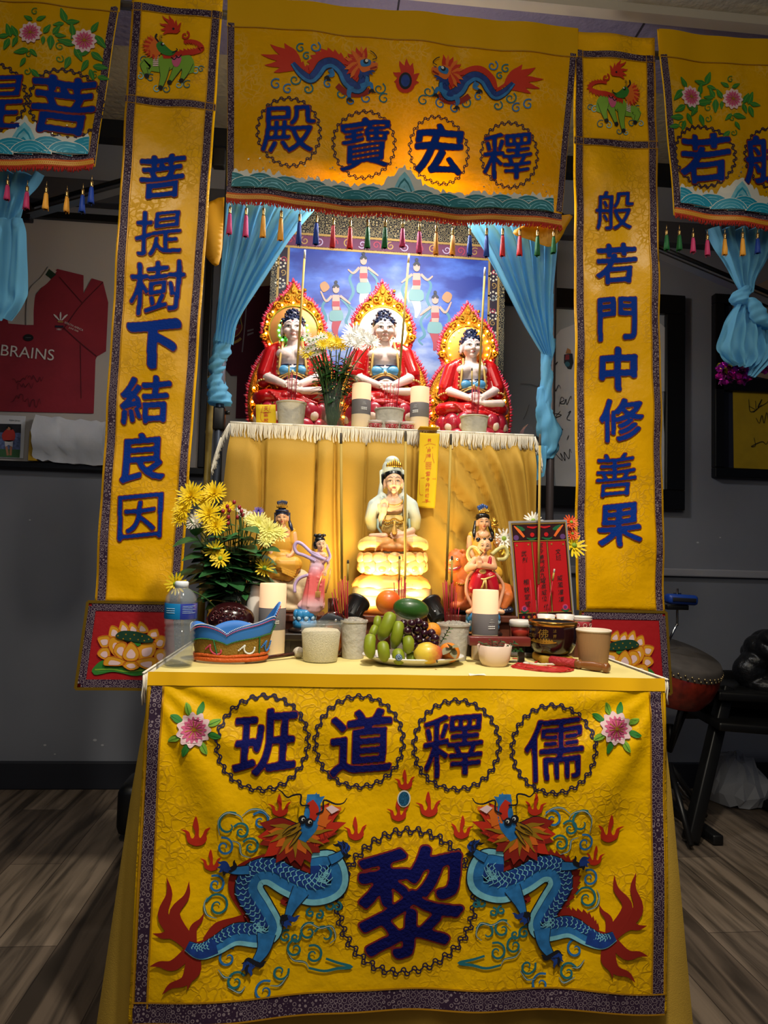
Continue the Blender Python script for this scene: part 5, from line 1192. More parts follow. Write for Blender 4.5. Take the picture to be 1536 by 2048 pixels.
# ------------------------------------------------------------------ upper tier: cloth-covered table behind
ZU = 1.362
UX0, UX1, UY0, UY1 = -.262, .625, 2.055, 2.5
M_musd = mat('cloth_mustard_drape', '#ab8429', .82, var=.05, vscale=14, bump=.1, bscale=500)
uc = thing('tier_cloth', (.18, 2.25, 0), 'mustard cloth with cream fringe draped over the tall tier behind the white-hooded figure', 'tablecloth')
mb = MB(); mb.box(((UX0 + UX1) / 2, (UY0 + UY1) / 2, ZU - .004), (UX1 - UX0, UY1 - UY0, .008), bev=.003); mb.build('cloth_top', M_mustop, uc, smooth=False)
vs = []; fs = []; NU, NV = 260, 60
def upleat(x, z):
 t = (ZU - z) / .62; u = (x - UX0) / (UX1 - UX0)
 k = 1 / (1 + math.exp(-(u - .66) * 26)); g = min(1, max(0, t - .028) * 9)
 a = u * 8.6 - .16 * t + .32 * sin(u * 15 + 1) + .12 * sin(u * 41 + 2 * t); i_ = math.floor(a); a -= i_; wd = .86 + .06 * sin(i_ * 2.7)
 am = (.042 + .008 * sin(i_ * 4.1)) * g
 L_ = am * (.72 + .28 * sin(pi * a / wd)) if a < wd else am * .72 * abs(1 - 2 * (a - wd) / (1 - wd)) ** 1.6
 s_ = u - .58 - .6 * t * max(0, 1 - max(0, u - .8) * 4.5); r_ = (.034 * (.5 + .5 * sin(s_ * 62)) ** 1.4 + .01 * sin(s_ * 112 + 1) + .012) * g
 return 2.052 - .008 * min(1, t * 8) - ((1 - k) * L_ + k * r_) * .8
for j in range(NV + 1):
 t = j / NV; z = ZU - .002 - (ZU - .02) * t
 for i in range(NU + 1):
  u = i / NU; fl = .075 * min(1, t * 1.6)
  x = UX0 - fl * .9 + (UX1 - UX0 + fl * 1.1) * u
  vs.append((x, min(2.075, upleat(x, z)) + (.05 * min(1, t * 2) * (max(0, .06 - u) + max(0, u - .95)) / .06), z))
fs = [(j * (NU + 1) + i, (j + 1) * (NU + 1) + i, (j + 1) * (NU + 1) + i + 1, j * (NU + 1) + i + 1) for j in range(NV) for i in range(NU)]
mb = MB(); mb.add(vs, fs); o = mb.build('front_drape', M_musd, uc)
for sgn, x in ((-1, UX0), (1, UX1)):
 mb = MB(); vs = []
 for j in range(31):
  t = j / 30
  for i in range(41):
   y = UY0 + (UY1 - UY0) * i / 40; vs.append((x + sgn * (.03 * min(1, t * 1.6) + .008 * sin(i * .9) * t), y, ZU - .002 - (ZU - .02) * t))
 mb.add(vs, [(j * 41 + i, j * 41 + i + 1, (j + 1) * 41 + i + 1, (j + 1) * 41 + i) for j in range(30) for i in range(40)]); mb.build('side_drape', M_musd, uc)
rnd = random.Random(8)
fb = cord_fringe([(UX0 - .004 + i * .0592, 2.04 + .002 * sin(i), ZU + .002) for i in range(16)], .046, .0042, rnd, .0022)
fb2 = cord_fringe([(UX0 - .006, 2.05, ZU), (UX0 - .03, 2.06, ZU - .04), (UX0 - .055, 2.07, ZU - .12)], .035, .005, rnd); fb.add(fb2.v, fb2.f)
fb2 = cord_fringe([(UX1 + .002, 2.05, ZU), (UX1 + .018, 2.055, ZU - .03), (UX1 + .03, 2.06, ZU - .075)], .035, .005, rnd); fb.add(fb2.v, fb2.f)
fb.build('fringe', M_cord, uc)
# ------------------------------------------------------------------ statue helpers
M_skinw = mat('enamel_skin', '#e6cfc6', .3, coat=.4, sss=.1)
M_skinp = mat('painted_skin', '#dda77e', .42, coat=.15)
M_skinc = mat('painted_skin_pale', '#e0b393', .4, coat=.15)
M_navyh = mat('hair_navy', '#16203f', .35, coat=.3)
M_blackh = mat('hair_black', '#0c0e14', .3, coat=.4)
M_redrobe = mat('robe_red', '#b80d12', .28, coat=.5)
M_gilt = mat('gilt', '#c99a3c', .3, metal=.85)
M_giltp = mat('gilt_paint', '#d6b066', .35, metal=.4)
M_lipm = mat('paint_lip', '#b2433f', .4)
M_browm = mat('paint_brow', '#4a3a34', .5)
M_eyew = mat('paint_eye_white', '#efece6', .3)
class Fig:
 def __init__(s, ox, oy, sc, Y): s.ox, s.oy, s.sc, s.Y = ox, oy, sc, Y; s.u = (at(ox + 1, oy, Y) - at(ox, oy, Y)).length / sc
 def p(s, x, y, d=0): v = at(s.ox + x / s.sc, s.oy + y / s.sc, s.Y); return Vector((v.x, v.y + d * s.u, v.z))
class Blob:
 """overlapping rounded volumes fused into one continuous skin"""
 def __init__(s, F): s.F = F; s.mb = MB()
 def e(s, x, y, rx, rz, rd, d=0, rot=None): u = s.F.u; s.mb.ell(s.F.p(x, y, d), (rx * u, rd * u, rz * u), 20, 12, rot); return s
 def c(s, a, b, r0, r1): u = s.F.u; s.mb.cap(s.F.p(*a), s.F.p(*b), r0 * u, r1 * u, 12); return s
 def chain(s, pts, rs):
  rs = lerpw(rs, len(pts))
  for i in range(len(pts) - 1): s.c(pts[i], pts[i + 1], rs[i], rs[i + 1])
  return s
 def hand(s, w, tip, r, side=1, curl=0, spread=.5):
  """palm from wrist w towards tip, four fingers and a thumb; (x, y, d) zoom px"""
  w = Vector(w); t = Vector(tip); d = (t - w); L_ = d.length; dn = d.normalized()
  view = Vector((0, 0, -1)); sd = dn.cross(view); sd = sd.normalized() if sd.length > .1 else Vector((1, 0, 0)); sd *= side
  pm = w + d * .42
  s.c(tuple(w), tuple(pm), r * .75, r); s.c(tuple(w + sd * r * .5), tuple(pm + sd * r * .6), r * .6, r * .6); s.c(tuple(w - sd * r * .5), tuple(pm - sd * r * .6), r * .6, r * .6)
  for k, ln in zip((-1.1, -.38, .38, 1.1), (.46, .58, .62, .5)):
   a = pm + sd * k * r * .85; m_ = a + dn * L_ * ln * .55 + sd * k * r * .1 * spread; b = m_ + dn * L_ * ln * .45 * (1 - .5 * curl) + Vector((0, 0, -1)) * L_ * .3 * curl
   s.c(tuple(a), tuple(m_), r * .36, r * .33); s.c(tuple(m_), tuple(b), r * .33, r * .26)
  a = w + d * .15 + sd * r * 1.0; b = a + dn * L_ * .28 + sd * r * .8; s.c(tuple(a), tuple(b), r * .42, r * .36); s.c(tuple(b), tuple(b + dn * L_ * .18), r * .36, r * .28)
  return s
 def build(s, name, mats, parent, voxel=.0016, smooth=4, paint=None, fac=.5):
  o = s.mb.build('volume', [M_gilt], None); md = o.modifiers.new('r', 'REMESH'); md.mode = 'VOXEL'; md.voxel_size = voxel; md.use_smooth_shade = True
  if smooth: sm = o.modifiers.new('s', 'SMOOTH'); sm.iterations = smooth; sm.factor = fac
  dg = bpy.context.evaluated_depsgraph_get(); me = bpy.data.meshes.new_from_object(o.evaluated_get(dg)); bpy.data.objects.remove(o)
  me.name = name; off = root_off(parent); s.bvh = BVHTree.FromPolygons([v.co.copy() for v in me.vertices], [tuple(p.vertices) for p in me.polygons])
  me.materials.clear()
  for q in (mats if isinstance(mats, (list, tuple)) else [mats]): me.materials.append(q)
  if paint:
   me.polygons.foreach_set('material_index', [paint(p.center, p.normal) for p in me.polygons])
  for v in me.vertices: v.co -= off
  me.polygons.foreach_set('use_smooth', [True] * len(me.polygons))
  ob = bpy.data.objects.new(name, me); COL.objects.link(ob); ob.parent = parent; return ob
 def ray(s, x, y, lift=.0004):
  """front surface under zoom pixel (x, y), seen straight from the front"""
  q = s.F.p(x, y); h = s.bvh.ray_cast(Vector((q.x, q.y - 1, q.z)), Vector((0, 1, 0)))
  return (h[0] + Vector((0, -lift, 0))) if h[0] is not None else Vector((q.x, q.y, q.z))
 def draw(s, mb, pts, w, m=0, n=5, lift=.0005):
  q = cr([Vector((a, b, 0)) for a, b in pts], n); ws = lerpw(w, len(q)); vs = []; k = len(q)
  for i in range(k):
   t = (q[min(i + 1, k - 1)] - q[max(i - 1, 0)]).normalized(); nn = Vector((-t.y, t.x, 0)) * ws[i] / 2
   for a in (q[i] + nn, q[i] - nn): vs.append(s.ray(a.x, a.y, lift))
  mb.add(vs, [(2 * i, 2 * i + 1, 2 * i + 3, 2 * i + 2) for i in range(k - 1)], m)
 def patch(s, mb, c, rx, ry, m=0, n=14, lift=.0006):
  vs = [s.ray(c[0], c[1], lift)] + [s.ray(c[0] + rx * cos(2 * pi * i / n), c[1] + ry * sin(2 * pi * i / n), lift) for i in range(n)]
  mb.add(vs, [(0, i + 1, (i + 1) % n + 1) for i in range(n)], m)
 def face(s, c, w, h, parent, dx=0, open_=.5, dot=False, name='painted_face'):
  """c centre of the face (eye line), w half width, h eye-to-chin height; zoom px"""
  mb = MB(); x, y = c
  for sg in (-1, 1):
   ex = x + dx + sg * w * .42
   s.draw(mb, [(ex - w * .28, y - h * .26), (ex - sg * w * .02, y - h * .36), (ex + w * .28, y - h * .26)], [w * .03, w * .07, w * .03], 0)
   s.patch(mb, (ex, y + h * .02), w * .24, h * .075 * open_ * 2, 1, lift=.0005); s.patch(mb, (ex, y + h * .02), w * .09, h * .075 * open_ * 2, 0, lift=.0008)
   s.draw(mb, [(ex - w * .28, y + h * .03), (ex, y - h * .06), (ex + w * .28, y + h * .03)], [w * .04, w * .08, w * .04], 0, lift=.001)
  s.draw(mb, [(x + dx - w * .22, y + h * .665), (x + dx - w * .07, y + h * .64), (x + dx, y + h * .66), (x + dx + w * .07, y + h * .64), (x + dx + w * .22, y + h * .665)], [w * .03, w * .14, w * .1, w * .14, w * .03], 2)
  s.draw(mb, [(x + dx - w * .16, y + h * .7), (x + dx, y + h * .74), (x + dx + w * .16, y + h * .7)], [w * .04, w * .14, w * .04], 2)
  if dot: s.patch(mb, (x + dx, y - h * .42), w * .07, w * .07, 2)
  return mb.build(name, [M_browm, M_eyew, M_lipm], parent)
def head(b, c, w, h, d=0, dx=0, ears=True):
 """skull, jaw, cheeks, nose, lips, ears; c eye-line centre, w half width, h eye-to-chin; zoom px"""
 x, y = c
 b.e(x, y - h * .12, w * .98, h * .88, w * 1.05, d); b.e(x + dx * .4, y + h * .45, w * .8, h * .56, w * .85, d - w * .1)
 for sg in (-1, 1): b.e(x + dx * .5 + sg * w * .42, y + h * .36, w * .42, h * .32, w * .4, d - w * .58)
 b.c((x + dx, y - h * .05, d - w * .93), (x + dx, y + h * .34, d - w * 1.1), w * .1, w * .16); b.e(x + dx, y + h * .38, w * .22, h * .09, w * .2, d - w * 1.0)
 b.e(x + dx, y + h * .68, w * .26, h * .1, w * .16, d - w * .88); b.e(x + dx, y + h * .92, w * .34, h * .18, w * .3, d - w * .62)
 for sg in (-1, 1):
  b.c((x + dx + sg * w * .2, y - h * .22, d - w * .9), (x + dx + sg * w * .6, y - h * .2, d - w * .78), w * .1, w * .1)
  if ears: b.e(x + sg * w * 1.02, y + h * .22, w * .16, h * .5, w * .26, d + w * .05)
def petal_ring(mb, F, x, y, rx, rd, n, pw, ph, pd, d=0, m=0, mt=None, up=0, ph0=0, tipy=.5):
 for k in range(n):
  a = 2 * pi * (k + ph0) / n; c = F.p(x + rx * cos(a), y, d + rd * sin(a)); u = F.u
  R = (0, 0, a + pi / 2)
  mb.ell(c, (pw * u, pd * u, ph * u), 14, 10, (up * 1.0, 0, a - pi / 2), m)
  if mt is not None:
   c2 = F.p(x + (rx + pd * .5) * cos(a), y - ph * tipy, d + (rd + pd * .5) * sin(a)); mb.ell(c2, (pw * .55 * u, pd * .6 * u, ph * .5 * u), 10, 8, (0, 0, a - pi / 2), mt)
# ------------------------------------------------------------------ the three seated statues
M_lotp = mat('lotus_crimson', '#a01c32', .3, coat=.4, var=.2, vscale=40)
M_lotw = mat('lotus_tip', '#d9c2b4', .35, coat=.3)
M_lotg = mat('lotus_green', '#1d5a34', .4)
M_goldc = mat('carved_gold', '#c9962e', .32, metal=.8, bump=1.0, bscale=170, var=.3, vscale=120)
M_flame = mat('flame_pink', '#c5163a', .4)
M_flame2 = mat('flame_pale', '#e0607c', .4)
M_sash = mat('sash_blue', '#4f93bf', .35, coat=.3)
M_navyl = mat('hem_navy', '#1a1f45', .35)
def led(nm, c, s): return mat(nm, '#201a10', .3, emit=s, ecol=c)
LED_W = led('led_amber', '#ff9a2e', 40); LED_G = led('led_green', '#3dff6a', 24); LED_H = led('led_warm', '#ffd9a0', 9)
def seated(cx, base_py, Y, label, disc_mat, ring, ring_m, glow, k_=1.0):
 F = Fig(cx, base_py, 1 / k_, Y); F.u *= 1; u = F.u
 t = thing('seated_statue', tuple(F.p(0, 0)), label, 'statue', 'seated statues')
 V = lambda x, v, d=0: (x, -v, d)
 mb = MB(); mb.lathe([(0, 0), (66 * u, 0), (64 * u, 12 * u), (54 * u, 30 * u), (60 * u, 60 * u), (52 * u, 66 * u), (0, 66 * u)], F.p(0, 0), 30, 2, sy=.72)
 petal_ring(mb, F, 0, -46, 60, 42, 13, 18, 21, 13, 0, 0, 1, tipy=-.35); petal_ring(mb, F, 0, -20, 66, 46, 13, 17, 15, 10, 0, 0, 1, ph0=.5, tipy=-.5)
 petal_ring(mb, F, 0, -8, 70, 50, 14, 16, 8, 9, 0, 2)
 mb.build('lotus_seat', [M_lotp, M_lotw, M_lotg], t)
 b = Blob(F); head(b, (0, -203), 20, 21, -2, .5); b.c(V(0, 186, 0), V(0, 165, 2), 11, 13)
 b.e(0, -150, 31, 27, 20, 2); b.e(-15, -155, 16, 12, 12, -10); b.e(15, -155, 16, 12, 12, -10); b.e(0, -122, 27, 20, 19, 0)
 for s in (-1, 1):
  b.chain([V(s * 36, 158, 2), V(s * 50, 116, -4)], [12, 10]); b.chain([V(s * 50, 116, -4), V(s * 14, 95, -36)], [10, 6.5])
  b.hand(V(s * 15, 95, -36), V(s * -11, 90, -44), 6, s, .2)
 b.c(V(52, 84, -32), V(18, 82, -40), 8, 7); b.c(V(18, 82, -40), V(2, 84, -44), 6, 4)   # upturned sole
 body = b.build('body', [M_skinw], t, .0021, 3); b.face((0, -203), 19, 21, t, .5, .42, True)
 mb = MB(); n_ = 0
 mb.ell(F.p(0, -212, 2), (22 * u, 22 * u, 18 * u), 20, 12); mb.ell(F.p(0, -229, 3), (13.5 * u, 13 * u, 11 * u), 16, 10); mb.ell(F.p(0, -200, 8), (20.5 * u, 16 * u, 16 * u), 16, 10)
 for cx_, cz, rx, rz, cd_, lim in [(0, 212, 22, 18, 2, -.05), (0, 229, 13.5, 11, 3, .1), (0, 200, 21, 16, 8, -.6)]:
  k = 90 if rx > 15 else 45
  for i in range(k):
   zz = 1 - 2 * (i + .5) / k; rr = sqrt(1 - zz * zz); a = i * 2.39996
   x, y, z = rr * cos(a), rr * sin(a), zz
   if z < lim or y > .7: continue
   if cz == 212 and y < -.3 and z < .12: continue
   if cz == 200 and y < .0: continue
   mb.ell(F.p(cx_ + x * rx, -(cz + z * rz), cd_ + y * rx), 2.7 * u, 6, 5)
 mb.build('curled_hair', M_navyh, t)
 b = Blob(F)
 for s in (-1, 1):
  b.chain([V(s * 25, 172, 5), V(s * 39, 160, 3), V(s * 52, 122, -2)], [12, 15, 14]); b.c(V(s * 25, 172, -3), V(s * 29, 118, -8), 7, 9)
  b.chain([V(s * 52, 122, -2), V(s * 54, 108, 0)], [13, 12]); b.e(s * 40, -76, 30, 16, 26, -12); b.c(V(s * 58, 76, -8), V(s * 10, 74, -34), 15, 12)
 b.e(0, -140, 36, 38, 14, 16); b.e(0, -74, 46, 13, 34, -8); b.e(0, -100, 33, 16, 22, 2); b.e(0, -62, 30, 8, 20, -32)
 for k in range(5): b.c(V(-40 + k * 4, 82 - k * 4, -38 - k), V(20 + k * 6, 70 - k * 2.5, -42), 2.2, 2.2)
 b.build('robe', [M_redrobe], t, .0021, 3)
 mb = MB()
 for s in (-1, 1):
  mb.tube([F.p(*V(s * q[0], q[1], q[2])) for q in [(17, 178, -8), (19, 165, -16), (22, 150, -20), (24, 130, -20), (25, 116, -20)]], [2.6 * u] * 5, 6)
  for k in range(7): mb.ell(F.p(*V(s * (24 + k * .7), 174 - k * 8.5, -14 - k * .3)), 2.3 * u, 8, 6)
  for k in range(8): a = -.9 + k * .42; mb.ell(F.p(*V(s * (53 + 13 * sin(a) * .9), 107 + 1.5 * cos(a * 2), -1 - 13 * cos(a))), 2.4 * u, 8, 6)
  for k in range(7): mb.ell(F.p(*V(s * (26 + k * 6), 64 - abs(k - 3) * .6, -36 + k * 3.5)), 2.2 * u, 8, 6)
 mb.build('gold_trim', M_giltp, t)
 b = Blob(F); b.e(0, -120, 30, 15, 22.5, -1); b.e(-14, -124, 13, 10, 9, -17); b.e(14, -124, 13, 10, 9, -17); b.build('belly_sash', [M_sash], t, .002, 2)
 mb = MB(); mb.tube([F.p(*V(x, 111 + 7 * (1 - (x / 27) ** 2), -26 + abs(x) * .35)) for x in range(-27, 28, 6)], 1.8 * u, 6); mb.tube([F.p(*V(x, 107 + 8 * (1 - (x / 22) ** 2), -26 + abs(x) * .3)) for x in range(-22, 23, 6)], 1.6 * u, 6)
 mb.ell(F.p(*V(0, 119, -27)), (3 * u, 3 * u, 4 * u), 8, 6)
 for s in (-1, 1): mb.tube([F.p(*V(s * q, 134 - abs(q - 14) * .12, -25 + q * .35)) for q in (2, 8, 14, 20, 26)], 1.5 * u, 6, 1)
 mb.build('sash_cord', [M_giltp, M_navyl], t)
 half = [(66, 6), (84, 40), (88, 84), (80, 124), (66, 152), (54, 168), (48, 178), (56, 196), (57, 214), (50, 238), (36, 258), (20, 272), (10, 284), (0, 300)]
 oc = [(x * (.97 if v < 180 else .98), v) for x, v in half]; oc = [(p.x, p.y) for p in cr([(x, v, 0) for x, v in oc], 4)]; ol = oc + [(-x, v) for x, v in oc[::-1][1:]]
 D = 30; mb = MB(); m_ = len(ol)
 fr0 = [F.p(x, -v, D) for x, v in ol]; bk = [F.p(x, -v, D + 8) for x, v in ol]; inn = [F.p(x * .93, -(v - 150) * .95 - 150, D - 3) for x, v in ol]
 mb.add(fr0 + bk + inn, [(i, i + 1, m_ + i + 1, m_ + i) for i in range(m_ - 1)] + [(i, 2 * m_ + i, 2 * m_ + i + 1, i + 1) for i in range(m_ - 1)])
 for base in (m_, 2 * m_):
  q = [(p.x, p.z, 0) for p in (bk if base == m_ else inn)]
  mb.add(bk if base == m_ else inn, [tuple(x) for x in tessellate_polygon([[Vector(p) for p in q]])])
 rnd = random.Random(4)
 for s in (-1, 1):   # carved scroll relief
  for (x, v, r, a) in [(x_ * .95 if v_ < 180 else x_, v_, r_, a_) for x_, v_, r_, a_ in [(70, 50, 13, 0), (66, 84, 14, 1), (62, 116, 12, 2), (50, 146, 10, .5), (48, 60, 11, 2), (46, 100, 10, 3), (50, 212, 8, 1), (44, 236, 8, 2), (28, 254, 9, 0), (12, 268, 8, 1), (78, 66, 8, 3), (76, 100, 8, 2), (54, 196, 7, 0)]]:
   pts = [F.p(s * (x + r * (1 - q / 14) * cos(a + q * .75)), -(v + r * (1 - q / 14) * sin(a + q * .75)), D - 4) for q in range(13)]
   mb.tube(pts, [2.4 * u] * 12 + [1.2 * u], 6, 0)
 for k in range(140):
  x, v = rnd.uniform(-84, 84), rnd.uniform(20, 285)
  if v > 165 and not (46 < sqrt(x * x + (v - 208) ** 2) < 58 or (v > 255 and abs(x) < 25)): continue
  if abs(x) > 80 - max(0, v - 90) * .38 and v < 165: continue
  mb.ell(F.p(x, -v, D - 3), rnd.uniform(1.8, 3.6) * u, 7, 5)
 mb.ell(F.p(0, -284, D - 3), (5 * u, 4 * u, 7 * u), 8, 6)
 mand = mb.build('mandorla', [M_goldc], t)
 mb = MB()
 for i in range(1, m_ - 1):
  x, v = ol[i]; a, c = ol[i - 1], ol[i + 1]; tx, tv = c[0] - a[0], c[1] - a[1]; L_ = sqrt(tx * tx + tv * tv) or 1; nx, nv = tv / L_, -tx / L_
  if nx * x + nv * (v - 150) < 0: nx, nv = -nx, -nv
  for q in (0, .5):
   h = rnd.uniform(5, 10); xx, vv = x + tx * q * .5, v + tv * q * .5; lean = rnd.uniform(.1, .7)
   mb.tube([F.p(xx, -vv, D + 4), F.p(xx + nx * h * .5, -(vv + nv * h * .5 + lean * 2), D + 2), F.p(xx + nx * h * .9, -(vv + nv * h * .8 + lean * 8), D + 3)], [3.2 * u, 2.4 * u, .3 * u], 5, int(q * 2))
 mb.build('flame_border', [M_flame, M_flame2], mand)
 mb = MB(); mb.lathe([(0, 0), (44 * u, 0), (46 * u, 1.5 * u), (46 * u, 5 * u), (0, 5 * u)], F.p(0, -208, D - 6), 40, 0, Matrix.Rotation(radians(-90), 3, 'X'))
 mb.build('halo_disc', [disc_mat], mand)
 mb = MB(); mb.tube([F.p(46 * cos(a), -208 - 46 * sin(a), D - 6) for a in [i * 2 * pi / 40 for i in range(41)]], 1.6 * u, 6); mb.build('halo_rim', M_gilt, mand)
 first = None
 spots = [(74, 50, 0), (76, 76, 0), (73, 102, 0), (63, 128, 0), (-74, 50, 0), (-76, 76, 0), (-73, 102, 0), (-63, 128, 0)] + [(51 * cos(a), 208 + 51 * sin(a), 0) for a in [radians(q) for q in range(-30, 211, 24)]] + [(ring * cos(a), 208 + ring * sin(a), 1) for a in [radians(q) for q in range(-40, 221, 20)]]
 for x, v, k in spots:
  mb = MB(); mb.ell(F.p(x, -v, D - 8 if not k else D - 8), (2.1 if not k else 2.0) * u, 8, 6); mb.build('bulb', LED_W if not k else ring_m, t)
 return t
HAL_O = mat('halo_orange', '#c98a4a', .45, metal=.3); HAL_W = mat('halo_lit', '#f5ead0', .4, emit=3.2, ecol='#fff0d0'); HAL_G = mat('halo_gold', '#cfa040', .4, metal=.4)
YSB = 2.33
bz = lambda px: [py for py in range(840, 960) if at(px, py, YSB).z <= ZU][0]
for a in [(586, 'red-robed seated statue behind the left sand pot, green lights round its head', HAL_O, 27, LED_G, 0, 1.1, 2.335), (768, 'red-robed seated statue in the middle of the three, with a glowing white halo', HAL_W, 40, LED_H, 1, 1.1, 2.275), (942, 'red-robed seated statue on the right, amber lights round its gold halo', HAL_G, 40, LED_W, 0, 1.0, 2.345)]:
 YSB = a[7]; seated(a[0], bz(a[0]) - 1, YSB, a[1], a[2], a[3], a[4], a[5], a[6])
# ------------------------------------------------------------------ carved figures on the table
M_wood = mat('riser_wood', '#5a2c1c', .45, var=.2, vscale=25)
M_woodd = mat('stand_dark', '#1d1210', .35, coat=.3)
def riser(x0, x1, y0, y1, ztop, label, m=None):
 t = thing('altar_riser', ((x0 + x1) / 2, (y0 + y1) / 2, ZT), label, 'stand')
 mb = MB(); mb.box(((x0 + x1) / 2, (y0 + y1) / 2, ztop - .009), (x1 - x0, y1 - y0, .018), bev=.003); mb.build('top_board', m or M_wood, t, smooth=False)
 mb = MB(); h = ztop - .018 - ZT
 for x in (x0 + .012, x1 - .012): mb.box((x, (y0 + y1) / 2, ZT + h / 2), (.016, y1 - y0 - .01, h))
 mb.box(((x0 + x1) / 2, y1 - .012, ZT + h / 2), (x1 - x0 - .03, .012, h)); mb.box(((x0 + x1) / 2, y0 + .018, ZT + h * .5), (x1 - x0 - .04, .008, h)); mb.build('side_board', m or M_wood, t, smooth=False)
 return t
def zat(py, Y, px=780): return at(px, py, Y).z
# --- white-hooded seated figure (centre)
YG = 1.885
FG = Fig(660, 860, 4.096, YG)
zg = FG.p(505, 1500).z
riser(FG.p(220, 0).x, FG.p(800, 0).x, YG - .085, YG + .085, zg, 'red wooden riser under the white-hooded figure, behind the fruit plate')
gy = thing('hooded_figurine', tuple(FG.p(510, 1500)), 'white-hooded seated figure raising one hand on a glowing lotus, centre of the table', 'figurine')
u = FG.u
M_robew = mat('robe_ivory', '#d9d3c2', .45); M_robey = mat('robe_yellow', '#d8b968', .45); M_robeo = mat('robe_apricot', '#d99a5a', .45); M_robeg = mat('robe_sage', '#8fa39a', .45)
M_peach = mat('lotus_peach', '#e0a560', .4, sss=.1); M_peachd = mat('lotus_peach_deep', '#c8853c', .42)
mb = MB(); mb.lathe([(0, 0), (325 * u, 0), (330 * u, 20 * u), (345 * u, 70 * u), (338 * u, 140 * u), (310 * u, 150 * u), (0, 150 * u)], FG.p(505, 1500), 40, 0, sy=.78); mb.build('plinth', mat('plinth_amber', '#b8702c', .4), gy)
mb = MB(); mb.lathe([(322 * u, 0), (330 * u, 4 * u), (330 * u, 58 * u), (322 * u, 66 * u), (312 * u, 66 * u), (312 * u, 0)], FG.p(505, 1352), 44, 0, sy=.78); mb.build('brass_ring', mat('ring_brass', '#b9ab88', .22, metal=.9), gy)
mb = MB(); mb.lathe([(318 * u, 0), (325 * u, 25 * u), (295 * u, 75 * u), (240 * u, 110 * u), (200 * u, 140 * u), (0, 140 * u)], FG.p(505, 1295), 44, 0, sy=.78, fn=lambda a, z: 1 + .03 * sin(a * 12))
rnd = random.Random(6)
for k in range(70):
 a = rnd.uniform(pi, 2 * pi); rr = rnd.uniform(.74, 1.0); mb.ell(FG.p(505 + 300 * rr * cos(a), 1295 - 25 - 330 * (1 - rr), 235 * rr * sin(a)), rnd.uniform(9, 17) * u, 8, 6)
mb.build('lotus_root', M_peachd, gy)
mb = MB(); mb.lathe([(0, 0), (215 * u, 0), (245 * u, 40 * u), (275 * u, 120 * u), (262 * u, 165 * u), (0, 170 * u)], FG.p(510, 1180), 40, 1, sy=.76)
petal_ring(mb, FG, 510, 1110, 255, 195, 13, 72, 62, 36, 0, 0, 1, tipy=-.3); petal_ring(mb, FG, 510, 1050, 265, 200, 14, 62, 50, 28, 0, 0, ph0=.5); petal_ring(mb, FG, 510, 1158, 228, 175, 13, 62, 34, 28, 0, 0, ph0=.5)
mb.build('lotus_seat', [M_peach, M_peachd], gy)
b = Blob(FG); head(b, (518, 425), 72, 88, -15, -2); b.c((515, 500, 0), (512, 570, 5), 45, 55); b.e(510, 620, 105, 80, 60, -5)
b.chain([(410, 750, -40), (425, 680, -85)], [30, 26]); b.hand((428, 690, -85), (440, 570, -100), 26, -1, .25)
b.chain([(660, 830, -60), (580, 860, -95)], [34, 24]); b.hand((590, 858, -95), (480, 868, -110), 24, 1, .3); b.c((440, 870, -100), (330, 868, -80), 26, 20); b.c((560, 890, -100), (690, 880, -70), 26, 22)
b.build('body', [M_skinc], gy, .0019, 3); b.face((518, 425), 72, 88, gy, -2, .3, True)
mb = MB(); mb.ell(FG.p(516, 375, 6), (80 * u, 78 * u, 72 * u), 24, 14); mb.cap(FG.p(432, 370, 0), FG.p(428, 450, 5), 14 * u, 9 * u); mb.cap(FG.p(596, 370, 0), FG.p(600, 440, 5), 12 * u, 8 * u); mb.build('hair', M_blackh, gy)
b = Blob(FG)   # hood and mantle
b.e(512, 320, 86, 92, 90, 26); b.e(512, 260, 62, 52, 64, 20)
for s_, x in ((-1, 422), (1, 600)): b.chain([(x + s_ * 2, 340, 10), (x - s_ * 2, 430, 14), (x + s_ * 10, 520, 10)], [16, 18, 22])
for s_ in (-1, 1):
 b.chain([(515 + s_ * 85, 560, 10), (515 + s_ * 150, 620, 8), (515 + s_ * 180, 730, 0), (515 + s_ * 175, 800, -25)], [48, 58, 54, 46]); b.c((515 + s_ * 92, 560, -35), (515 + s_ * 100, 720, -50), 18, 22)
b.e(515, 660, 150, 150, 58, 40)
def pg(c, n):
 q = FG.p(515, 690)
 return 1 if c.z < q.z else 0
b.build('mantle', grad('robe_ivory_to_yellow', '#cdb870', '#c3cdc6', FG.p(515, 760).z - zg, FG.p(515, 640).z - zg), gy, .0021, 4)
b = Blob(FG); b.e(515, 780, 140, 95, 62, 0); b.build('under_robe', [M_robey], gy, .0024, 3)
b = Blob(FG)
for s_ in (-1, 1): b.c((515 + s_ * 230, 945, -30), (515 + s_ * 60, 925, -110), 62, 48); b.e(515 + s_ * 150, 930, 125, 68, 110, -40)
b.e(515, 960, 150, 45, 110, -60)
for k in range(6): b.c((400 + k * 34, 900, -112), (360 + k * 52, 990, -128), 9, 9)
def pl(c, n):
 q = (c - FG.p(515, 900)).x / u; return 1 if abs(q) < 150 else 0
b.build('lap_robe', [M_robey, M_robeo], gy, .0021, 3, pl)
mb = MB()
for k in range(19): a = pi * k / 18; mb.ell(FG.p(515 - 75 * cos(a), 575 + 45 * sin(a), -52 - 26 * sin(a)), 6 * u, 6, 5)
for k in range(12): mb.ell(FG.p(442 + k * 13, 740 + 10 * sin(k * .8), -70 - 10 * sin(k * .28)), 9 * u, 6, 5); mb.ell(FG.p(442 + k * 13, 770 + 8 * sin(k), -72 - 10 * sin(k * .28)), 7 * u, 6, 5)
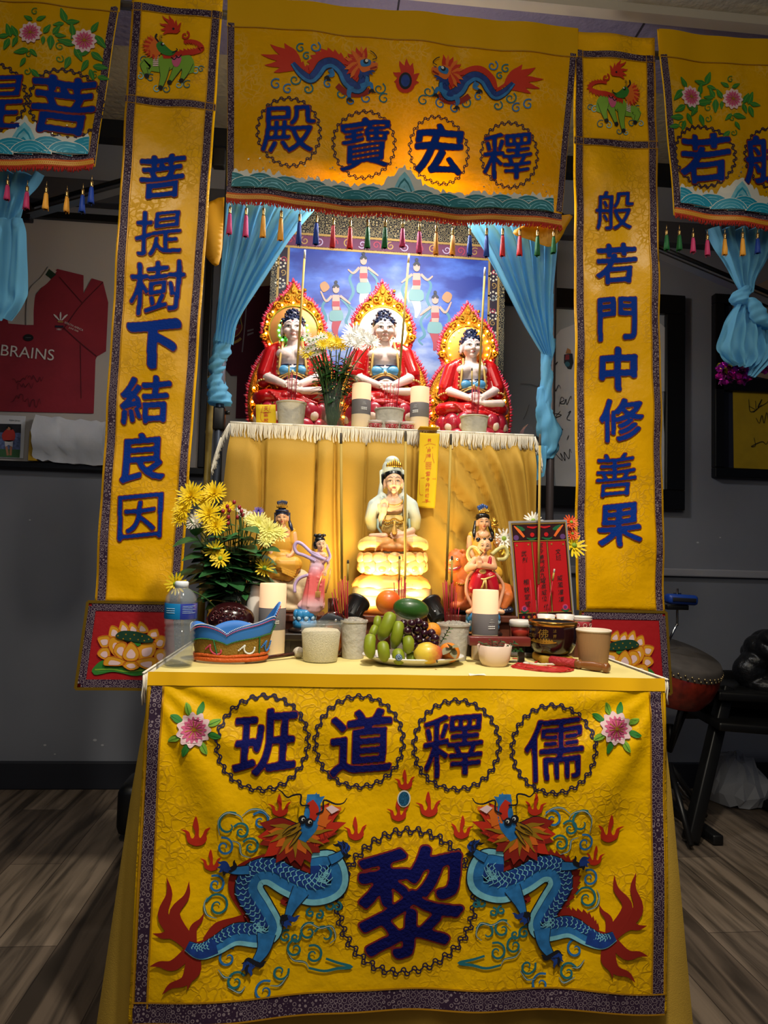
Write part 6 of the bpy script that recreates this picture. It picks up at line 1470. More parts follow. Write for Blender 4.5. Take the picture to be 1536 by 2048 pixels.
for k in range(7): x = 470 + k * 17; mb.lathe([(0, 0), (13 * u, 4 * u), (15 * u, 20 * u), (5 * u, (40 + 28 * (1 - abs(k - 3) / 3)) * u), (0, (48 + 30 * (1 - abs(k - 3) / 3)) * u)], FG.p(x, 312, -62 + abs(k - 3) * 8), 8)
mb.build('gilt_ornament', M_gilt, gy)
mb = MB()
for s_ in (-1, 1):
 mb.tube([FG.p(515 + s_ * 80, 545, -40), FG.p(515 + s_ * 92, 620, -62), FG.p(515 + s_ * 98, 700, -72), FG.p(515 + s_ * 105, 790, -70)], [10 * u] * 4, 6)
 mb.tube([FG.p(515 + s_ * 125, 730, -55), FG.p(515 + s_ * 130, 800, -66), FG.p(515 + s_ * 100, 850, -80)], [11 * u] * 3, 6)
mb.tube([FG.p(380 + k * 24, 1008 + 8 * sin(k * 1.4), -118 + abs(k - 5.5) * 6) for k in range(12)], [12 * u] * 12, 6); mb.build('sage_hem', M_robeg, gy)
mb = MB(); mb.lathe([(0, 0), (16 * u, 0), (24 * u, 20 * u), (22 * u, 45 * u), (9 * u, 75 * u), (7 * u, 105 * u), (14 * u, 112 * u), (0, 112 * u)], FG.p(515, 862, -118), 12); mb.build('nectar_vase', M_giltp, gy)
# bright bulbs hidden in the lotus lamp of this figure
def spotpair(loc, tgt, e, ang=75): return lamp('figurine_light', 'SPOT', loc, tgt, e, (1, .72, .3), .02, angle=ang, blend=.7)
# --- seated figure in gold, left
def seat_rock(F, pts, t, name, m):
 b = Blob(F)
 for q in pts: b.e(*q)
 return b.build(name, m, t, .0022, 2)
M_robeg1 = mat('robe_gold', '#d6a038', .42); M_beige = mat('throne_beige', '#cdb894', .6, var=.2, vscale=40)
YM = 1.915; FM = Fig(500, 980, 7.317, YM); u = FM.u; zb = FM.p(470, 1790).z
riser(FM.p(80, 0).x, FM.p(1150, 0).x, 1.852, 1.975, zb, 'brown wooden riser at the left, under the gold-robed figure')
mj = thing('robed_figurine', tuple(FM.p(470, 1790)), 'gold-robed seated figure with a tall blue crown, behind the yellow flowers', 'figurine')
seat_rock(FM, [(560, 1560, 330, 240, 190, 30), (700, 1350, 200, 200, 150, 60), (300, 1480, 200, 240, 150, 20), (560, 1720, 380, 90, 220, 10)], mj, 'rock_seat', M_beige)
b = Blob(FM); head(b, (472, 400), 86, 98, -10); b.c((470, 490, 0), (470, 570, 5), 55, 66); b.e(470, 640, 130, 110, 75, -8)
b.chain([(640, 640, 0), (660, 800, -10), (640, 900, -60)], [46, 44, 36]); b.chain([(640, 900, -60), (600, 960, -110)], [34, 26]); b.hand((600, 950, -110), (545, 1010, -130), 28, 1, .4)
b.chain([(310, 650, 0), (290, 820, -10), (330, 960, -70)], [46, 44, 34]); b.c((420, 1060, -120), (360, 1160, -130), 40, 30)
b.build('body', [M_skinp], mj, .0018, 3); b.face((472, 400), 86, 98, mj, 0, .25)
b = Blob(FM)
for s_ in (-1, 1): b.c((470 + s_ * 150, 600, 10), (470 + s_ * 150, 760, 0), 52, 60)
b.e(470, 800, 170, 190, 90, 10); b.e(450, 980, 200, 110, 120, -20); b.c((640, 1090, -60), (420, 1080, -110), 130, 100); b.c((640, 1100, -60), (560, 1250, -60), 120, 90); b.c((320, 1060, -90), (250, 1280, -90), 110, 80); b.e(480, 1230, 240, 90, 100, -40)
for k in range(6): b.c((430 + k * 10, 1030 + k * 34, -190), (700 - k * 10, 1120 + k * 32, -150), 12, 12)
b.build('robe', [M_robeg1], mj, .0019, 3)
mb = MB(); mb.ell(FM.p(472, 345, 8), (108 * u, 100 * u, 75 * u), 20, 12); mb.ell(FM.p(472, 310, -20), (104 * u, 88 * u, 34 * u), 20, 8)
for k in range(7): x = 412 + k * 20; mb.cap(FM.p(472 + (x - 472) * .7, 270, -20), FM.p(x, 180 - 14 * (1 - abs(k - 3) / 3), -10), 15 * u, 20 * u)
for s_ in (-1, 1): mb.tube([FM.p(472 + s_ * 96, 330, 10), FM.p(472 + s_ * 100, 440, 20), FM.p(472 + s_ * 120, 520, -5), FM.p(472 + s_ * 150, 590, -50)], [24 * u, 18 * u, 30 * u, 18 * u], 8)
mb.build('hair', M_navyh, mj)
mb = MB()
for k in range(7): mb.lathe([(0, 0), (15 * u, 6 * u), (15 * u, 26 * u), (0, (62 + 26 * (1 - abs(k - 3) / 3)) * u)], FM.p(406 + k * 22, 268, -95 + abs(k - 3) * 14), 8)
for k in range(13): a = pi * k / 12; mb.ell(FM.p(472 - 95 * cos(a), 560 + 60 * sin(a), -64 - 24 * sin(a)), 9 * u, 6, 5)
mb.build('gilt_crown', M_gilt, mj)
# --- pink-robed standing lady on a blue lotus
YL = 1.80; FL = Fig(500, 980, 7.317, YL); u = FL.u
M_lil = mat('scarf_lilac', '#b9a3cf', .4); M_pinkr = mat('robe_rose', '#d96a68', .42); M_pinkp = mat('robe_blush', '#d8a4ac', .42); M_lotb = mat('lotus_blue', '#2f86c4', .35, coat=.3); M_lotbl = mat('lotus_blue_tip', '#a7c9e2', .35)
ln = thing('robed_figurine', tuple(FL.p(800, 2070)), 'pink-robed standing lady with a lilac scarf on a small blue lotus', 'figurine')
riser(FL.p(560, 0).x, FL.p(1060, 0).x, 1.752, 1.85, FL.p(800, 2070).z, 'dark wooden riser under the pink-robed lady', M_woodd)
mb = MB(); mb.lathe([(0, 0), (240 * u, 0), (250 * u, 30 * u), (200 * u, 50 * u), (170 * u, 70 * u), (0, 70 * u)], FL.p(800, 2070), 24); mb.build('stand', M_woodd, ln)
mb = MB(); mb.lathe([(0, 0), (175 * u, 0), (165 * u, 60 * u), (120 * u, 110 * u), (150 * u, 200 * u), (140 * u, 262 * u), (0, 262 * u)], FL.p(800, 2005), 28, 0); petal_ring(mb, FL, 800, 1815, 135, 115, 9, 62, 72, 40, 0, 0, 1, tipy=-.7); petal_ring(mb, FL, 800, 1945, 150, 120, 10, 55, 50, 28, 0, 0); mb.build('lotus_base', [M_lotb, M_lotbl], ln)
b = Blob(FL); head(b, (1035, 790), 72, 88, -10, 14); b.c((1020, 860, 0), (1030, 930, 8), 36, 42); b.e(1060, 950, 70, 50, 45, -20); b.chain([(1140, 1000, 0), (1150, 1100, -30), (1100, 1200, -70)], [30, 27, 20]); b.hand((1110, 1180, -70), (1095, 1260, -80), 22, 1, .4); b.chain([(920, 1000, 0), (900, 1120, -20)], [32, 28]); b.build('body', [M_skinc], ln, .0018, 3); b.face((1035, 790), 72, 88, ln, 14, .35)
b = Blob(FL); b.e(1000, 1010, 130, 110, 75, 0); b.e(980, 1140, 115, 130, 80, 0); b.c((960, 1200, 0), (930, 1420, 0), 110, 130); b.c((930, 1420, 0), (900, 1690, 0), 130, 165); b.c((980, 1400, -10), (1010, 1690, 0), 110, 90); b.c((900, 1560, 0), (740, 1690, -10), 80, 50)
for k in range(6): b.c((890 + k * 40, 1230 + k * 14, -95), (850 + k * 40, 1690, -150 + k * 12), 14, 20)
for k in range(5): b.c((860, 1230 + k * 40, -90), (1040, 1290 - k * 22 + k * k * 12, -112), 12, 12)
def pln(c, n): z = (FL.p(0, 0).z - c.z) / u; return 0 if z < 1150 else (1 if z < 1480 else 0)
b.build('robe', [grad('robe_blush_to_rose', '#dc6464', '#d2b0c6', FL.p(0, 1260).z - FL.p(0, 2070).z, FL.p(0, 1080).z - FL.p(0, 2070).z), grad('hem_blush', '#dcb0b8', '#dc6464', FL.p(0, 1660).z - FL.p(0, 2070).z, FL.p(0, 1500).z - FL.p(0, 2070).z)], ln, .0019, 3, lambda c, n: 0 if (FL.p(0, 0).z - c.z) / u < 1400 else 1)
mb = MB(); mb.ell(FL.p(1020, 735, 6), (82 * u, 78 * u, 66 * u), 18, 12); mb.ell(FL.p(965, 800, 18), (46 * u, 50 * u, 70 * u), 12, 10); mb.ell(FL.p(960, 665, 0), (30 * u, 28 * u, 28 * u), 12, 8); mb.ell(FL.p(1080, 665, 0), (34 * u, 28 * u, 26 * u), 12, 8); mb.ell(FL.p(1020, 668, -20), (50 * u, 40 * u, 30 * u), 12, 8); mb.build('hair', M_blackh, ln)
mb = MB()
for o, r in ((0, 26), (30, 18)): mb.tube(cr([FL.p(*q) for q in [(1100, 1020, -70), (960, 960 - o, -60), (880, 900 - o * .3, -10), (760, 790 - o * .2, 30), (680, 770 + o * .3, 40), (650, 840 + o * .2, 40), (690, 920, 30), (800, 960, 10), (960, 1040 - o, -60)]], 5), [r * u] * 41, 8)
mb.tube(cr([FL.p(*q) for q in [(1110, 800, 20), (1150, 900, 20), (1170, 980, 0), (1130, 1050, -60)]], 5), [22 * u] * 16, 8); mb.tube(cr([FL.p(*q) for q in [(860, 1240, -40), (730, 1290, 10), (660, 1380, 20), (655, 1500, 0)]], 5), [24 * u] * 16, 8); mb.build('scarf', M_lil, ln)
mb = MB()
for pts in [[(1050, 1250), (1000, 1400), (990, 1520)], [(1180, 1150), (1150, 1350), (1100, 1500)]]: mb.tube([FL.p(a, c, -140) for a, c in pts], [13 * u] * 3, 6)
for k in range(5): mb.cap(FL.p(965 + k * 16, 1480, -150), FL.p(960 + k * 16, 1560, -152), 7 * u, 5 * u)
mb.build('gilt_tassel', M_giltp, ln)
# --- right group: orange lion under a gold-robed figure, child in red in front
YR = 1.915; FR = Fig(900, 980, 6.829, YR); u = FR.u; M_lion = mat('lion_orange', '#c9692c', .5, var=.2, vscale=50)
zr_ = FR.p(300, 1690).z
riser(FR.p(-60, 0).x, FR.p(890, 0).x, 1.862, 1.975, zr_, 'brown wooden riser at the right, under the orange lion')
li = thing('lion_figurine', tuple(FR.p(300, 1690)), 'orange lion figure lying on a dark rocky base beside the hooded figure', 'figurine')
b = Blob(FR); b.e(300, 1640, 330, 45, 220, 0); b.e(520, 1635, 330, 45, 200, 0)
for k in range(12): b.e(30 + k * 68, 1630 + 12 * sin(k * 2), 60, 50, 90, -90 + 20 * sin(k))
b.build('rock_base', mat('rock_navy', '#1a2238', .3, coat=.4, var=.5, vscale=60), li, .0024, 1)
b = Blob(FR); b.e(90, 1000, 155, 170, 150, -10); b.e(20, 1010, 110, 120, 90, -110); b.e(-10, 1060, 85, 55, 70, -160); b.e(-30, 960, 40, 30, 30, -190); b.e(60, 950, 40, 30, 30, -170); b.e(200, 880, 45, 50, 40, 10); b.c((140, 1120, 0), (250, 1380, 10), 150, 190); b.c((250, 1380, 10), (760, 1420, 40), 190, 150); b.c((120, 1300, -120), (90, 1560, -140), 75, 60); b.c((300, 1420, -110), (160, 1580, -170), 90, 55); b.c((760, 1460, -60), (700, 1590, -110), 110, 60); b.c((10, 1560, -170), (200, 1580, -170), 48, 60); b.e(860, 1420, 60, 90, 60, 60)
rnd = random.Random(12)
for k in range(46):
 a = rnd.uniform(-.6, 3.9); r = rnd.uniform(110, 175); x, y = 100 + r * cos(a), 1000 - r * sin(a) * 1.05; b.e(x, y, 34, 34, 40, rnd.uniform(-80, 80))
b.build('lion_body', [M_lion], li, .0022, 2)
mb = MB(); mb.tube(cr([b.ray(x, y, .001) for x, y in [(-60, 1075), (0, 1085), (60, 1070), (110, 1045)]], 4), [12 * u] * 13, 6, 0); mb.tube(cr([b.ray(x, y, .0015) for x, y in [(-50, 1060), (0, 1066), (60, 1052)]], 4), [6 * u] * 9, 6, 1)
for x, y in ((-30, 955), (60, 945)): mb.ell(b.ray(x, y, .001), 16 * u, 8, 6, m=1); mb.ell(b.ray(x, y, .004), 8 * u, 8, 6, m=2)
mb.build('painted_face', [mat('lion_lip', '#a32a3c', .4), M_eyew, M_blackh], li)
mb = MB()
for k in range(9): mb.ell(b.ray(60 + k * 22, 1265 - 6 * k + 40 * sin(k * .38), .002), 14 * u, 8, 6)
mb.build('gilt_bell', M_gilt, li)
bo = thing('robed_figurine', tuple(FR.p(430, 1300)), 'gold-robed seated figure with a blue topknot holding a gilt staff, behind the child in red', 'figurine')
b = Blob(FR); head(b, (448, 435), 82, 95, -10); b.c((446, 520, 0), (446, 600, 5), 52, 62); b.e(446, 640, 120, 90, 70, -5)
b.chain([(275, 650, 0), (255, 790, -10), (300, 900, -50)], [42, 38, 30]); b.chain([(600, 640, 0), (640, 760, -20), (650, 700, -70)], [40, 36, 26]); b.hand((650, 740, -60), (640, 660, -90), 28, -1, .4); b.build('body', [M_skinp], bo, .0018, 3); b.face((448, 435), 82, 95, bo, 0, .25)
b = Blob(FR)
for s_ in (-1, 1): b.c((445 + s_ * 150, 610, 8), (445 + s_ * 150, 690, 8), 46, 50)
b.e(440, 800, 165, 190, 85, 10); b.e(440, 1000, 190, 130, 110, 0); b.c((600, 1140, -50), (420, 1120, -110), 110, 90); b.c((260, 1120, -60), (420, 1120, -110), 105, 90); b.e(430, 1200, 240, 80, 110, -20); b.build('robe', [M_robeg1], bo, .0019, 3)
mb = MB(); mb.ell(FR.p(446, 375, 8), (98 * u, 92 * u, 66 * u), 20, 12); mb.ell(FR.p(440, 350, -22), (92 * u, 80 * u, 30 * u), 20, 8)
for s_ in (-1, 1): mb.tube([FR.p(446 + s_ * 88, 420, 20), FR.p(446 + s_ * 105, 520, 30), FR.p(446 + s_ * 125, 590, -20), FR.p(446 + s_ * 128, 660, -55)], [22 * u, 22 * u, 30 * u, 12 * u], 8)
mb.build('hair', M_blackh, bo)
mb = MB()
for k in range(5): mb.cap(FR.p(425 + k * 10, 310, 0), FR.p(390 + k * 26, 235 - 12 * (2 - abs(k - 2)), -10), 18 * u, 24 * u)
mb.build('topknot', mat('topknot_blue', '#2d4a86', .3, coat=.3), bo)
mb = MB()
for k in range(7): mb.lathe([(0, 0), (17 * u, 5 * u), (16 * u, 26 * u), (0, (46 + 50 * (1 - abs(k - 3) / 3)) * u)], FR.p(392 + k * 20, 322, -80 + abs(k - 3) * 10), 8)
for k in range(11): a = pi * k / 10; mb.ell(FR.p(446 - 80 * cos(a), 590 + 55 * sin(a), -62 - 20 * sin(a)), 9 * u, 6, 5)
mb.build('gilt_crown', M_gilt, bo)
mb = MB(); mb.tube([FR.p(585, 470, -90), FR.p(592, 700, -95), FR.p(690, 1020, -80)], [8 * u] * 3, 6); mb.ell(FR.p(585, 440, -90), (44 * u, 34 * u, 40 * u), 12, 8); mb.ell(FR.p(585, 485, -90), (52 * u, 34 * u, 26 * u), 12, 8)
for k in range(6): mb.tube([FR.p(590, 490, -90), FR.p(540 + k * 22, 400 - 40 * sin(k), -90)], [6 * u, 3 * u], 5)
mb.tube([FR.p(610, 500, -90), FR.p(735, 550, -80)], [5 * u, 4 * u], 5); mb.tube([FR.p(620, 640, -90), FR.p(710, 560, -80)], [5 * u, 4 * u], 5); mb.build('gilt_staff', M_gilt, bo)
# child
YK = 1.80; FK = Fig(900, 980, 6.829, YK); u = FK.u; M_bib = mat('bib_red', '#b11226', .35, coat=.3); M_scg = mat('scarf_olive', '#c3b878', .35, coat=.2); M_peel = mat('scarf_flesh', '#d39a78', .4)
ch = thing('robed_figurine', tuple(FK.p(450, 1985)), 'child figure in red with clasped hands and looped gold scarf, behind a white candle', 'figurine')
riser(FK.p(190, 0).x, FK.p(720, 0).x, 1.752, 1.85, FK.p(450, 1985).z, 'dark wooden riser under the child in red', M_woodd)
mb = MB(); mb.lathe([(0, 0), (250 * u, 0), (260 * u, 30 * u), (220 * u, 70 * u), (0, 70 * u)], FK.p(450, 1985), 24); mb.build('stand', M_woodd, ch)
mb = MB(); mb.lathe([(0, 0), (210 * u, 0), (190 * u, 60 * u), (150 * u, 110 * u), (190 * u, 200 * u), (180 * u, 255 * u), (0, 255 * u)], FK.p(450, 1930), 28, 0); petal_ring(mb, FK, 450, 1745, 190, 130, 10, 78, 78, 45, 0, 0, 1, tipy=-.7); petal_ring(mb, FK, 450, 1870, 190, 130, 10, 66, 50, 30, 0, 0); mb.build('lotus_base', [M_lotb, M_lotbl], ch)
b = Blob(FK); b.e(470, 745, 88, 84, 86, -5); head(b, (470, 765), 84, 82, -8, -14); b.c((460, 850, 0), (465, 920, 5), 42, 52); b.e(450, 970, 110, 80, 62, -5)
b.chain([(560, 940, 0), (590, 1050, -30), (400, 1030, -110)], [56, 50, 34]); b.chain([(340, 950, 0), (235, 1070, -20), (330, 1040, -100)], [48, 50, 34]); b.hand((370, 1050, -112), (355, 905, -118), 26, 1, .1); b.hand((392, 1050, -118), (378, 910, -124), 24, -1, .1)
b.c((360, 1340, -20), (330, 1640, -10), 62, 48); b.c((570, 1340, -10), (560, 1640, 0), 62, 48); b.c((330, 1640, -20), (230, 1660, -70), 44, 34); b.c((560, 1640, -10), (700, 1660, -60), 44, 34); b.build('body', [M_skinp], ch, .0018, 3); b.face((470, 765), 84, 82, ch, -14, .3)
b = Blob(FK); b.e(455, 1090, 118, 120, 72, -8); b.c((400, 940, -50), (420, 1040, -60), 24, 40); b.c((540, 930, -40), (520, 1040, -55), 24, 40); b.c((390, 1200, -5), (340, 1330, -10), 100, 95); b.c((540, 1200, 0), (580, 1330, 0), 100, 95); b.build('tunic', [M_bib], ch, .0019, 3)
mb = MB(); mb.tube(cr([FK.p(*q) for q in [(345, 1180, -70), (420, 1215, -95), (500, 1200, -95), (590, 1170, -70)]], 4), [14 * u] * 13, 6); mb.tube([FK.p(450, 1210, -105), FK.p(425, 1290, -118), FK.p(400, 1345, -118)], [15 * u] * 3, 6); mb.tube([FK.p(460, 1210, -105), FK.p(470, 1350, -118)], [15 * u] * 2, 6); mb.ell(b.ray(430, 1110, 0), (50 * u, 8 * u, 38 * u), 12, 8); mb.build('gilt_sash', M_giltp, ch)
mb = MB()
for x in (385, 555): mb.ell(FK.p(x, 680, 0), (34 * u, 32 * u, 32 * u), 12, 8)
mb.ell(FK.p(460, 668, -55), (22 * u, 14 * u, 14 * u), 8, 6); mb.build('hair_bun', M_blackh, ch)
mb = MB()
mb.tube(cr([FK.p(*q) for q in [(420, 870, -40), (360, 790, 20), (290, 790, 40), (250, 880, 40), (280, 960, 20), (340, 990, -30)]], 5), [26 * u] * 26, 8); mb.tube(cr([FK.p(*q) for q in [(560, 880, -30), (660, 810, 20), (750, 780, 40), (795, 860, 40), (750, 940, 20), (640, 950, -20)]], 5), [28 * u] * 26, 8); mb.build('scarf', M_scg, ch)
mb = MB(); mb.tube(cr([FK.p(*q) for q in [(330, 1090, -20), (250, 1200, 20), (225, 1380, 20), (270, 1520, 0), (340, 1660, -10)]], 5), [22 * u] * 21, 8); mb.tube(cr([FK.p(*q) for q in [(590, 1110, -10), (690, 1220, 20), (735, 1330, 20), (690, 1500, 0), (650, 1640, -10)]], 5), [22 * u] * 21, 8); mb.build('sash_tail', M_peel, ch)
# ------------------------------------------------------------------ things on the table and the tier
def onT(px, py, z=ZT): return atz(px, py, z)
def pxm(P): Y = P.y; return (at(800, 1200, Y) - at(801, 1200, Y)).length
M_cream = mat('candle_wax', '#e9d2b0', .5, sss=.3); M_glow = mat('candle_glow', '#f3d3b0', .5, emit=.55, ecol='#ffc896')
M_band = mat('label_grey', '#6e6a6c', .6); M_lw = mat('label_print', '#d6d4d0', .6)
def candle(c, r, h, label, lit, zb0, zb1, ang):
 t = thing('led_candle', tuple(c), label, 'candle', None); cx, cy, cz = c
 mb = MB(); mb.lathe([(0, 0), (r * .98, 0), (r, .003), (r, h * .66)], c, 32); mb.lathe([(r, h * .66), (r, h - .004), (r * .97, h), (r * .9, h - .001), (r * .86, h - .012), (0, h - .014)], c, 32, 1)
 mb.build('wax', [M_cream, M_glow], t, autos=50)
 mb = MB(); mb.lathe([(r * 1.008, zb0 * h), (r * 1.012, zb0 * h + .0005), (r * 1.012, zb1 * h), (r * 1.008, zb1 * h + .0003)], c, 32); mb.build('label_band', M_band, t)
 mb = MB(); w_, hh = .019, .0085; zc = cz + zb0 * h + (zb1 - zb0) * h * .36
 for k in range(9):
  for row in range(2):
   a = -pi / 2 + ang + (k - 4) * w_ / 9 / r; rr = r * 1.018; h2 = hh * .42 * (.75 + .25 * ((k * 7 + row * 3) % 3) / 2)
   mb.box((cx + rr * cos(a), cy + rr * sin(a), zc + (row - .5) * hh * .55), (w_ / 9 * .8, .0006, h2), (0, 0, a + pi / 2))
 for k in range(3):
  a = -pi / 2 + ang; mb.box((cx + r * 1.017 * cos(a), cy + r * 1.017 * sin(a), zc + .012 + k * .0035), (.014 - .003 * k, .0005, .0007), (0, 0, a + pi / 2))
 mb.build('label_print', M_lw, t)
 return t
YT = 2.115   # depth of the row at the front of the tier
def onU(px, Y=YT): p = at(px, 860, Y); return Vector((p.x, p.y, ZU + .0005))
uU = pxm(Vector((0, YT, 0)))
for px, top, lab in [(721, 769, 'cream candle with grey band on the upper tier, left of the middle sand pot'), (838, 776, 'cream candle with grey band on the upper tier, right of the middle sand pot')]:
 c = onU(px); candle(c, 19.2 * uU, at(px, top, YT).z - ZU, lab, 1, .36, .66, .25 if px < 800 else -.6)
for px, pb, top, lab in [(542, 1299, 1167, 'cream candle with grey band on the table between the blue crown and the sand tub'), (969, 1305, 1180, 'cream candle with grey band on the table in front of the child in red')]:
 Yc = 1.735 if px < 800 else 1.715; c = Vector((at(px, pb, Yc).x, Yc, ZT + .0005)); candle(c, 26 * pxm(c), at(px, top, c.y).z - ZT, lab, 1, .36, .66, .3)
# sand pots
M_zinc = mat('pot_grey', '#b9b4a8', .7, var=.1, vscale=60, bump=.25, bscale=90); M_ash = mat('ash', '#a9a49a', .95, bump=1, bscale=260, var=.35, vscale=180)
def pot(c, rt, rb, h, label):
 t = thing('sand_pot', tuple(c), label, 'incense pot', 'sand pots')
 mb = MB(); mb.lathe([(0, 0), (rb, 0), (rb * 1.01, .003), (rt * .97, h * .93), (rt * 1.03, h * .95), (rt * 1.03, h), (rt * .95, h), (rt * .93, h * .9), (0, h * .9)], c, 30); mb.build('pot', M_zinc, t, autos=40)
 mb = MB(); rnd = random.Random(int(c.x * 1000))
 mb.lathe([(rt * .94, h * .93), (rt * .7, h * 1.03), (rt * .35, h * 1.07), (0, h * 1.08)], c, 24, fn=lambda a, z: 1 + .03 * sin(5 * a))
 for k in range(60): a = rnd.uniform(0, 6.28); rr = rt * rnd.uniform(.2, .95); mb.box((c.x + rr * cos(a), c.y + rr * sin(a), c.z + h * (1.08 - .13 * rr / rt)), (.006, .0012, .001), (rnd.uniform(-.4, .4), rnd.uniform(-.4, .4), rnd.uniform(0, 3)))
 mb.build('ash', M_ash, t); return t
M_stick = mat('incense_gold', '#a58a3e', .7); M_stred = mat('incense_red', '#a3172c', .6); M_burnt = mat('incense_burnt', '#4a443c', .9); M_asht = mat('incense_ash', '#c9c4b8', .95)
def incense(base, top, r, label, group, kind='long', split=.0):
 """one stick: red foot, gold coat, burnt tip"""
 base, top = Vector(base), Vector(top); t = thing('incense_stick', tuple(base), label, 'incense stick', group); L_ = lambda a: base.lerp(top, a)
 mb = MB()
 if kind == 'red': mb.tube([base, top], r, 6); mb.build('stick', M_stred, t)
 else:
  mb.tube([base, L_(split)], r * .45, 6); mb.build('foot', M_stred, t)
  mb = MB(); mb.tube([L_(split), L_(.94)], r, 8); mb.build('coat', M_stick, t)
  mb = MB(); mb.tube([L_(.94), L_(.985), top], [r, r * .95, r * .8], 8); mb.build('burnt_tip', M_burnt if kind == 'long' else M_asht, t)
 return t
rnd = random.Random(21)
PU = [(581, 806, 855, 30, 'left'), (778, 820, 864, 30, 'middle'), (948, 834, 874, 29, 'right')]
uplong = {'left': ((594, 745), (610, 500), (578, 757, 728)), 'middle': ((797, 755), (818, 508), None), 'right': ((958, 770), (970, 535), (944, 772, 736))}
upred = {'left': [(575, 750), (580, 752), (585, 748), (590, 760), (583, 745)], 'middle': [(768, 770), (774, 766), (781, 768), (788, 772), (794, 768), (798, 765)], 'right': [(945, 775), (951, 778), (955, 775), (960, 780), (949, 770)]}
for px, top, bot, hw, nm in PU:
 c = onU(px, 2.105); u = pxm(c); h = at(px, top, c.y).z - ZU; pot(c, hw * u, hw * .8 * u, h, 'grey sand pot on the upper tier before the %s seated statue' % nm)
 zp = c.z + h * 1.04
 (bx, by), (tx, ty), stub = uplong[nm]; foot = at(bx - 2, by, c.y); incense((foot.x, c.y, zp), at(tx, ty, c.y + .0), .0034, 'tall gold incense stick before the %s seated statue' % nm, None, 'ash', (foot.z - zp) / (at(tx, ty, c.y).z - zp))
 for k, (x, y) in enumerate(upred[nm]): q = at(x, y, c.y + .012 * (k - 2) * .6); incense((c.x + (q.x - c.x) * .7, q.y, zp), q, .0009, 'short red incense stub in the %s pot of the upper tier' % nm, 'red stubs in the %s upper pot' % nm, 'red')
 if stub: q = at(stub[0], stub[2], c.y - .008); f = at(stub[0] + 1, stub[1], c.y - .008); incense((f.x, q.y, zp), q, .0022, 'half-burnt gold incense stick beside the tall one, %s upper pot' % nm, None, 'long', (f.z - zp) / (q.z - zp))
PL = [(706, 1240, 1303, 27, 'left', 1.705), (803, 1222, 1300, 27, 'middle', 1.74), (906, 1247, 1303, 33, 'right', 1.70)]
lolong = {'left': [((681, 1158), (682, 866)), ], 'middle': [((813, 1158), (811, 862))], 'right': [((888, 1160), (902, 868))]}
lored = {'left': [(664, 1185), (669, 1178), (676, 1165), (680, 1162), (686, 1158), (690, 1152), (688, 1180), (672, 1200), (694, 1165)], 'middle': [(788, 1165), (797, 1160), (803, 1155), (809, 1158), (812, 1165), (806, 1172)], 'right': [(886, 1165), (890, 1160), (894, 1164), (899, 1170), (906, 1160), (913, 1185), (918, 1215), (902, 1158), (910, 1172)]}
lostub = {'left': (696, 1160, 1120), 'middle': (799, 1160, 1112), 'right': (904, 1165, 1112)}
for px, top, bot, hw, nm, Y in PL:
 p = at(px, bot, Y); c = Vector((p.x, Y, ZT + .0005)); u = pxm(c); h = at(px, top, Y).z - ZT
 pot(c, hw * u, hw * .78 * u, h, {'left': 'grey sand pot on the table left of the fruit plate', 'middle': 'grey sand pot hidden behind the fruit, below the hooded figure', 'right': 'grey sand pot on the table right of the fruit plate'}[nm]); zp = c.z + h * 1.02
 for (bx, by), (tx, ty) in lolong[nm]: q = at(tx, ty, Y); f = at(bx, by, Y); fx = c.x + (f.x - c.x) * .8; incense((fx, Y, zp), q, .0032, 'very tall gold incense stick standing in the %s pot of the table' % nm, None, 'long', (f.z - zp) / (q.z - zp))
 for k, (x, y) in enumerate(lored[nm]): q = at(x, y, Y + .004 * (k % 5) - .008); incense((c.x + (q.x - c.x) * .75, q.y, zp), q, .0011, 'thin red incense stub in the %s pot of the table' % nm, 'red stubs in the %s table pot' % nm, 'red')
 x, y0, y1 = lostub[nm]; q = at(x, y1, Y - .01); f = at(x - 2, y0, Y - .01); incense((c.x + (f.x - c.x) * .8, q.y, zp), q, .0028, 'half-burnt gold incense stick in the %s pot of the table' % nm, None, 'long', (f.z - zp) / (q.z - zp))
# clear glass vases and their flowers
M_glass = mat('clear_glass', '#6a7672', .05, alpha=.14, coat=.5); M_water = mat('vase_water', '#4a584a', .1, alpha=.2)
M_yel = mat('petal_yellow', '#f2d41c', .55, transl=.25); M_pyel = mat('petal_lemon', '#f0ea8a', .55, transl=.25); M_whf = mat('petal_white', '#f2efe6', .55, transl=.25); M_purp = mat('petal_violet', '#6d5bb0', .55); M_leaf = mat('leaf_green', '#2a5a30', .4, var=.25, vscale=40); M_stem = mat('stem_green', '#3f5f2e', .5); M_berry = mat('berry_red', '#8e1f2c', .3, coat=.3); M_core = mat('core_green', '#7d9a2c', .6); M_orf = mat('petal_orange', '#e0501c', .5)
def vase(c, r, h, label):
 t = thing('glass_vase', tuple(c), label, 'vase')
 mb = MB(); mb.lathe([(0, 0), (r * .93, 0), (r, .006), (r * .97, h * .5), (r, h), (r * .94, h), (r * .91, h * .5), (r * .92, .012), (0, .012)], c, 28); mb.build('glass', M_glass, t)
 mb = MB(); mb.lathe([(0, .0125), (r * .9, .0125), (r * .89, h * .42), (0, h * .42)], c, 24); mb.build('water', M_water, t); return t
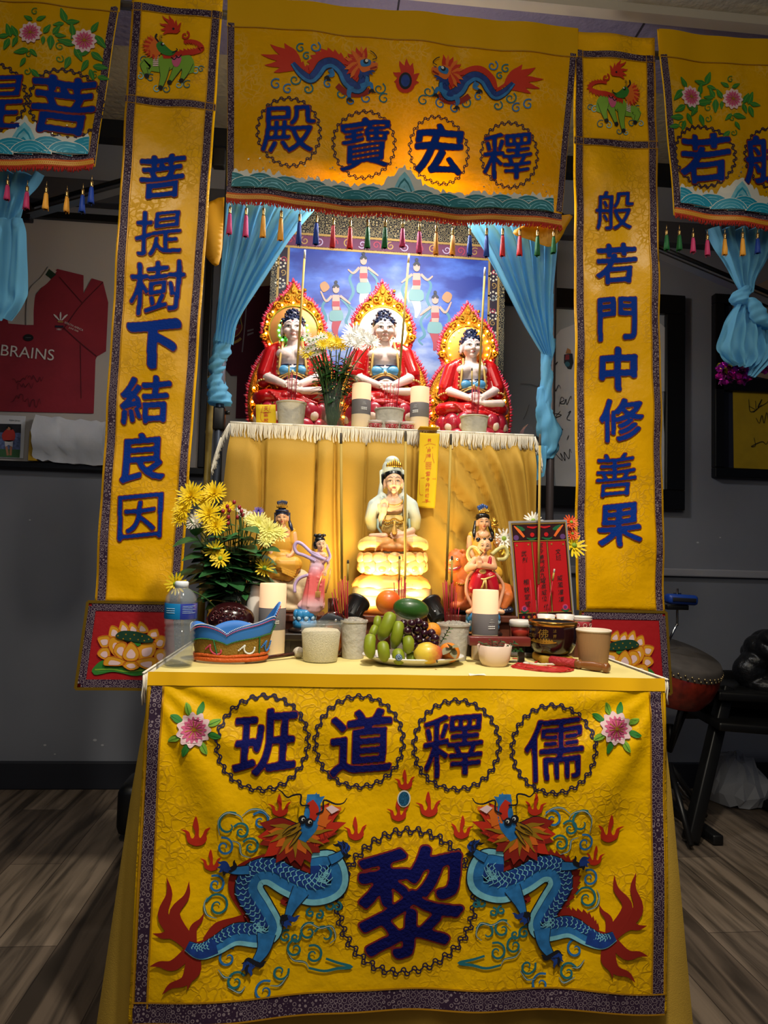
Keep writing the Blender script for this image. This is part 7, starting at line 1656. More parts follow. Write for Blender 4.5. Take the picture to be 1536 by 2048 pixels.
def bloom(mb, c, d, r, n=3, m=0, dens=16, cup=.5):
 """many-petalled flower head facing d"""
 r = r * 1.32
 d = Vector(d).normalized(); q = d.to_track_quat('Z', 'Y').to_matrix()
 for ring in range(n):
  f = 1 - ring / (n + .3); k = max(6, int(dens * f)); el = .15 + ring * (1.1 / n) * cup * 2
  for i in range(k):
   a = 2 * pi * (i + .5 * (ring % 2)) / k + random.uniform(-.1, .1); L_ = r * f * random.uniform(.88, 1.08); w_ = 2.2 * L_ / k * 1.3
   ca, sa = cos(a), sin(a); P = []
   for tt, ww in ((.12, .35), (.55, 1.0), (.88, .8), (1.0, .12)):
    zz = L_ * (sin(el) * tt + .10 * tt * tt * cup); rr = L_ * cos(el) * tt
    for s in (-1, 1): P.append(Vector((rr * ca - s * w_ * ww * .5 * sa, rr * sa + s * w_ * ww * .5 * ca, zz + (.04 * L_ if s else 0) * 0)))
   mb.add([q @ p + Vector(c) for p in P], [(0, 1, 3, 2), (2, 3, 5, 4), (4, 5, 7, 6)], m)
def leafm(mb, p, d, L_, w_, m=0, droop=.3):
 p = Vector(p); d = Vector(d).normalized(); s = d.cross(Vector((0, -.3, 1))); s = s.normalized() if s.length > .01 else Vector((1, 0, 0)); n = s.cross(d); vs = []
 for i in range(7):
  t = i / 6; c = p + d * L_ * t + Vector((0, 0, -droop * L_ * t * t)); ww = w_ * sin(pi * min(1, t * .93 + .05)) ** .8
  vs += [c - s * ww + n * ww * .25, c - n * 0, c + s * ww + n * ww * .25]
 fs = []
 for i in range(6): a = i * 3; fs += [(a, a + 1, a + 4, a + 3), (a + 1, a + 2, a + 5, a + 4)]
 mb.add(vs, fs, m)
def flower(name, c, foot, r, m, label, group, n=3, dens=16, cup=.5, d=None, core=None, leaves=1, cat='flower'):
 c = Vector(c); foot = Vector(foot); t = thing(name, tuple(foot), label, cat, group); d = Vector(d) if d else (c - foot).normalized() * .55 + Vector((0, -.8, -.12))
 mid = foot.lerp(c, .55) + Vector((0, 0, .012)); mid.x = foot.x + (c.x - foot.x) * .4; pts = cr([foot, mid, c - d.normalized() * r * .1], 5)
 mb = MB(); mb.tube(pts, .0016, 5); mb.build('stem', M_stem, t)
 mb = MB(); bloom(mb, c, d, r, n, 0, dens, cup)
 if core: mb.ell(c + d.normalized() * r * .12, r * .28, 10, 6, None, 1)
 mb.build('bloom', [m, core or M_core], t)
 if leaves:
  mb = MB()
  for k in range(leaves):
   p = pts[len(pts) // 2 + k]; a = random.uniform(0, 6.28); leafm(mb, p, (cos(a), -abs(sin(a)) * .6, random.uniform(-.1, .4)), random.uniform(.03, .05), .009)
  mb.build('leaf', M_leaf, t)
 return t
def sprig(name, foot, tip, n, L_, w_, label, group, m=None, cat='leaf sprig', berries=0):
 foot, tip = Vector(foot), Vector(tip); t = thing(name, tuple(foot), label, cat, group); mid = foot.lerp(tip, .5) + Vector((0, 0, .02)); pts = cr([foot, mid, tip], 8)
 mb = MB(); mb.tube(pts, .0014, 5); mb.build('stem', M_stem, t)
 if n:
  mb = MB()
  for k in range(n):
   p = pts[int(len(pts) * (.4 + .58 * k / n))]; a = (1 if k % 2 else -1); dr = (tip - foot).normalized(); leafm(mb, p, (a * .8 + dr.x, random.uniform(-.9, .1), random.uniform(-.2, .6)), L_ * random.uniform(.8, 1.2), w_)
  mb.build('leaf', m or M_leaf, t)
 for k in range(berries):
  b = MB(); b.ell(tip + Vector((random.uniform(-.012, .012), random.uniform(-.012, .0), random.uniform(-.012, .012))), (.0048, .0048, .006), 10, 8); b.build('berry', M_berry, t)
 return t
random.seed(31)
# left vase on the table
YVA = 1.84; p = at(474, 1300, YVA); cv = Vector((p.x, YVA, ZT + .0005)); uV = pxm(cv)
vase(cv, 38 * uV, at(474, 1152, YVA).z - ZT, 'clear glass vase on the table at the left, behind the blue crown')
zA = lambda x, y, dy=0: at(330 + x / 4.097, 860 + y / 4.097, YVA + dy)
rimA = lambda k: Vector((cv.x + .02 * cos(k * 2.4), cv.y + .02 * sin(k * 2.4), ZT + .03))
rv = Vector((cv.x, cv.y, 0))
YL_ = [(215, 545, 100, -.02), (405, 520, 85, -.01), (150, 650, 70, -.03), (125, 725, 60, -.03), (360, 690, 82, -.06), (415, 785, 78, -.07), (330, 570, 70, .0), (510, 640, 50, -.01)]
for k, (x, y, r, dy) in enumerate(YL_): flower('chrysanthemum', zA(x, y, dy), rimA(k), r * uV / 4.097, M_yel, 'full yellow chrysanthemum in the upper left of the table vase', 'yellow chrysanthemums of the table vase', 5, 24, .6, leaves=2)
for k, (x, y, r, dy) in enumerate([(770, 770, 80, -.03), (850, 825, 80, -.04), (930, 850, 66, -.03), (830, 900, 60, -.05), (700, 740, 46, -.02)]): flower('chrysanthemum', zA(x, y, dy), rimA(k + 5), r * uV / 4.097, M_pyel, 'pale lemon chrysanthemum at the right side of the table vase', 'lemon chrysanthemums of the table vase', 4, 22, .5, leaves=2)
for k, (x, y, r, dy) in enumerate([(410, 985, 66, -.07), (455, 1055, 66, -.08), (815, 1130, 62, -.06)]): flower('daisy', zA(x, y, dy), rimA(k + 2), r * uV / 4.097, M_yel, ['drooping yellow daisy in the dark leaves, upper of two', 'drooping yellow daisy in the dark leaves, lower of two', 'yellow daisy hanging above the left table candle'][k], None, 2, 16, .3, core=M_core)
for k, (x, y, r, dy) in enumerate([(245, 745, 64, -.02)]): flower('daisy', zA(x, y, dy), rimA(k + 3), r * uV / 4.097, M_whf, 'white daisy half hidden among the yellow chrysanthemums', None, 3, 20, .4)
for k in range(6): flower('small_daisy', zA(600 + 24 * k % 100, 655 + (k * 37) % 60, -.01), rimA(k), 20 * uV / 4.097, M_whf, 'tiny white daisy beside the red berries', 'tiny white daisies of the table vase', 2, 12, .3, core=M_core, leaves=0)
flower('thistle', zA(765, 672, 0), rimA(4), 36 * uV / 4.097, M_purp, 'violet thistle head at the top right of the table vase', None, 4, 20, 1.0)
flower('daisy', at(352, 1168, 1.62), (cv.x - .02, cv.y, ZT + .05), 62 * uV / 4.097, M_yel, 'yellow daisy leaning out behind the water bottle', None, 2, 16, .3, core=M_core, leaves=0)
for k, (x, y, n) in enumerate([(520, 650, 4), (585, 615, 2), (500, 745, 3), (615, 690, 3)]): sprig('berry_sprig', rimA(k), zA(x, y, -.03), 3, .03, .009, 'sprig of red berries between the yellow and lemon flowers', 'berry sprigs of the table vase', None, 'berry sprig', n)
for k, (x, y) in enumerate([(230, 820), (300, 1000), (330, 880), (600, 780), (560, 900), (700, 900), (640, 1000), (480, 880), (260, 1120), (500, 1100), (680, 1100), (380, 1120), (760, 980), (560, 1010), (420, 930)]):
 sprig('leaf_sprig', rimA(k), zA(x, y, -.05 + .02 * (k % 3)), 8, .066, .025, 'dark green leaf sprig filling the table vase', 'leaf sprigs of the table vase')
# middle vase on the tier
pv = onU(664, 2.13); uW = pxm(pv); zvt = at(664, 768, 2.13).z; vase(pv, 24 * uW, zvt - ZU, 'clear glass vase of flowers on the upper tier, left of the middle statue')
zB = lambda x, y, dy=0: at(420 + x / 4.267, 440 + y / 4.267, 2.13 + dy); rimB = lambda k: Vector((pv.x + .012 * cos(k * 2.4), pv.y + .012 * sin(k * 2.4), ZU + .02))
for k, (x, y, r) in enumerate([(1000, 1010, 56), (1035, 1065, 60), (1120, 1070, 60), (1080, 1040, 50), (960, 1065, 46)]): flower('chrysanthemum', zB(x, y, -.045 - .006 * k), rimB(k), r * uW / 4.267, M_yel, 'bright yellow chrysanthemum in the tier vase', 'yellow chrysanthemums of the tier vase', 3, 20, .4)
flower('chrysanthemum', zB(825, 1135, -.05), rimB(7), 52 * uW / 4.267, M_yel, 'yellow chrysanthemum at the far left of the tier vase', None, 3, 18, .4)
for k, (x, y, r) in enumerate([(1240, 985, 90), (1310, 1010, 80), (1375, 1045, 66), (1195, 1030, 64), (1260, 1060, 60)]): flower('chrysanthemum', zB(x, y, -.045 - .006 * k), rimB(k), r * uW / 4.267, M_whf, 'big white chrysanthemum leaning before the middle statue', 'white chrysanthemums of the tier vase', 4, 22, .5)
for k in range(18): flower('small_daisy', zB(830 + (k * 53) % 150, 990 + (k * 37) % 170, -.05), rimB(k), 32 * uW / 4.267, M_whf, 'small white daisy at the left of the tier vase', 'small white daisies of the tier vase', 2, 12, .3, core=M_core, leaves=0)
for k, (x, y) in enumerate([(870, 1180), (920, 1230), (980, 1260), (1040, 1180), (1100, 1200), (1160, 1180), (1220, 1150), (1180, 1290), (1260, 1360), (1050, 1300), (930, 1330), (880, 1270), (1130, 1330), (1230, 1230), (960, 1150), (1010, 1210), (1070, 1240), (1140, 1240), (900, 1160), (1000, 1330), (1180, 1230), (1100, 1130)]):
 sprig('leaf_sprig', rimB(k), zB(x, y, -.02 + .014 * (k % 3)), 9, .036, .0085, 'dark green leaf sprig filling the tier vase', 'leaf sprigs of the tier vase')
# flowers behind the red tablet
p = at(1085, 1290, 1.94); cw = Vector((p.x, 1.94, ZT + .0005)); vase(cw, .03, .17, 'glass vase hidden behind the red tablet'); uX = pxm(cw)
for x, y, r, m, lab in [(1147, 1092, 21, M_yel, 'yellow daisy looking out right of the red tablet'), (1008, 1078, 18, M_whf, 'white daisy looking out left of the red tablet'), (1012, 1095, 14, M_yel, 'small yellow daisy looking out left of the red tablet'), (1066, 1042, 16, M_whf, 'white daisy just above the red tablet'), (1142, 1045, 13, M_orf, 'orange blossom above the yellow daisy by the right couplet'), (1144, 1068, 12, M_orf, 'lower orange blossom beside the right couplet')]:
 flower('daisy', at(x, y, 1.90), (cw.x, cw.y, ZT + .03), r * uX, m, lab, None, 2, 15, .3, core=M_core, leaves=0)
# red printed tablet
YTB = 1.87; M_tab = mat('tablet_red', '#b3151c', .4); M_tabd = mat('tablet_dark', '#2b1016', .4)
tb = thing('spirit_tablet', tuple(at(1090, 1250, YTB)), 'red printed spirit tablet under clear plastic, leaning left beside the singing bowl', 'tablet')
zT = XZ(YTB, 1000, 1020, 8.533); C4 = [(150, 190), (1140, 165), (1275, 1890), (285, 1930)]
mb = MB(); q = [zT(*p) for p in C4]; mb.add([(x, YTB, z) for x, z in q] + [(x, YTB + .008, z) for x, z in q], [(3, 2, 1, 0), (4, 5, 6, 7), (0, 1, 5, 4), (1, 2, 6, 5), (2, 3, 7, 6), (3, 0, 4, 7)]); mb.build('board', mat('tablet_edge', '#8f8d90', .25, coat=.5), tb, smooth=False)
ST = lambda x, z: YTB
def tq(a, b):   # tablet's own 0..1 square
 (x0, y0), (x1, y1), (x2, y2), (x3, y3) = C4; return zT((x0 * (1 - a) + x1 * a) * (1 - b) + (x3 * (1 - a) + x2 * a) * b, (y0 * (1 - a) + y1 * a) * (1 - b) + (y3 * (1 - a) + y2 * a) * b)
st = Stitch(ST, .001); qd = lambda a0, a1, b0, b1: [tq(a0, b0), tq(a1, b0), tq(a1, b1), tq(a0, b1)]
st.fill(qd(.03, .97, .02, .98), 1, 0, 0, 1); st.fill(qd(.06, .94, .035, .19), 1, 1, 0, 1)
for a0, a1 in ((.06, .35), (.38, .61), (.64, .94)): st.fill(qd(a0, a1, .21, .9), 0, 1, 0, 1)
for a in (.035, .365, .625, .965): st.ribbon([tq(a, .21 if .1 < a < .9 else .02), tq(a, .9 if .1 < a < .9 else .98)], .0022, 2, 2, 3)
for b in (.03, .2, .905): st.ribbon([tq(.035, b), tq(.965, b)], .0022, 2, 2, 3)
for s in (0, 1):
 f = lambda a, b: tq(a if not s else 1 - a, b)
 st.ribbon([f(.08, .05), f(.16, .1), f(.24, .16)], [.003, .008, .006], 3, 3, 4); st.ribbon([f(.12, .05), f(.2, .08), f(.26, .09)], [.004, .012, .004], 4, 2, 4); st.disc(f(.1, .165), .0075, 5, 3, 10); st.disc(f(.38, .14), .006, 0, 3, 10); st.ribbon([f(.3, .06), f(.4, .07), f(.48, .06)], [.003, .006, .003], 0, 3, 4); st.ribbon([f(.28, .17), f(.36, .185), f(.46, .17)], [.003, .006, .003], 4, 3, 4)
 st.disc(f(.15, .86), .008, 6, 3, 12); st.disc(f(.15, .86), .0045, 5, 4, 10); st.ribbon([f(.08, .88), f(.14, .9), f(.22, .88)], [.003, .005, .003], 4, 3, 4); st.disc(f(.1, .24), .0025, 2, 3, 8); st.disc(f(.3, .235), .0025, 2, 3, 8)
for k in range(9): st.disc(tq(.12 + k * .095, .945), .004, (0, 2, 3, 4)[k % 4], 3, 8)
st.build('print', [M_tab, M_tabd, mat('tablet_gold', '#b08c3c', .35, metal=.4), mat('tablet_orange', '#d9662a', .4), mat('tablet_green', '#1f5a38', .4), mat('tablet_violet', '#5c3a70', .4), mat('tablet_rose', '#c0416a', .4)], tb)
st = Stitch(ST, .0025)
for ch_, a, b, s in [('武', .21, .32, .0145), ('烈', .22, .385, .0145), ('相', .21, .6, .015), ('貌', .21, .675, .015), ('堂', .21, .745, .015), ('堂', .21, .815, .015), ('文', .8, .31, .0145), ('班', .8, .37, .0145), ('威', .795, .57, .015), ('風', .795, .64, .015), ('凜', .795, .71, .015), ('凜', .795, .78, .015)] + [(c_, .505, .245 + k * .058, .0145) for k, c_ in enumerate('當今勝門宮九曜高威位')] + [('位', .53, .85, .016)]:
 put_char(st, ch_, tq(a, b), s, 0, 0, .012, 44, False)
st.build('written_column', [M_ink], tb)
# the incense before the tablet: a pot behind the singing bowl
p = at(1076, 1290, 1.83); c = Vector((p.x, 1.83, ZT + .0005)); pot(c, .027, .022, .058, 'small sand pot behind the singing bowl')
q = at(1080, 868, 1.83); f = at(1078, 1168, 1.83); zp = ZT + .06; incense((c.x, 1.83, zp), q, .0034, 'very tall gold incense stick in front of the red tablet', None, 'long', (f.z - zp) / (q.z - zp))
q = at(1109, 1138, 1.825); f = at(1109, 1161, 1.825); incense((c.x + .015, 1.825, zp), q, .0026, 'short ash-tipped incense stick in front of the tablet column', None, 'ash', (f.z - zp) / (q.z - zp))
for x, y in ((1061, 1160), (1072, 1200), (1076, 1175)): q = at(x, y, 1.83); incense((c.x + (q.x - c.x) * .6, 1.83, zp), q, .0009, 'thin red incense stub in front of the tablet', 'red stubs before the tablet', 'red')
# yellow paper charms
M_charm = mat('charm_paper', '#e9c413', .7, transl=.2); M_cred = mat('charm_red', '#c2391c', .6)
YCH = 1.985
SC_ = lambda x, z: YCH + .003 * sin(z * 30) + .002 * sin(x * 90)
t = thing('paper_charm', tuple(at(858, 1015, YCH)), 'long yellow paper charm with red writing hanging from the tier cloth', 'paper charm')
ZC = XZ(YCH, 820, 860, 12.05)
q = [ZC(*p) for p in [(240, 60), (715, 85), (600, 1890), (160, 1870)]]; sheet('paper', q[0], q[1], q[3], q[2], SC_, M_charm, 8, 30, t, .0006)
mb = MB(); mb.box(((q[0][0] + q[1][0]) / 2, (YCH + 2.05) / 2 + .004, ZU + .0035), (q[1][0] - q[0][0], 2.05 - YCH + .012, .001)); mb.build('folded_end', M_charm, t, smooth=False)
st = Stitch(SC_, .0008)
for c_, y, s in [('敕', 240, .0105), ('井', 490, .0115), ('隔', 620, .011), ('雷', 1060, .0125), ('令', 1190, .0115), ('丹', 1330, .0125), ('符', 1450, .011), ('初', 1580, .0115), ('羊', 1710, .012)]: put_char(st, c_, ZC(475 - (y - 240) * .05, y), s, 0, 0, .012, 44, False)
for pts in [[(390, 570), (385, 680), (340, 770)], [(545, 560), (550, 680), (585, 800)], [(350, 370), (470, 320), (620, 355)], [(250, 1160), (350, 1150)], [(530, 1180), (620, 1180)], [(290, 1735), (360, 1720)], [(420, 1715), (490, 1735)], [(220, 1210), (230, 1540), (310, 1560)], [(380, 790), (520, 780)], [(375, 835), (520, 825)], [(370, 880), (515, 870)], [(375, 935), (515, 925)]] + [[(395 + k * 38, 755), (390 + k * 34, 940 + (30 if k == 3 else 0))] for k in range(4)]: st.ribbon([ZC(*p) for p in pts], .0009, 0, 1, 3)
for x in (405, 470, 550): st.disc(ZC(x, 420), .0012, 0, 1, 8)
st.build('red_writing', [M_cred], t)
YC2 = 2.085; SC2 = lambda x, z: YC2
t = thing('paper_charm', tuple(at(532, 850, YC2)), 'short yellow paper charm leaning beside the left sand pot of the tier', 'paper charm'); ZD = XZ(YC2, 420, 440, 4.267)
q = [ZD(*p) for p in [(390, 1575), (560, 1575), (565, 1760), (395, 1760)]]; sheet('paper', q[0], q[1], (q[3][0], ZU + .001), (q[2][0], ZU + .001), SC2, M_charm, 4, 4, t, .0006)
st = Stitch(SC2, .0008)
for c_, y in (('天', 1610), ('雷', 1660), ('赦', 1710)): put_char(st, c_, ZD(478, y), .014, 0, 0, .012, 44, False)
for pts in [[(450, 1590), (430, 1690), (470, 1740)], [(515, 1585), (500, 1640)], [(430, 1640), (520, 1640)]]: st.ribbon([ZD(*p) for p in pts], .001, 0, 1, 3)
st.build('red_writing', [M_cred], t)
# small cups
M_cupw = mat('cup_white', '#d8d2cc', .35, coat=.3); M_cupr = mat('cup_red', '#a5343c', .4)
def teacup(c, r, h, label, grp):
 t = thing('teacup', tuple(c), label, 'cup', grp); mb = MB(); mb.lathe([(0, 0), (r * .7, 0), (r * .76, h * .12), (r * .98, h * .95), (r, h), (r * .93, h), (r * .8, h * .5), (0, h * .2)], c, 24); mb.build('cup', M_cupw, t)
 mb = MB(); mb.lathe([(r * .79, h * .2), (r * .81, h * .21), (r * .935, h * .7), (r * .92, h * .71)], c, 24); mb.build('red_band', M_cupr, t)
 mb = MB()
 for k in range(7):
  a = -pi / 2 + (k - 3) * .75; rr = r * .9; o = Vector((c.x + rr * cos(a), c.y + rr * sin(a), c.z + h * .46)); R = Euler((0, 0, a + pi / 2)).to_matrix(); q = 12; pts = [o + R @ Vector((h * .12 * cos(2 * pi * i / q), -.0004, h * .12 * sin(2 * pi * i / q))) for i in range(q + 1)]; mb.tube(pts, .0007, 4)
 mb.tube([Vector((c.x + r * .985 * cos(i * pi / 15), c.y + r * .985 * sin(i * pi / 15), c.z + h * .82)) for i in range(31)], .001, 4); mb.build('ring_pattern', mat('cup_pattern', '#dcb9ae', .4), t)
for px, nm in ((750, 'left'), (783, 'middle'), (815, 'right')):
 c = onU(px, 2.075); u = pxm(c); teacup(c, 14.5 * u, 20 * u, '%s one of three red-banded teacups before the middle sand pot' % nm, 'teacups on the tier')
c = onT(721, 1311); c.y += .012; teacup(Vector((c.x, c.y, ZT + .0005)), 14 * pxm(c), 27 * pxm(c), 'red-banded teacup left of the fruit plate', None)
p = at(1163, 1264, 1.79); riser(p.x - .03, p.x + .035, 1.765, 1.815, p.z, 'small wooden block under the teacup behind the brown paper cup')
teacup(Vector((p.x, 1.79, p.z + .0005)), 21 * pxm(p), at(1163, 1233, 1.79).z - p.z, 'red-banded teacup behind the brown paper cup', None)
# ------------------------------------------------------------------ front of the table
# fruit plate
pf = onT(826, 1338); PY = pf.y + .085; cP = Vector((at(826, 1325, PY).x, PY, ZT + .0005)); uP = pxm(cP)
t = thing('plate', tuple(cP), 'white oval plate carrying the pile of fruit in the middle of the table', 'plate'); R0 = 102 * uP
mb = MB(); mb.lathe([(0, 0), (R0 * .62, 0), (R0 * .7, .002), (R0 * .98, .016), (R0, .018), (R0 * .985, .02), (R0 * .94, .018), (R0 * .68, .006), (0, .005)], cP, 48, 0, sy=.72); mb.build('dish', mat('plate_white', '#dedad6', .3, coat=.3), t)
zF = lambda x, y, d=0: at(640 + x / 4.8, 1150 + y / 4.8, PY + d); uF = uP / 4.8
M_banana = mat('banana_green', '#7d8a1c', .45, var=.12, vscale=30); M_bant = mat('banana_tip', '#3c3a24', .7)
t = thing('banana_bunch', tuple(zF(640, 800, -.02)), 'bunch of short green-yellow bananas at the left of the fruit plate', 'bananas')
for a, m_, b, r, d in [((490, 570), (475, 690), (490, 795), 58, -.05), ((690, 365), (640, 490), (575, 625), 68, -.035), ((752, 450), (745, 560), (705, 705), 62, -.04), ((845, 595), (850, 670), (840, 745), 58, -.055), ((600, 645), (612, 740), (625, 825), 60, -.055), ((745, 725), (755, 790), (765, 840), 62, -.055), ((865, 760), (880, 800), (890, 840), 50, -.04), ((560, 400), (548, 470), (560, 560), 40, .0), ((540, 480), (505, 560), (490, 620), 40, -.01)]:
 pts = cr([zF(*a, d), zF(*m_, d - .012), zF(*b, d)], 6); n_ = len(pts); rs = [r * 1.12 * uF * (.34 + .66 * min(1, sin(pi * min(.96, .1 + .9 * i / (n_ - 1))) * 1.5)) for i in range(n_)]
 mb = MB(); mb.tube(pts, rs, 6); mb.tube([pts[0] + (pts[0] - pts[1]) * .6, pts[0]], [r * uF * .26, r * uF * .36], 6, 1); o = mb.build('banana', [M_banana, M_bant], t)
 sd = o.modifiers.new('soft', 'SUBSURF'); sd.levels = 1; sd.render_levels = 1
 if a == (745, 725):
  mb = MB(); q = zF(757, 792, d - .012 - r * uF * 1.0); R_ = Matrix.Rotation(radians(78), 3, 'X')
  mb.lathe([(0, .0008), (30 * uF, .0003), (31 * uF, 0)], q, 18, 0, R_); mb.lathe([(20 * uF, .0012), (23 * uF, .0012)], q, 18, 1, R_); mb.tube([q + Vector((-14 * uF, -.0012, -12 * uF)), q + Vector((-4 * uF, -.0014, 10 * uF)), q + Vector((4 * uF, -.0014, -8 * uF)), q + Vector((13 * uF, -.0012, 12 * uF))], .0007, 4, 1); mb.build('sticker', [mat('sticker_blue', '#23457c', .4), mat('sticker_pale', '#a9b8b0', .4)], o)
def fruit(name, c, r, m, label, cat, rot=None, extra=None):
 t = thing(name, tuple(c), label, cat); mb = MB(); mb.ell(c, r, 28, 18, rot); mb.build('flesh', m, t)
 if extra: extra(t)
 return t
def two(name, c1, c2, ax, lo, hi, spots=None, rough=.38):
 m = mat(name, c1, rough, coat=.15); nt = m.node_tree; N = nt.nodes; L = nt.links; b = N['Principled BSDF']
 g = N.new('ShaderNodeTexCoord'); s = N.new('ShaderNodeSeparateXYZ'); L.new(g.outputs['Generated'], s.inputs[0])
 n = N.new('ShaderNodeTexNoise'); n.inputs['Scale'].default_value = 9; n.inputs['Detail'].default_value = 5; L.new(g.outputs['Generated'], n.inputs['Vector'])
 a = N.new('ShaderNodeMath'); a.operation = 'MULTIPLY_ADD'; L.new(n.outputs['Fac'], a.inputs[0]); a.inputs[1].default_value = .35; L.new(s.outputs[ax], a.inputs[2])
 r = N.new('ShaderNodeMapRange'); r.inputs['From Min'].default_value = lo; r.inputs['From Max'].default_value = hi; L.new(a.outputs[0], r.inputs['Value'])
 x = N.new('ShaderNodeMix'); x.data_type = 'RGBA'; L.new(r.outputs[0], x.inputs[0]); x.inputs[6].default_value = rgb(c1) + (1,); x.inputs[7].default_value = rgb(c2) + (1,); out = x.outputs[2]
 if spots:
  v = N.new('ShaderNodeTexVoronoi'); v.inputs['Scale'].default_value = 9; L.new(g.outputs['Generated'], v.inputs['Vector']); r2 = N.new('ShaderNodeMapRange'); r2.inputs['From Min'].default_value = .1; r2.inputs['From Max'].default_value = .05; L.new(v.outputs['Distance'], r2.inputs['Value'])
  y = N.new('ShaderNodeMix'); y.data_type = 'RGBA'; L.new(r2.outputs[0], y.inputs[0]); L.new(out, y.inputs[6]); y.inputs[7].default_value = rgb(spots) + (1,); out = y.outputs[2]
 L.new(out, b.inputs['Base Color']); return m
fruit('mango', zF(655, 260, .045), (125 * uF, 110 * uF, 118 * uF), two('mango_skin', '#d9791c', '#d9531e', 0, .3, 1.0, '#7a4a18'), 'orange spotted mango on top of the fruit pile, left of the green papaya', 'mango')
def scar(t):
 mb = MB(); mb.tube([zF(740 + k * 16, 300 + 10 * sin(k * 1.7) + k * 5, .01 - .055 * sqrt(max(0, 1 - ((740 + k * 16 - 875) / 175) ** 2))) for k in range(7)], .0011, 4); mb.build('skin_scar', mat('scar_pale', '#8fa06a', .6), t)
fruit('papaya', zF(875, 325, .012), (176 * uF, 108 * uF, 106 * uF), two('papaya_skin', '#3f6a22', '#234d1c', 2, .2, .9), 'big green papaya lying on top of the grapes', 'papaya', (0, radians(8), 0))
fruit('orange', zF(1080, 540, .02), 84 * uF, mat('orange_skin', '#e08a1c', .45, bump=.3, bscale=350), 'orange behind the grapes at the right of the pile', 'orange')
def stalk(t):
 mb = MB(); mb.tube([zF(1120, 820, -.09), zF(1125, 835, -.1)], .002, 6); mb.build('stalk', M_bant, t)
fruit('peach', zF(1036, 750, -.06), (136 * uF, 118 * uF, 100 * uF), two('peach_skin', '#d8bb3e', '#c6503a', 0, .62, 1.05), 'yellow and red peach at the front right of the plate', 'peach', None, stalk)
def calyx(t):
 mb = MB(); c = zF(1250, 705, -.065)
 for k in range(4):
  a = .5 + k * pi / 2; leafm(mb, c, (cos(a), -.5, sin(a) * .9), .022, .011, 0, .2)
 mb.ell(c, .0035, 8, 6); mb.build('calyx', mat('calyx_grey', '#7f7a5c', .6), t)
fruit('persimmon', zF(1240, 745, -.04), (100 * uF, 96 * uF, 92 * uF), mat('persimmon_skin', '#d47a22', .35, coat=.2), 'orange persimmon with a grey calyx at the right end of the plate', 'persimmon', None, calyx)
t = thing('grape_bunch', tuple(zF(940, 560, -.02)), 'bunch of dark purple grapes under the green papaya', 'grapes'); M_grape = mat('grape_skin', '#2c0f1c', .22, coat=.4, var=.4, vscale=40)
for k, (x, y) in enumerate([(800, 470), (880, 470), (945, 455), (1000, 485), (840, 540), (925, 530), (1000, 560), (870, 620), (940, 610), (1070, 560), (1105, 610), (1060, 640), (990, 640), (900, 680), (955, 690), (1040, 690), (1100, 655), (850, 590), (820, 640)]):
 mb = MB(); mb.ell(zF(x, y, -.035 - .012 * ((k * 5) % 3)), 43 * uF, 14, 10); mb.build('grape', M_grape, t)
mb = MB(); mb.tube([zF(900, 440, -.01), zF(930, 560, -.01), zF(960, 680, -.01)], .002, 5); mb.build('stalk', M_stem, t)
t = thing('herb_sprig', tuple(zF(1170, 640, 0)), 'green herb sprig tucked behind the persimmon', 'leaf sprig'); mb = MB()
for k in range(9): leafm(mb, zF(1160 + k * 10, 640 - k * 16, .0), (1 if k % 2 else -.4, -.5, .6), .014, .004)
mb.build('leaf', M_leaf, t); mb = MB(); mb.tube([zF(1155, 660, 0), zF(1240, 510, 0)], .001, 4); mb.build('stem', M_stem, t)
# water bottle
b0 = onT(357, 1337); cb = Vector((b0.x, b0.y + .025, ZT + .0005)); cb.x = at(357, 1320, cb.y).x; ub = pxm(cb)
t = thing('water_bottle', tuple(cb), 'clear plastic water bottle with a blue label at the left front corner', 'bottle'); M_pet = mat('bottle_plastic', '#b4bec8', .05, alpha=.15, coat=.6)
prof = [(0, 0), (20, 0), (27, 3), (29.5, 14)] + [(29.5 - (2.2 if k % 2 else 0), 18 + k * 4.6) for k in range(15)] + [(30, 88), (30, 92), (29.5, 122), (30.5, 126), (29, 134), (22, 144), (13, 150), (11.5, 154), (11.5, 158)]
mb = MB(); mb.lathe([(r * ub, z * ub) for r, z in prof], cb, 32); mb.lathe([(r * .93 * ub, z * ub + .001) for r, z in prof[1:34]], cb, 32); mb.build('body', M_pet, t)
mb = MB(); mb.lathe([(0, .002), (25 * ub, .003), (26.5 * ub, 80 * ub), (0, 80 * ub)], cb, 24); mb.build('water', mat('water', '#59636c', .05, alpha=.14), t)
mb = MB(); mb.lathe([(30.6 * ub, 92 * ub), (30.8 * ub, 92.5 * ub), (30.8 * ub, 121 * ub), (30.6 * ub, 121.5 * ub)], cb, 40)
for i, f in enumerate(mb.f):
 x = sum(mb.v[j][0] for j in f) / 4 - cb.x; y = sum(mb.v[j][1] for j in f) / 4 - cb.y; a = math.degrees(atan2(y, x)); mb.m[i] = 0 if -150 < a < -82 else 1
mb.build('label', [mat('label_cyan', '#1479b8', .35), mat('label_indigo', '#2b3a9a', .35)], t)
mb = MB(); rl = 31 * ub
for k in range(5):
 a0, a1 = radians(-74), radians(-20 - (k % 2) * 14); zz = cb.z + (117 - k * 3.2) * ub; mb.tube([Vector((cb.x + rl * cos(a0 + (a1 - a0) * i / 6), cb.y + rl * sin(a0 + (a1 - a0) * i / 6), zz)) for i in range(7)], .0004, 4)
for k in range(3):
 a0, a1 = radians(-138), radians(-100); zz = cb.z + (112 - k * 4) * ub; mb.tube([Vector((cb.x + rl * cos(a0 + (a1 - a0) * i / 6), cb.y + rl * sin(a0 + (a1 - a0) * i / 6), zz)) for i in range(7)], .0006, 4)
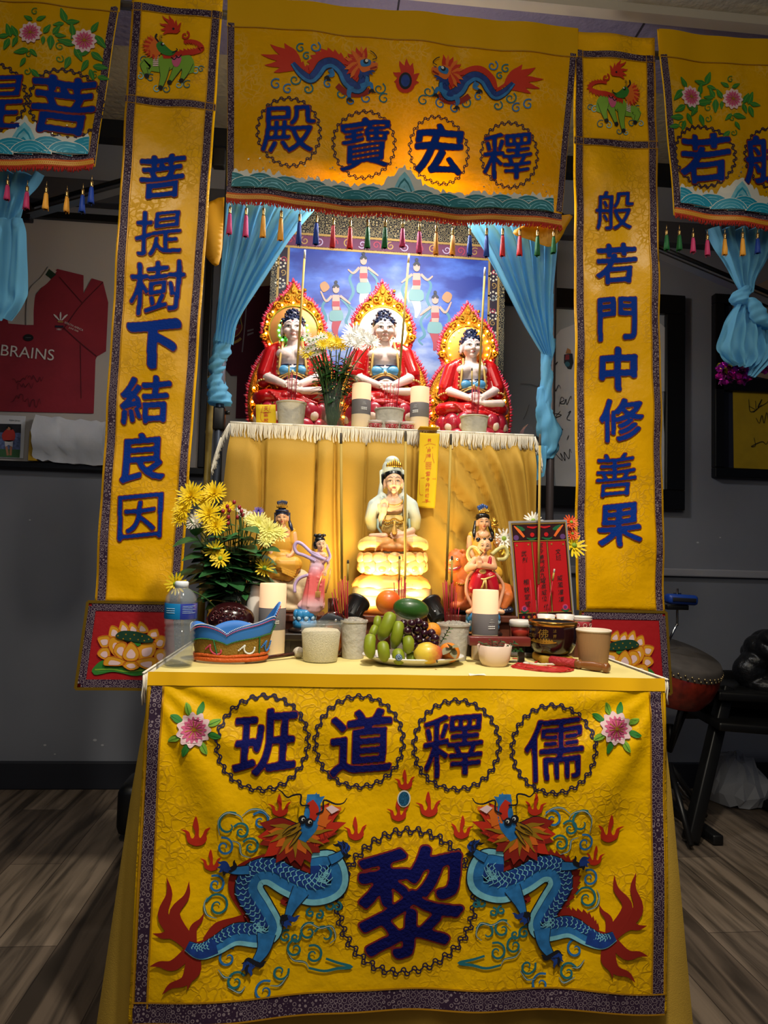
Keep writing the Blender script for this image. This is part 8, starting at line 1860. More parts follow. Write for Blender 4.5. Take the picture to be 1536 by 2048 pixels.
mb.build('label_print', mat('label_pale', '#b9d4e6', .4), t)
mb = MB(); mb.lathe([(0, 150 * ub), (13 * ub, 150 * ub), (13 * ub, 161 * ub), (11 * ub, 163 * ub), (0, 163 * ub)], cb, 24, fn=lambda a, z: 1 + .015 * sin(a * 24)); mb.build('cap', mat('cap_white', '#dfe6f0', .4), t)
# five-lobed blue crown lying on the table
cy_ = 1.63; cc = Vector((at(462, 1300, cy_).x, cy_, ZT + .0005)); uc_ = pxm(cc); ch0 = thing('ritual_crown', tuple(cc), 'blue and gold beaded crown with scalloped rim, lying beside the water bottle', 'crown')
def crown_pt(a, t, lift=0):
 """a: angle, t: 0 foot .. 1 rim"""
 fa_ = (a + pi / 2); k5 = abs(sin(2.5 * (a + .35))) ** .7
 side = max(0, cos(a)) ** 5; hgt = (50 + 18 * k5 + 44 * side) * uc_
 r = (66 + 12 * t + 14 * side * t) * uc_ + lift; return Vector((cc.x + r * cos(a), cc.y + r * .62 * sin(a), cc.z + .006 + hgt * t))
mb = MB(); NA = 120; rows = [0, .2, .4, .6, .62, .8, 1.0]
vs = [crown_pt(2 * pi * i / NA, tt) for tt in rows for i in range(NA)]; mb.add(vs, [(j * NA + i, j * NA + (i + 1) % NA, (j + 1) * NA + (i + 1) % NA, (j + 1) * NA + i) for j in range(6) for i in range(NA)])
for i in range(len(mb.f)): mb.m[i] = 1 if i // NA > 3 else 0
o = mb.build('band', [mat('crown_gold', '#8a6a1c', .6, bump=.5, bscale=300), mat('crown_blue', '#2f74c8', .5)], ch0); md = o.modifiers.new('thickness', 'SOLIDIFY'); md.thickness = .003
def bead_line(fn, n, r, m, nm):
 mb = MB()
 for i in range(n): mb.ell(fn(i / (n - 1)), r, 6, 4)
 mb.build(nm, m, ch0)
bead_line(lambda q: crown_pt(-pi - .2 + q * (pi + 1.4), .6, .002), 120, .0017, mat('bead_green', '#1d6a3c', .3), 'green_beads'); bead_line(lambda q: crown_pt(-pi - .2 + q * (pi + 1.4), .93, .002), 130, .0014, mat('bead_rose', '#c04060', .3), 'rose_beads'); bead_line(lambda q: crown_pt(-pi - .2 + q * (pi + 1.4), 1.0, .001), 130, .0013, mat('bead_white', '#dfe3ea', .3), 'white_beads')
mb = MB(); mb.tube([crown_pt(2 * pi * i / 80, .04, .001) for i in range(81)], .0055, 8); mb.tube([crown_pt(2 * pi * i / 80, .15, .0015) for i in range(81)], .0035, 8); mb.build('braid', M_braid, ch0)
for a0, cols in ((-2.2, 'bead_rose'), (-1.3, 'bead_white'), (-.62, 'crown_blue')):
 mb = MB()
 for i in range(26): q = i / 25; a = a0 + .42 * q + .06 * sin(q * 9); mb.ell(crown_pt(a, .22 + .2 * sin(q * 6.5) * .6 + .1, .003), .0021, 6, 4)
 mb.build('bead_scroll', MATS[cols], ch0)
for a0 in (-1.95, -.75):
 mb = MB()
 for i in range(16): mb.ell(crown_pt(a0 + .1 * (1 - i / 15), .12 + .48 * i / 15, .003), .0019, 6, 4)
 mb.build('bead_rib', MATS['bead_green'], ch0)
# wooden fish
yw = 1.745; cwf = Vector((at(461, 1238, yw).x, yw, 0)); uw = pxm(cwf); zc_ = at(461, 1238, yw).z
t = thing('wooden_fish', (cwf.x, yw, ZT), 'dark red lacquered wooden fish drum behind the blue crown', 'wooden fish'); M_lac = mat('lacquer_dark', '#2a0c10', .18, coat=.7)
mb = MB(); mb.ell((cwf.x, yw, zc_), (46 * uw, 38 * uw, 33 * uw), 28, 18); mb.lathe([(0, 0), (34 * uw, 0), (38 * uw, .012), (26 * uw, zc_ - ZT - .02), (0, zc_ - ZT - .02)], (cwf.x, yw, ZT + .0005), 24); mb.build('body', M_lac, t)
mb = MB()
for k, (x, z, r) in enumerate([(-26, 12, 6), (-14, 18, 6), (-2, 21, 6), (10, 20, 6), (-30, 2, 5), (-20, 6, 5), (-8, 10, 5), (4, 11, 5), (24, 14, 9), (-14, -4, 5), (-2, 0, 5), (12, 4, 5)]):
 y = -38 * sqrt(max(.02, 1 - (x / 46) ** 2 - (z / 33) ** 2)); mb.tube([(cwf.x + (x + r * (1 - i / 16) * cos(i * .7)) * uw, yw + (y - .6) * uw, zc_ + (z + r * (1 - i / 16) * sin(i * .7)) * uw) for i in range(12)], 1.3 * uw, 5)
mb.build('carved_scale', mat('lacquer_edge', '#4a1a1c', .18, coat=.7), t)
# drum mallet
a, b = onT(490, 1327), onT(590, 1317); t = thing('mallet', tuple(a), 'dark wooden mallet with a white felt head, lying between the crown and sand tub', 'mallet')
mb = MB(); mb.tube([a + Vector((0, 0, .006)), b + Vector((0, 0, .011))], .0048, 10); mb.build('handle', mat('mallet_wood', '#3a1512', .3, coat=.4), t)
mb = MB(); mb.ell(b + Vector((.008, .003, .0135)), (.014, .013, .013), 16, 12); mb.build('head', mat('felt_white', '#cfc4b2', .9, bump=.4, bscale=200), t)
# sand tub
c0 = onT(641, 1324); cs = Vector((0, c0.y + .012, ZT + .0005)); cs.x = at(641, 1300, cs.y).x; us = pxm(cs)
t = thing('sand_tub', tuple(cs), 'clear plastic tub filled with pale sand in front of the left sand pot', 'tub')
mb = MB(); mb.lathe([(0, 0), (33 * us, 0), (34 * us, 2 * us), (40 * us, 72 * us), (43 * us, 73 * us), (43 * us, 76 * us), (40 * us, 76 * us)], cs, 36); mb.build('tub', mat('tub_plastic', '#b8bcb8', .15, alpha=.22), t)
mb = MB(); mb.lathe([(0, .001), (32 * us, .0015), (33 * us, 3 * us), (38 * us, 56 * us), (33 * us, 62 * us), (10 * us, 60 * us), (0, 59 * us)], cs, 36); mb.build('sand', mat('sand_pale', '#e0d6bc', .9, bump=.5, bscale=400, var=.12, vscale=300), t)
# amber decanter with leather strap
ya = 1.725; ca = Vector((at(664, 1265, ya).x, ya, ZT + .0005)); ua = pxm(ca)
t = thing('amber_decanter', tuple(ca), 'amber glass decanter with a riveted dark strap behind the sand tub', 'decanter'); M_amb = mat('amber_glass', '#9c4a0c', .08, alpha=.85, coat=.6); M_brn = mat('amber_dark', '#3a1a0e', .2, coat=.5)
mb = MB(); mb.lathe([(0, 0), (22 * ua, 0), (26 * ua, 6 * ua), (30 * ua, 40 * ua), (26 * ua, 66 * ua), (14 * ua, 82 * ua), (0, 82 * ua)], ca, 32, sy=.6); mb.build('body', M_amb, t)
mb = MB(); mb.lathe([(10 * ua, 80 * ua), (9.5 * ua, 90 * ua), (10.5 * ua, 112 * ua), (9 * ua, 113 * ua), (8.5 * ua, 90 * ua)], ca, 20); mb.build('neck', M_brn, t)
mb = MB(); mb.tube([Vector((ca.x + (2 + 30 * cos(q)) * ua, ya - 12 * ua, ca.z + (44 + 40 * sin(q)) * ua)) for q in [radians(-70 + i * 12) for i in range(22)]], [5 * ua] * 22, 8); mb.build('handle', M_brn, t)
mb = MB(); mb.tube(cr([Vector((ca.x + x * ua, ya - y * ua, ca.z + z * ua)) for x, y, z in [(-26, 14, 62), (-8, 19, 76), (8, 21, 74), (20, 19, 66)]], 5), 8 * ua, 8, 0, True, .4); mb.build('strap', mat('strap_dark', '#2a2e38', .5), t)
mb = MB(); mb.ell(Vector((ca.x + 6 * ua, ya - 25 * ua, ca.z + 72 * ua)), 3.2 * ua, 10, 8); mb.build('rivet', mat('rivet_steel', '#c9c9cc', .2, metal=.9), t)
# black work lamps aimed at the hooded figure
def work_lamp(px, py, Y, dirv, label, e):
 c = at(px, py, Y); t = thing('work_lamp', (c.x, Y, ZT), label, 'lamp'); d = Vector(dirv).normalized(); R_ = d.to_track_quat('Z', 'Y').to_matrix(); u = pxm(c)
 mb = MB(); mb.lathe([(0, -24 * u), (15 * u, -24 * u), (17 * u, -20 * u), (20 * u, 16 * u), (24 * u, 18 * u), (24 * u, 23 * u), (20 * u, 23 * u), (18 * u, 12 * u), (0, 11 * u)], c, 24, 0, R_)
 for k in range(10): a = 2 * pi * k / 10; mb.box(c + R_ @ Vector((17.5 * u * cos(a), 17.5 * u * sin(a), -6 * u)), (2 * u, 2 * u, 26 * u), R_)
 mb.build('housing', M_plast, t)
 mb = MB(); mb.lathe([(0, 12 * u), (17.5 * u, 12.5 * u), (0, 12.8 * u)], c, 20, 0, R_); mb.build('lens', mat('lens_warm', '#fff0c8', .3, emit=14, ecol='#ffc860'), t)
 mb = MB(); h = c.z - ZT; mb.box((c.x, Y, ZT + .004), (.05, .05, .008), bev=.002); mb.tube([(c.x, Y, ZT + .006), (c.x, Y, c.z - 18 * u)], .005, 8); mb.build('stand', M_plast, t)
 mb = MB(); mb.ell(c + Vector((-2 * u, -18 * u, 0)), 3.5 * u, 10, 8); mb.build('knob', MATS['rivet_steel'], t)
 p = c + d * 26 * u; lamp('work_lamp_bulb', 'SPOT', p, p + d, e, (1, .76, .36), .016, angle=135, blend=.6)
g = FG.p(510, 1080)
c = at(709, 1220, 1.76); work_lamp(709, 1220, 1.76, (g.x - c.x - .02, g.y - c.y, g.z - c.z + .03), 'round black work lamp glowing behind the left sand pot, aimed at the lotus seat', 10)
c = at(869, 1222, 1.76); work_lamp(869, 1222, 1.76, (g.x - c.x + .02, g.y - c.y, g.z - c.z + .02), 'round black work lamp half hidden by the papaya, right of the lotus seat', 6)
# lotus bowl with fern
c0 = onT(989, 1335); cl_ = Vector((0, c0.y + .028, ZT + .0005)); cl_.x = at(989, 1315, cl_.y).x; ul = pxm(cl_)
t = thing('lotus_bowl', tuple(cl_), 'small pale pink faceted bowl holding fern leaves, right of the fruit plate', 'bowl')
mb = MB(); mb.lathe([(0, 0), (24 * ul, 0), (27 * ul, 5 * ul), (31 * ul, 12 * ul), (36 * ul, 40 * ul), (34.5 * ul, 41 * ul), (29 * ul, 13 * ul), (0, 8 * ul)], cl_, 40, fn=lambda a, z: 1 - .05 * abs(sin(a * 4)) * min(1, (z) / (20 * ul))); mb.build('bowl', mat('bowl_blush', '#dcc3b4', .35, coat=.2), t)
t = thing('fern_leaves', (cl_.x, cl_.y, ZT + .03), 'dark green fern fronds lying in the pale pink bowl', 'fern');
for x0, x1, y1 in [(985, 962, 1285), (985, 984, 1280), (990, 1003, 1280), (995, 1046, 1302), (1000, 1032, 1284)]:
 a = Vector((at(x0, 1298, cl_.y).x, cl_.y, at(x0, 1304, cl_.y).z)); b = at(x1, y1, cl_.y - .012); mb = MB(); mb.tube([a, a.lerp(b, .5) + Vector((0, 0, .004)), b], .0008, 4)
 for k in range(7): leafm(mb, a.lerp(b, .3 + .1 * k), ((1 if k % 2 else -1) * .5 + (b - a).x * 8, -.3, .5 - .3 * (k % 2)), .014, .0035)
 mb.build('frond', M_leaf, t)
# incense box on small feet behind the bowl
yb = 1.656; a, b = at(937, 1280, yb), at(1058, 1284, yb); t = thing('incense_box', tuple((a + b) / 2), 'long red-brown wooden box behind the pale pink bowl', 'box'); ux = pxm(a)
mb = MB(); mb.box(((a.x + b.x) / 2, yb, (a.z + b.z) / 2), (b.x - a.x, .03, 17 * ux), bev=.0015); mb.build('box_body', mat('box_redwood', '#6a2420', .4, coat=.2), t)
mb = MB(); zb_ = min(a.z, b.z) - 8 * ux
for x in (996, 1044): mb.box((at(x, 1290, yb).x, yb + .006, (ZT + zb_) / 2), (.014, .014, zb_ - ZT), bev=.001)
mb.build('foot', M_woodd, t)
p0, p1 = onT(1022, 1314), onT(1075, 1316); t = thing('ink_roller', tuple(p0), 'grey rod lying on the table between the pink bowl and the singing bowl', 'rod'); mb = MB(); mb.tube([p0 + Vector((0, 0, .0065)), p1 + Vector((0, 0, .0065))], .006, 12); mb.build('rod', mat('rod_grey', '#6b625c', .4), t)
# singing bowl on cushion
c0 = onT(1104, 1325); cg = Vector((0, 1.69, ZT + .0005)); cg.x = at(1105, 1290, cg.y).x; ug = pxm(cg); zg0 = at(1105, 1310, cg.y - .02).z
t = thing('cushion', tuple(cg), 'yellow square cushion under the dark singing bowl', 'cushion'); mb = MB(); mb.box((cg.x, cg.y, (ZT + zg0) / 2), (66 * ug, 66 * ug, zg0 - ZT), bev=.006); mb.build('pad', mat('cushion_yellow', '#a8801c', .7), t)
t = thing('singing_bowl', (cg.x, cg.y, zg0), 'dark maroon singing bowl with gold rim and gold writing', 'singing bowl'); hB = at(1105, 1241, cg.y).z - zg0
pr = [(0, 0), (26, 0), (38, .08), (46.5, .3), (48.5, .55), (48, .8), (47.5, .86)]; mb = MB(); mb.lathe([(r * ug, z * hB) for r, z in pr] , (cg.x, cg.y, zg0), 44); mb.lathe([(44.5 * ug, hB * .98), (43 * ug, hB * .6), (30 * ug, hB * .15), (0, hB * .1)], (cg.x, cg.y, zg0), 36, 1); mb.build('bowl', [mat('bowl_maroon', '#220a0e', .18, coat=.6), M_blk], t)
mb = MB(); mb.lathe([(47.5 * ug, hB * .86), (48.6 * ug, hB * .88), (49 * ug, hB * .98), (48 * ug, hB), (45 * ug, hB), (44.5 * ug, hB * .97)], (cg.x, cg.y, zg0), 44); mb.build('rim', mat('bowl_rim', '#b8843c', .2, metal=.9), t)
def Sg(x, z):
 r = 48.3 * ug * min(1, .78 + .5 * max(0, (z - zg0) / hB)); dx = x - cg.x; return cg.y - sqrt(max(1e-6, r * r - dx * dx))
st = Stitch(Sg, .0008); fG = XZ(cg.y - 46 * ug)
put_char(st, '佛', fG(1089, 1268), .0205, 0, 0, .02, 60, False)
for c_, p in [('衆', (1075, 1262)), ('生', (1075, 1273)), ('法', (1109, 1262)), ('界', (1109, 1273))]: put_char(st, c_, fG(*p), .0082, 0, 0, .01, 44, False)
for k in range(7): x = 1076 + k * 4.6; st.fill([fG(x - 2.6, 1284), fG(x, 1277 + abs(k - 3) * .7), fG(x + 2.6, 1284), fG(x, 1287)], 0, 1, 2)
st.ribbon([fG(1072, 1285), fG(1090, 1288), fG(1112, 1285)], .003, 0, 1, 5); st.build('gold_writing', [mat('gold_leaf', '#b08a3c', .3, metal=.7)], t)
# paper cup
c0 = onT(1187, 1332); ck = Vector((0, c0.y - .02, ZT + .0005)); ck.x = at(1187, 1300, ck.y).x; uk = pxm(ck)
t = thing('paper_cup', tuple(ck), 'brown ribbed paper cup at the right of the table', 'cup'); M_kr = mat('kraft', '#a07a52', .8)
mb = MB(); mb.lathe([(0, 0), (27 * uk, 0), (27.5 * uk, 2 * uk), (34 * uk, 72 * uk)], ck, 160, fn=lambda a, z: 1 + .012 * sin(a * 60)); mb.build('sleeve', M_kr, t)
mb = MB(); mb.lathe([(33.5 * uk, 71 * uk), (35.5 * uk, 73 * uk), (35.5 * uk, 75.5 * uk), (33.5 * uk, 76.5 * uk), (32.5 * uk, 75 * uk), (26 * uk, 4 * uk), (0, 4 * uk)], ck, 40); mb.build('lip', mat('cup_lip', '#d9cbb8', .6), t)
# bell striker
a, b = onT(1100, 1330), onT(1218, 1347); d = (b - a).normalized(); t = thing('bell_striker', tuple(a), 'red-wrapped striker with a turned wooden handle in front of the paper cup', 'striker'); hz = Vector((0, 0, .0115)); L0 = (b - a).length
mb = MB(); mb.tube([a + hz, a + d * L0 * .02 + hz, a + d * L0 * .46 + hz], [.008, .0105, .0105], 14); mb.build('padded_head', mat('striker_red', '#a3222a', .6, bump=.5, bscale=160), t)
mb = MB(); q = [(.46, .0105), (.49, .009), (.52, .0115), (.55, .008), (.6, .0085), (.75, .0105), (.86, .009), (.9, .0075), (.93, .011), (.98, .0115), (1.0, .008)]; mb.tube([a + d * L0 * x + hz for x, r in q], [r for x, r in q], 16); mb.build('handle', mat('striker_wood', '#7a4a24', .3, coat=.4), t)
# red cord
t = thing('red_cord', tuple(onT(1080, 1338)), 'loops of thin red cord with a tassel in front of the singing bowl', 'cord'); mb = MB(); rnd = random.Random(17)
for k in range(7):
 pts = [(1022 + k * 2, 1333), (1040, 1326 + k * 1.2), (1075, 1328 + k * 2.6), (1110 + k * 3, 1333 + k * 2.4), (1148 - k * 2, 1341 + (k % 3)), (1112, 1346 - k), (1060, 1342 - k * .6), (1024 + k, 1335)]
 mb.tube(cr([onT(x + rnd.uniform(-2, 2), y + rnd.uniform(-1.4, 1.4)) + Vector((0, 0, .0015 + .0006 * k)) for x, y in pts], 6), .0011, 5)
mb.tube(cr([onT(x, y) + Vector((0, 0, .002)) for x, y in [(1025, 1318), (1040, 1320), (1050, 1326), (1062, 1330), (1080, 1322), (1070, 1326)]], 6), .0013, 5); mb.build('cord', mat('cord_red', '#b81e1e', .6), t)
mb = MB(); p = onT(1052, 1330) + Vector((0, 0, .004)); mb.ell(p, (.008, .005, .004), 10, 8); mb.tube(cr([onT(x, y) + Vector((0, 0, .004)) for x, y in [(1058, 1330), (1075, 1332), (1112, 1332)]], 4), .0025, 6); mb.build('tassel', mat('tassel_white', '#cfc6ba', .7), t)
# tubs and cups behind
p = at(1040, 1275, 1.78); riser(p.x - .04, p.x + .036, 1.76, 1.80, p.z, 'low dark block under the red and white tub', M_woodd)
c = Vector((at(1040, 1272, 1.78).x, 1.78, p.z + .0005)); u = pxm(c); t = thing('food_tub', tuple(c), 'round white-lidded tub with red sides, left of the singing bowl', 'tub'); mb = MB(); mb.lathe([(0, 0), (16 * u, 0), (19 * u, 24 * u), (0, 24 * u)], c, 28); mb.build('tub', mat('tub_red', '#a83428', .4), t); mb = MB(); mb.lathe([(19 * u, 22 * u), (22 * u, 23 * u), (22 * u, 33 * u), (20 * u, 35 * u), (0, 35 * u)], c, 28); mb.build('lid', mat('lid_white', '#d6d2cc', .4), t)
p = at(1110, 1262, 1.775); riser(p.x - .05, p.x + .026, 1.755, 1.795, p.z, 'low dark block under the two white bowls', M_woodd)
for x, nm in ((1092, 'left'), (1130, 'right')):
 c = Vector((at(x, 1260, 1.775).x, 1.775, p.z + .0005)); u = pxm(c); t = thing('white_bowl', tuple(c), '%s of two white bowls peeking over the singing bowl' % nm, 'bowl'); mb = MB(); h = at(x, 1229, 1.775).z - c.z; mb.lathe([(0, 0), (10 * u, 0), (12 * u, h * .1), (18.5 * u, h), (17.5 * u, h), (11 * u, h * .2), (0, h * .15)], c, 28); mb.build('bowl', M_cupw, t)
c = onT(508, 1290); c = Vector((at(508, 1290, 1.80).x, 1.80, ZT + .0005)); u = pxm(c); t = thing('white_jar', tuple(c), 'white glazed jar standing between the flower vase and left candle', 'jar'); mb = MB(); h = at(508, 1163, 1.80).z - ZT; mb.lathe([(0, 0), (14 * u, 0), (19 * u, h * .3), (17 * u, h * .7), (11 * u, h * .86), (11 * u, h * .94), (14 * u, h), (11 * u, h), (0, h * .9)], c, 24); mb.build('jar', mat('jar_white', '#d8d2ca', .35, coat=.3), t)
rnd = random.Random(2)
for k, (x, y) in enumerate([(955, 1352), (1020, 1324), (1108, 1331)]):
 c = onT(x, y); t = thing('paper_scrap', tuple(c), ['white petal scrap on the table edge right of the plate', 'white folded scrap beside the pale pink bowl', 'white folded scrap between the cord and the striker'][k], 'paper scrap'); mb = MB(); mb.add([c + Vector((dx * .018, dy * .012, .0012 + dz * .003)) for dx, dy, dz in [(-1, -.6, 0), (0, -1, 1), (1, -.3, .2), (.9, .7, .8), (-.2, 1, 0), (-1, .5, 1)]], [(0, 1, 5), (1, 4, 5), (1, 2, 4), (2, 3, 4)]); o = mb.build('paper', mat('scrap_white', '#e3ddcf', .8), t, smooth=False, solid=.0005)
# clip lamp at the right end of the tier
t = thing('clip_lamp', tuple(at(1062, 905, 2.07)), 'dark grey clip lamp clamped to the right end of the fringed tier', 'lamp'); fL = lambda x, y, d=0: at(1040 + x / 5.39, 680 + y / 5.39, 2.07 + d)
mb = MB()
Q = [fL(90, 905), fL(150, 960), fL(165, 1230), (fL(125, 1225)), fL(20, 1060), fL(50, 960)]; mb.add(Q + [q + Vector((0, .05, 0)) for q in Q], [tuple(range(6))[::-1], tuple(range(6, 12))] + [(i, (i + 1) % 6, 6 + (i + 1) % 6, 6 + i) for i in range(6)]); mb.build('shade', mat('lamp_grey', '#34353d', .4), t, smooth=False)
mb = MB(); mb.tube(cr([fL(150, 1040, .02), fL(190, 1060, .02), fL(195, 1120, .02), fL(150, 1115, .02)], 5), .005, 8); mb.tube([fL(165, 1160, .02), fL(170, 1225, .02)], .006, 8); mb.build('clamp', M_plast, t)
# ------------------------------------------------------------------ right and left of the altar
YDR = 2.62; cd = at(1340, 1345, YDR); ud = pxm(cd); Rd = Euler((radians(16), radians(10), 0)).to_matrix()
t = thing('barrel_drum', tuple(cd), 'red barrel drum with studded dark skin behind the right lotus panel', 'drum')
mb = MB(); mb.lathe([(78 * ud, -44 * ud), (90 * ud, -20 * ud), (94 * ud, 8 * ud), (90 * ud, 34 * ud)], cd, 44, 0, Rd); mb.lathe([(78 * ud, -44 * ud), (70 * ud, -48 * ud), (0, -48 * ud)], cd, 44, 0, Rd); mb.build('shell', mat('drum_red', '#7c2416', .35, coat=.4, var=.5, vscale=30), t)
mb = MB(); mb.lathe([(92 * ud, 22 * ud), (91.5 * ud, 38 * ud), (86 * ud, 46 * ud), (40 * ud, 49 * ud), (0, 49 * ud)], cd, 44, 0, Rd); mb.build('drum_skin', mat('drum_skin', '#4a4440', .7, var=.2, vscale=20), t)
mb = MB()
for row, z in ((0, 26), (1, 32)):
 for k in range(44): a = 2 * pi * (k + .5 * row) / 44; mb.ell(cd + Rd @ Vector((93 * ud * cos(a), 93 * ud * sin(a), z * ud)), 2.3 * ud, 6, 5)
mb.build('stud', mat('stud_brass', '#b8a47a', .25, metal=.9), t)['kind'] = 'stuff'
t = thing('drum_stand', (cd.x, YDR, 0), 'black folding stand with chrome feet carrying the red drum', 'stand'); mb = MB(); bz_ = cd.z - 50 * ud
for a in (.4, 2.5, 4.6): mb.tube([(cd.x, YDR, bz_ - .25), (cd.x + .2 * cos(a), YDR + .2 * sin(a), .02)], .011, 8); mb.tube([(cd.x, YDR, bz_ - .2), (cd.x + .12 * cos(a), YDR + .12 * sin(a), bz_)], .01, 8)
mb.tube([(cd.x, YDR, .3), (cd.x, YDR, bz_ - .1)], .014, 8); mb.build('leg', M_plast, t)
mb = MB(); q = at(1355, 1565, 2.66); q2 = atz(1408, 1628, .02); mb.tube([q, q2], .009, 8); mb.tube([at(1350, 1575, 2.7), atz(1380, 1615, .02)], .006, 8); mb.build('chrome_foot', mat('chrome', '#9a9da2', .15, metal=1), t)
YJ = 2.52; cj = at(1362, 1199, YJ); uj = pxm(cj); t = thing('jam_block', tuple(cj), 'blue plastic percussion block on a short rod right of the couplet', 'percussion block')
mb = MB(); mb.box((cj.x, YJ, cj.z), (64 * uj, .05, 21 * uj), (0, radians(2), 0), bev=.012); mb.build('block', mat('jam_blue', '#173a8c', .4), t); mb = MB(); mb.box((cj.x, YJ - .0262, cj.z), (50 * uj, .004, 8 * uj), (0, radians(2), 0), bev=.0015); mb.build('slot', M_blk, t)
mb = MB(); mb.tube([(cj.x - 8 * uj, YJ, cj.z + 22 * uj), (cj.x - 8 * uj, YJ, cj.z - 54 * uj)], 2.4 * uj, 8); mb.box((cj.x - 8 * uj, YJ, cj.z + 12 * uj), (16 * uj, .006, 3 * uj), bev=.0008); mb.tube([(cj.x - 8 * uj, YJ, cj.z - 50 * uj), (cj.x - 30 * uj, YJ + .06, cj.z - 130 * uj)], 2.6 * uj, 8); mb.build('rod', MATS['chrome'], t); mb = MB(); mb.box((cj.x - 10 * uj, YJ, cj.z - 16 * uj), (46 * uj, .03, 10 * uj), bev=.003); mb.build('clamp', M_plast, t)
# black high chair with a dark bag
M_ch = mat('chair_black', '#0b0b0c', .45); pl_ = atz(1412, 1686, 0); t = thing('high_chair', (pl_.x + .25, pl_.y + .1, 0), 'black wooden high chair at the right edge, partly cut off', 'chair')
for dx, dy in ((0, 0), (.42, .04)):
 mb = MB(); p0 = Vector((pl_.x + dx, pl_.y + dy, 0)); mb.box(p0 + Vector((.045, .06, .27)), (.045, .05, .58), (radians(-14), radians(23), 0), bev=.006); mb.build('leg', M_ch, t); mb = MB(); mb.box(p0 + Vector((.03, .22, .02)), (.04, .5, .035), bev=.006); mb.build('runner', M_ch, t)
c1, c2 = at(1436, 1452, pl_.y + .02), at(1441, 1398, pl_.y + .05)
mb = MB(); mb.box((c1.x + .25, c1.y + .12, c1.z - .01), (.5, .26, .032), (radians(4), radians(4), 0), bev=.008); mb.build('foot_plate', M_ch, t); mb = MB(); mb.box((c2.x + .25, c2.y + .16, c2.z), (.5, .3, .034), (radians(2), radians(3), 0), bev=.008); mb.build('seat', M_ch, t)
mb = MB(); mb.box((c2.x + .23, c2.y + .33, (c1.z + c2.z) / 2), (.42, .03, .2), bev=.006); mb.build('backrest', M_ch, t)
t = thing('dark_bag', (c2.x + .25, c2.y + .14, c2.z + .017), 'crumpled black plastic bag heaped on the high chair seat', 'bag'); rnd = random.Random(14)
FBG = Fig(1480, 1390, 1, c2.y + .15); b = Blob(FBG)
for k in range(22): a = rnd.uniform(0, 6.28); h = rnd.uniform(0, 1); b.e(78 + 60 * cos(a) * (1 - .5 * h), -22 - 105 * h, rnd.uniform(22, 40) * (1 - .3 * h), rnd.uniform(18, 34), 30, 34 * sin(a))
b.e(75, -20, 72, 28, 50); b.build('bag', mat('bag_black', '#101114', .35, bump=.6, bscale=30), t, .005, 2)
pb = atz(1490, 1622, 0); t = thing('plastic_bag', tuple(pb), 'crumpled white plastic bag on the floor under the high chair', 'bag'); vs = []; rnd = random.Random(23)
mb = MB(); mb.lathe([(.02, .005), (.12, .004), (.14, .05), (.12, .1), (.085, .14), (.06, .175), (.02, .19), (0, .185)], (pb.x + .04, pb.y + .13, 0), 26)
mb.v = [(x + rnd.uniform(-.016, .016), y + rnd.uniform(-.016, .016), max(.003, z + rnd.uniform(-.014, .014))) for x, y, z in mb.v]; mb.build('bag', mat('bag_white', '#c9ccd4', .45, transl=.2), t, smooth=False)
ps = atz(1542, 1852, 0); ps.y -= .28; t = thing('plastic_stool', (ps.x + .14, ps.y + .12, 0), 'blue plastic stool at the right picture edge, only one leg showing', 'stool'); M_bp = mat('stool_blue', '#1b4fc4', .35)
for dx, dy in ((0, 0), (.28, 0), (0, .28), (.28, .28)):
 mb = MB(); sx, sy = (.055 if dx == 0 else -.055), (.03 if dy == 0 else -.03); mb.tube([(ps.x + dx + .012, ps.y + dy, 0), (ps.x + dx + sx + .012, ps.y + dy + sy, .25)], [.017, .022], 12); mb.build('leg', M_bp, t)
mb = MB(); mb.box((ps.x + .152, ps.y + .14, .262), (.2, .2, .025), bev=.01); mb.build('seat', M_bp, t)
p = atz(232, 1690, 0); t = thing('equipment_case', (p.x, p.y + .1, 0), 'black rounded equipment case half hidden behind the left side of the table cloth', 'case'); mb = MB(); q = at(232, 1562, p.y + .06); mb.box((p.x + .035, p.y + .1, q.z / 2 + .01), (.09, .2, q.z - .02), bev=.03); mb.build('shell', M_plast, t)
mb = MB()
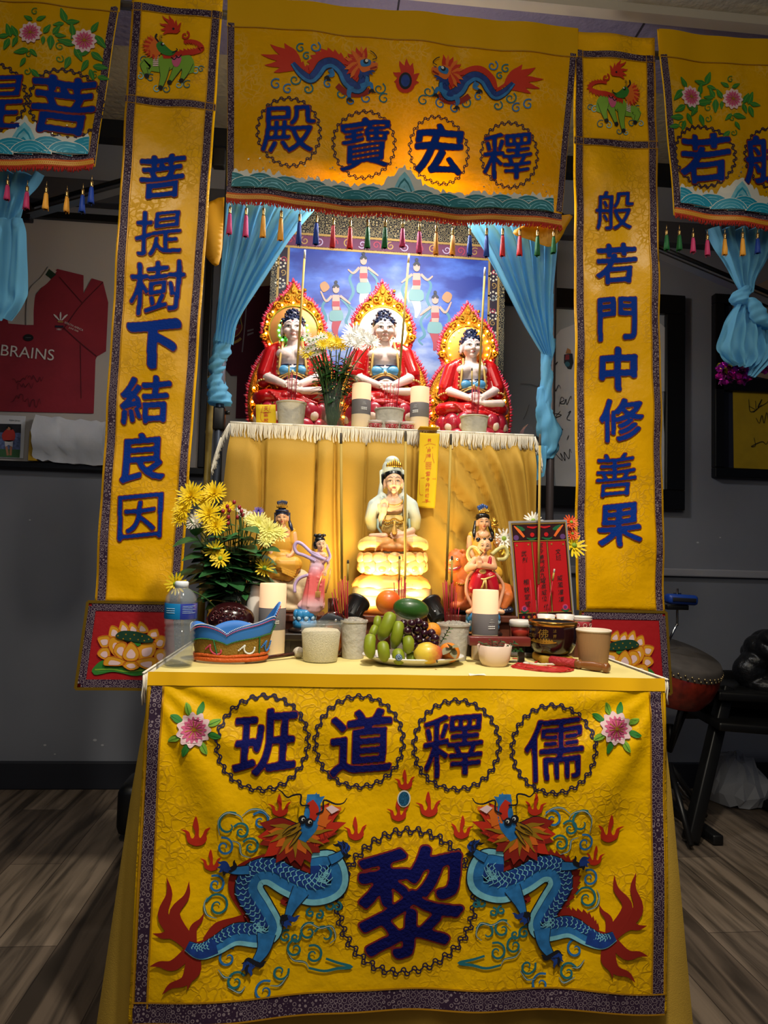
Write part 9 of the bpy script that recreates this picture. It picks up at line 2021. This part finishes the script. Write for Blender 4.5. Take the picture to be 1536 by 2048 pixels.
for dy in (.04, .16): mb.lathe([(0, -.008), (.018, -.008), (.018, .008), (0, .008)], (p.x + .035, p.y + dy, .018), 14, 0, Matrix.Rotation(pi / 2, 3, 'Y'))
mb.build('caster', M_plast, t)
# ------------------------------------------------------------------ pieces that do not touch become parts of their own
def split_clusters(o, gap=.004):
 me = o.data; n = len(me.vertices); par = list(range(n))
 def fd(a):
  while par[a] != a: par[a] = par[par[a]]; a = par[a]
  return a
 for e in me.edges: a, b = fd(e.vertices[0]), fd(e.vertices[1]); par[a] = b
 isl = {}
 for v in range(n): isl.setdefault(fd(v), []).append(v)
 bb = []
 for k, vs in isl.items():
  c = np.array([me.vertices[v].co[:] for v in vs]); bb.append([k, c.min(0) - gap, c.max(0) + gap])
 cl = list(range(len(bb)))
 def fc(a):
  while cl[a] != a: a = cl[a]
  return a
 for i in range(len(bb)):
  for j in range(i):
   if np.all(bb[i][1] <= bb[j][2]) and np.all(bb[j][1] <= bb[i][2]): cl[fc(i)] = fc(j)
 groups = {}
 for i in range(len(bb)): groups.setdefault(fc(i), set()).add(bb[i][0])
 if len(groups) < 2: return
 gl = list(groups.values())
 for gi, g in enumerate(gl):
  if gi == 0: continue
  c = o.copy(); c.data = me.copy(); COL.objects.link(c)
  bm = bmesh.new(); bm.from_mesh(c.data); bm.verts.ensure_lookup_table(); bmesh.ops.delete(bm, geom=[v for v in bm.verts if fd(v.index) not in g], context='VERTS'); bm.to_mesh(c.data); bm.free()
 bm = bmesh.new(); bm.from_mesh(me); bm.verts.ensure_lookup_table(); bmesh.ops.delete(bm, geom=[v for v in bm.verts if fd(v.index) not in gl[0]], context='VERTS'); bm.to_mesh(me); bm.free()
for o in list(COL.objects):
 if o.type == 'MESH' and o.name.split('.')[0] in ('cloud_scroll', 'side_border', 'joint', 'gold_trim', 'autograph', 'stripe', 'hair_bun', 'gilt_crown', 'foot', 'magenta_foil', 'gilt_tassel', 'caster', 'gilt_sash', 'gilt_ornament', 'written_column', 'fringe'): split_clusters(o)
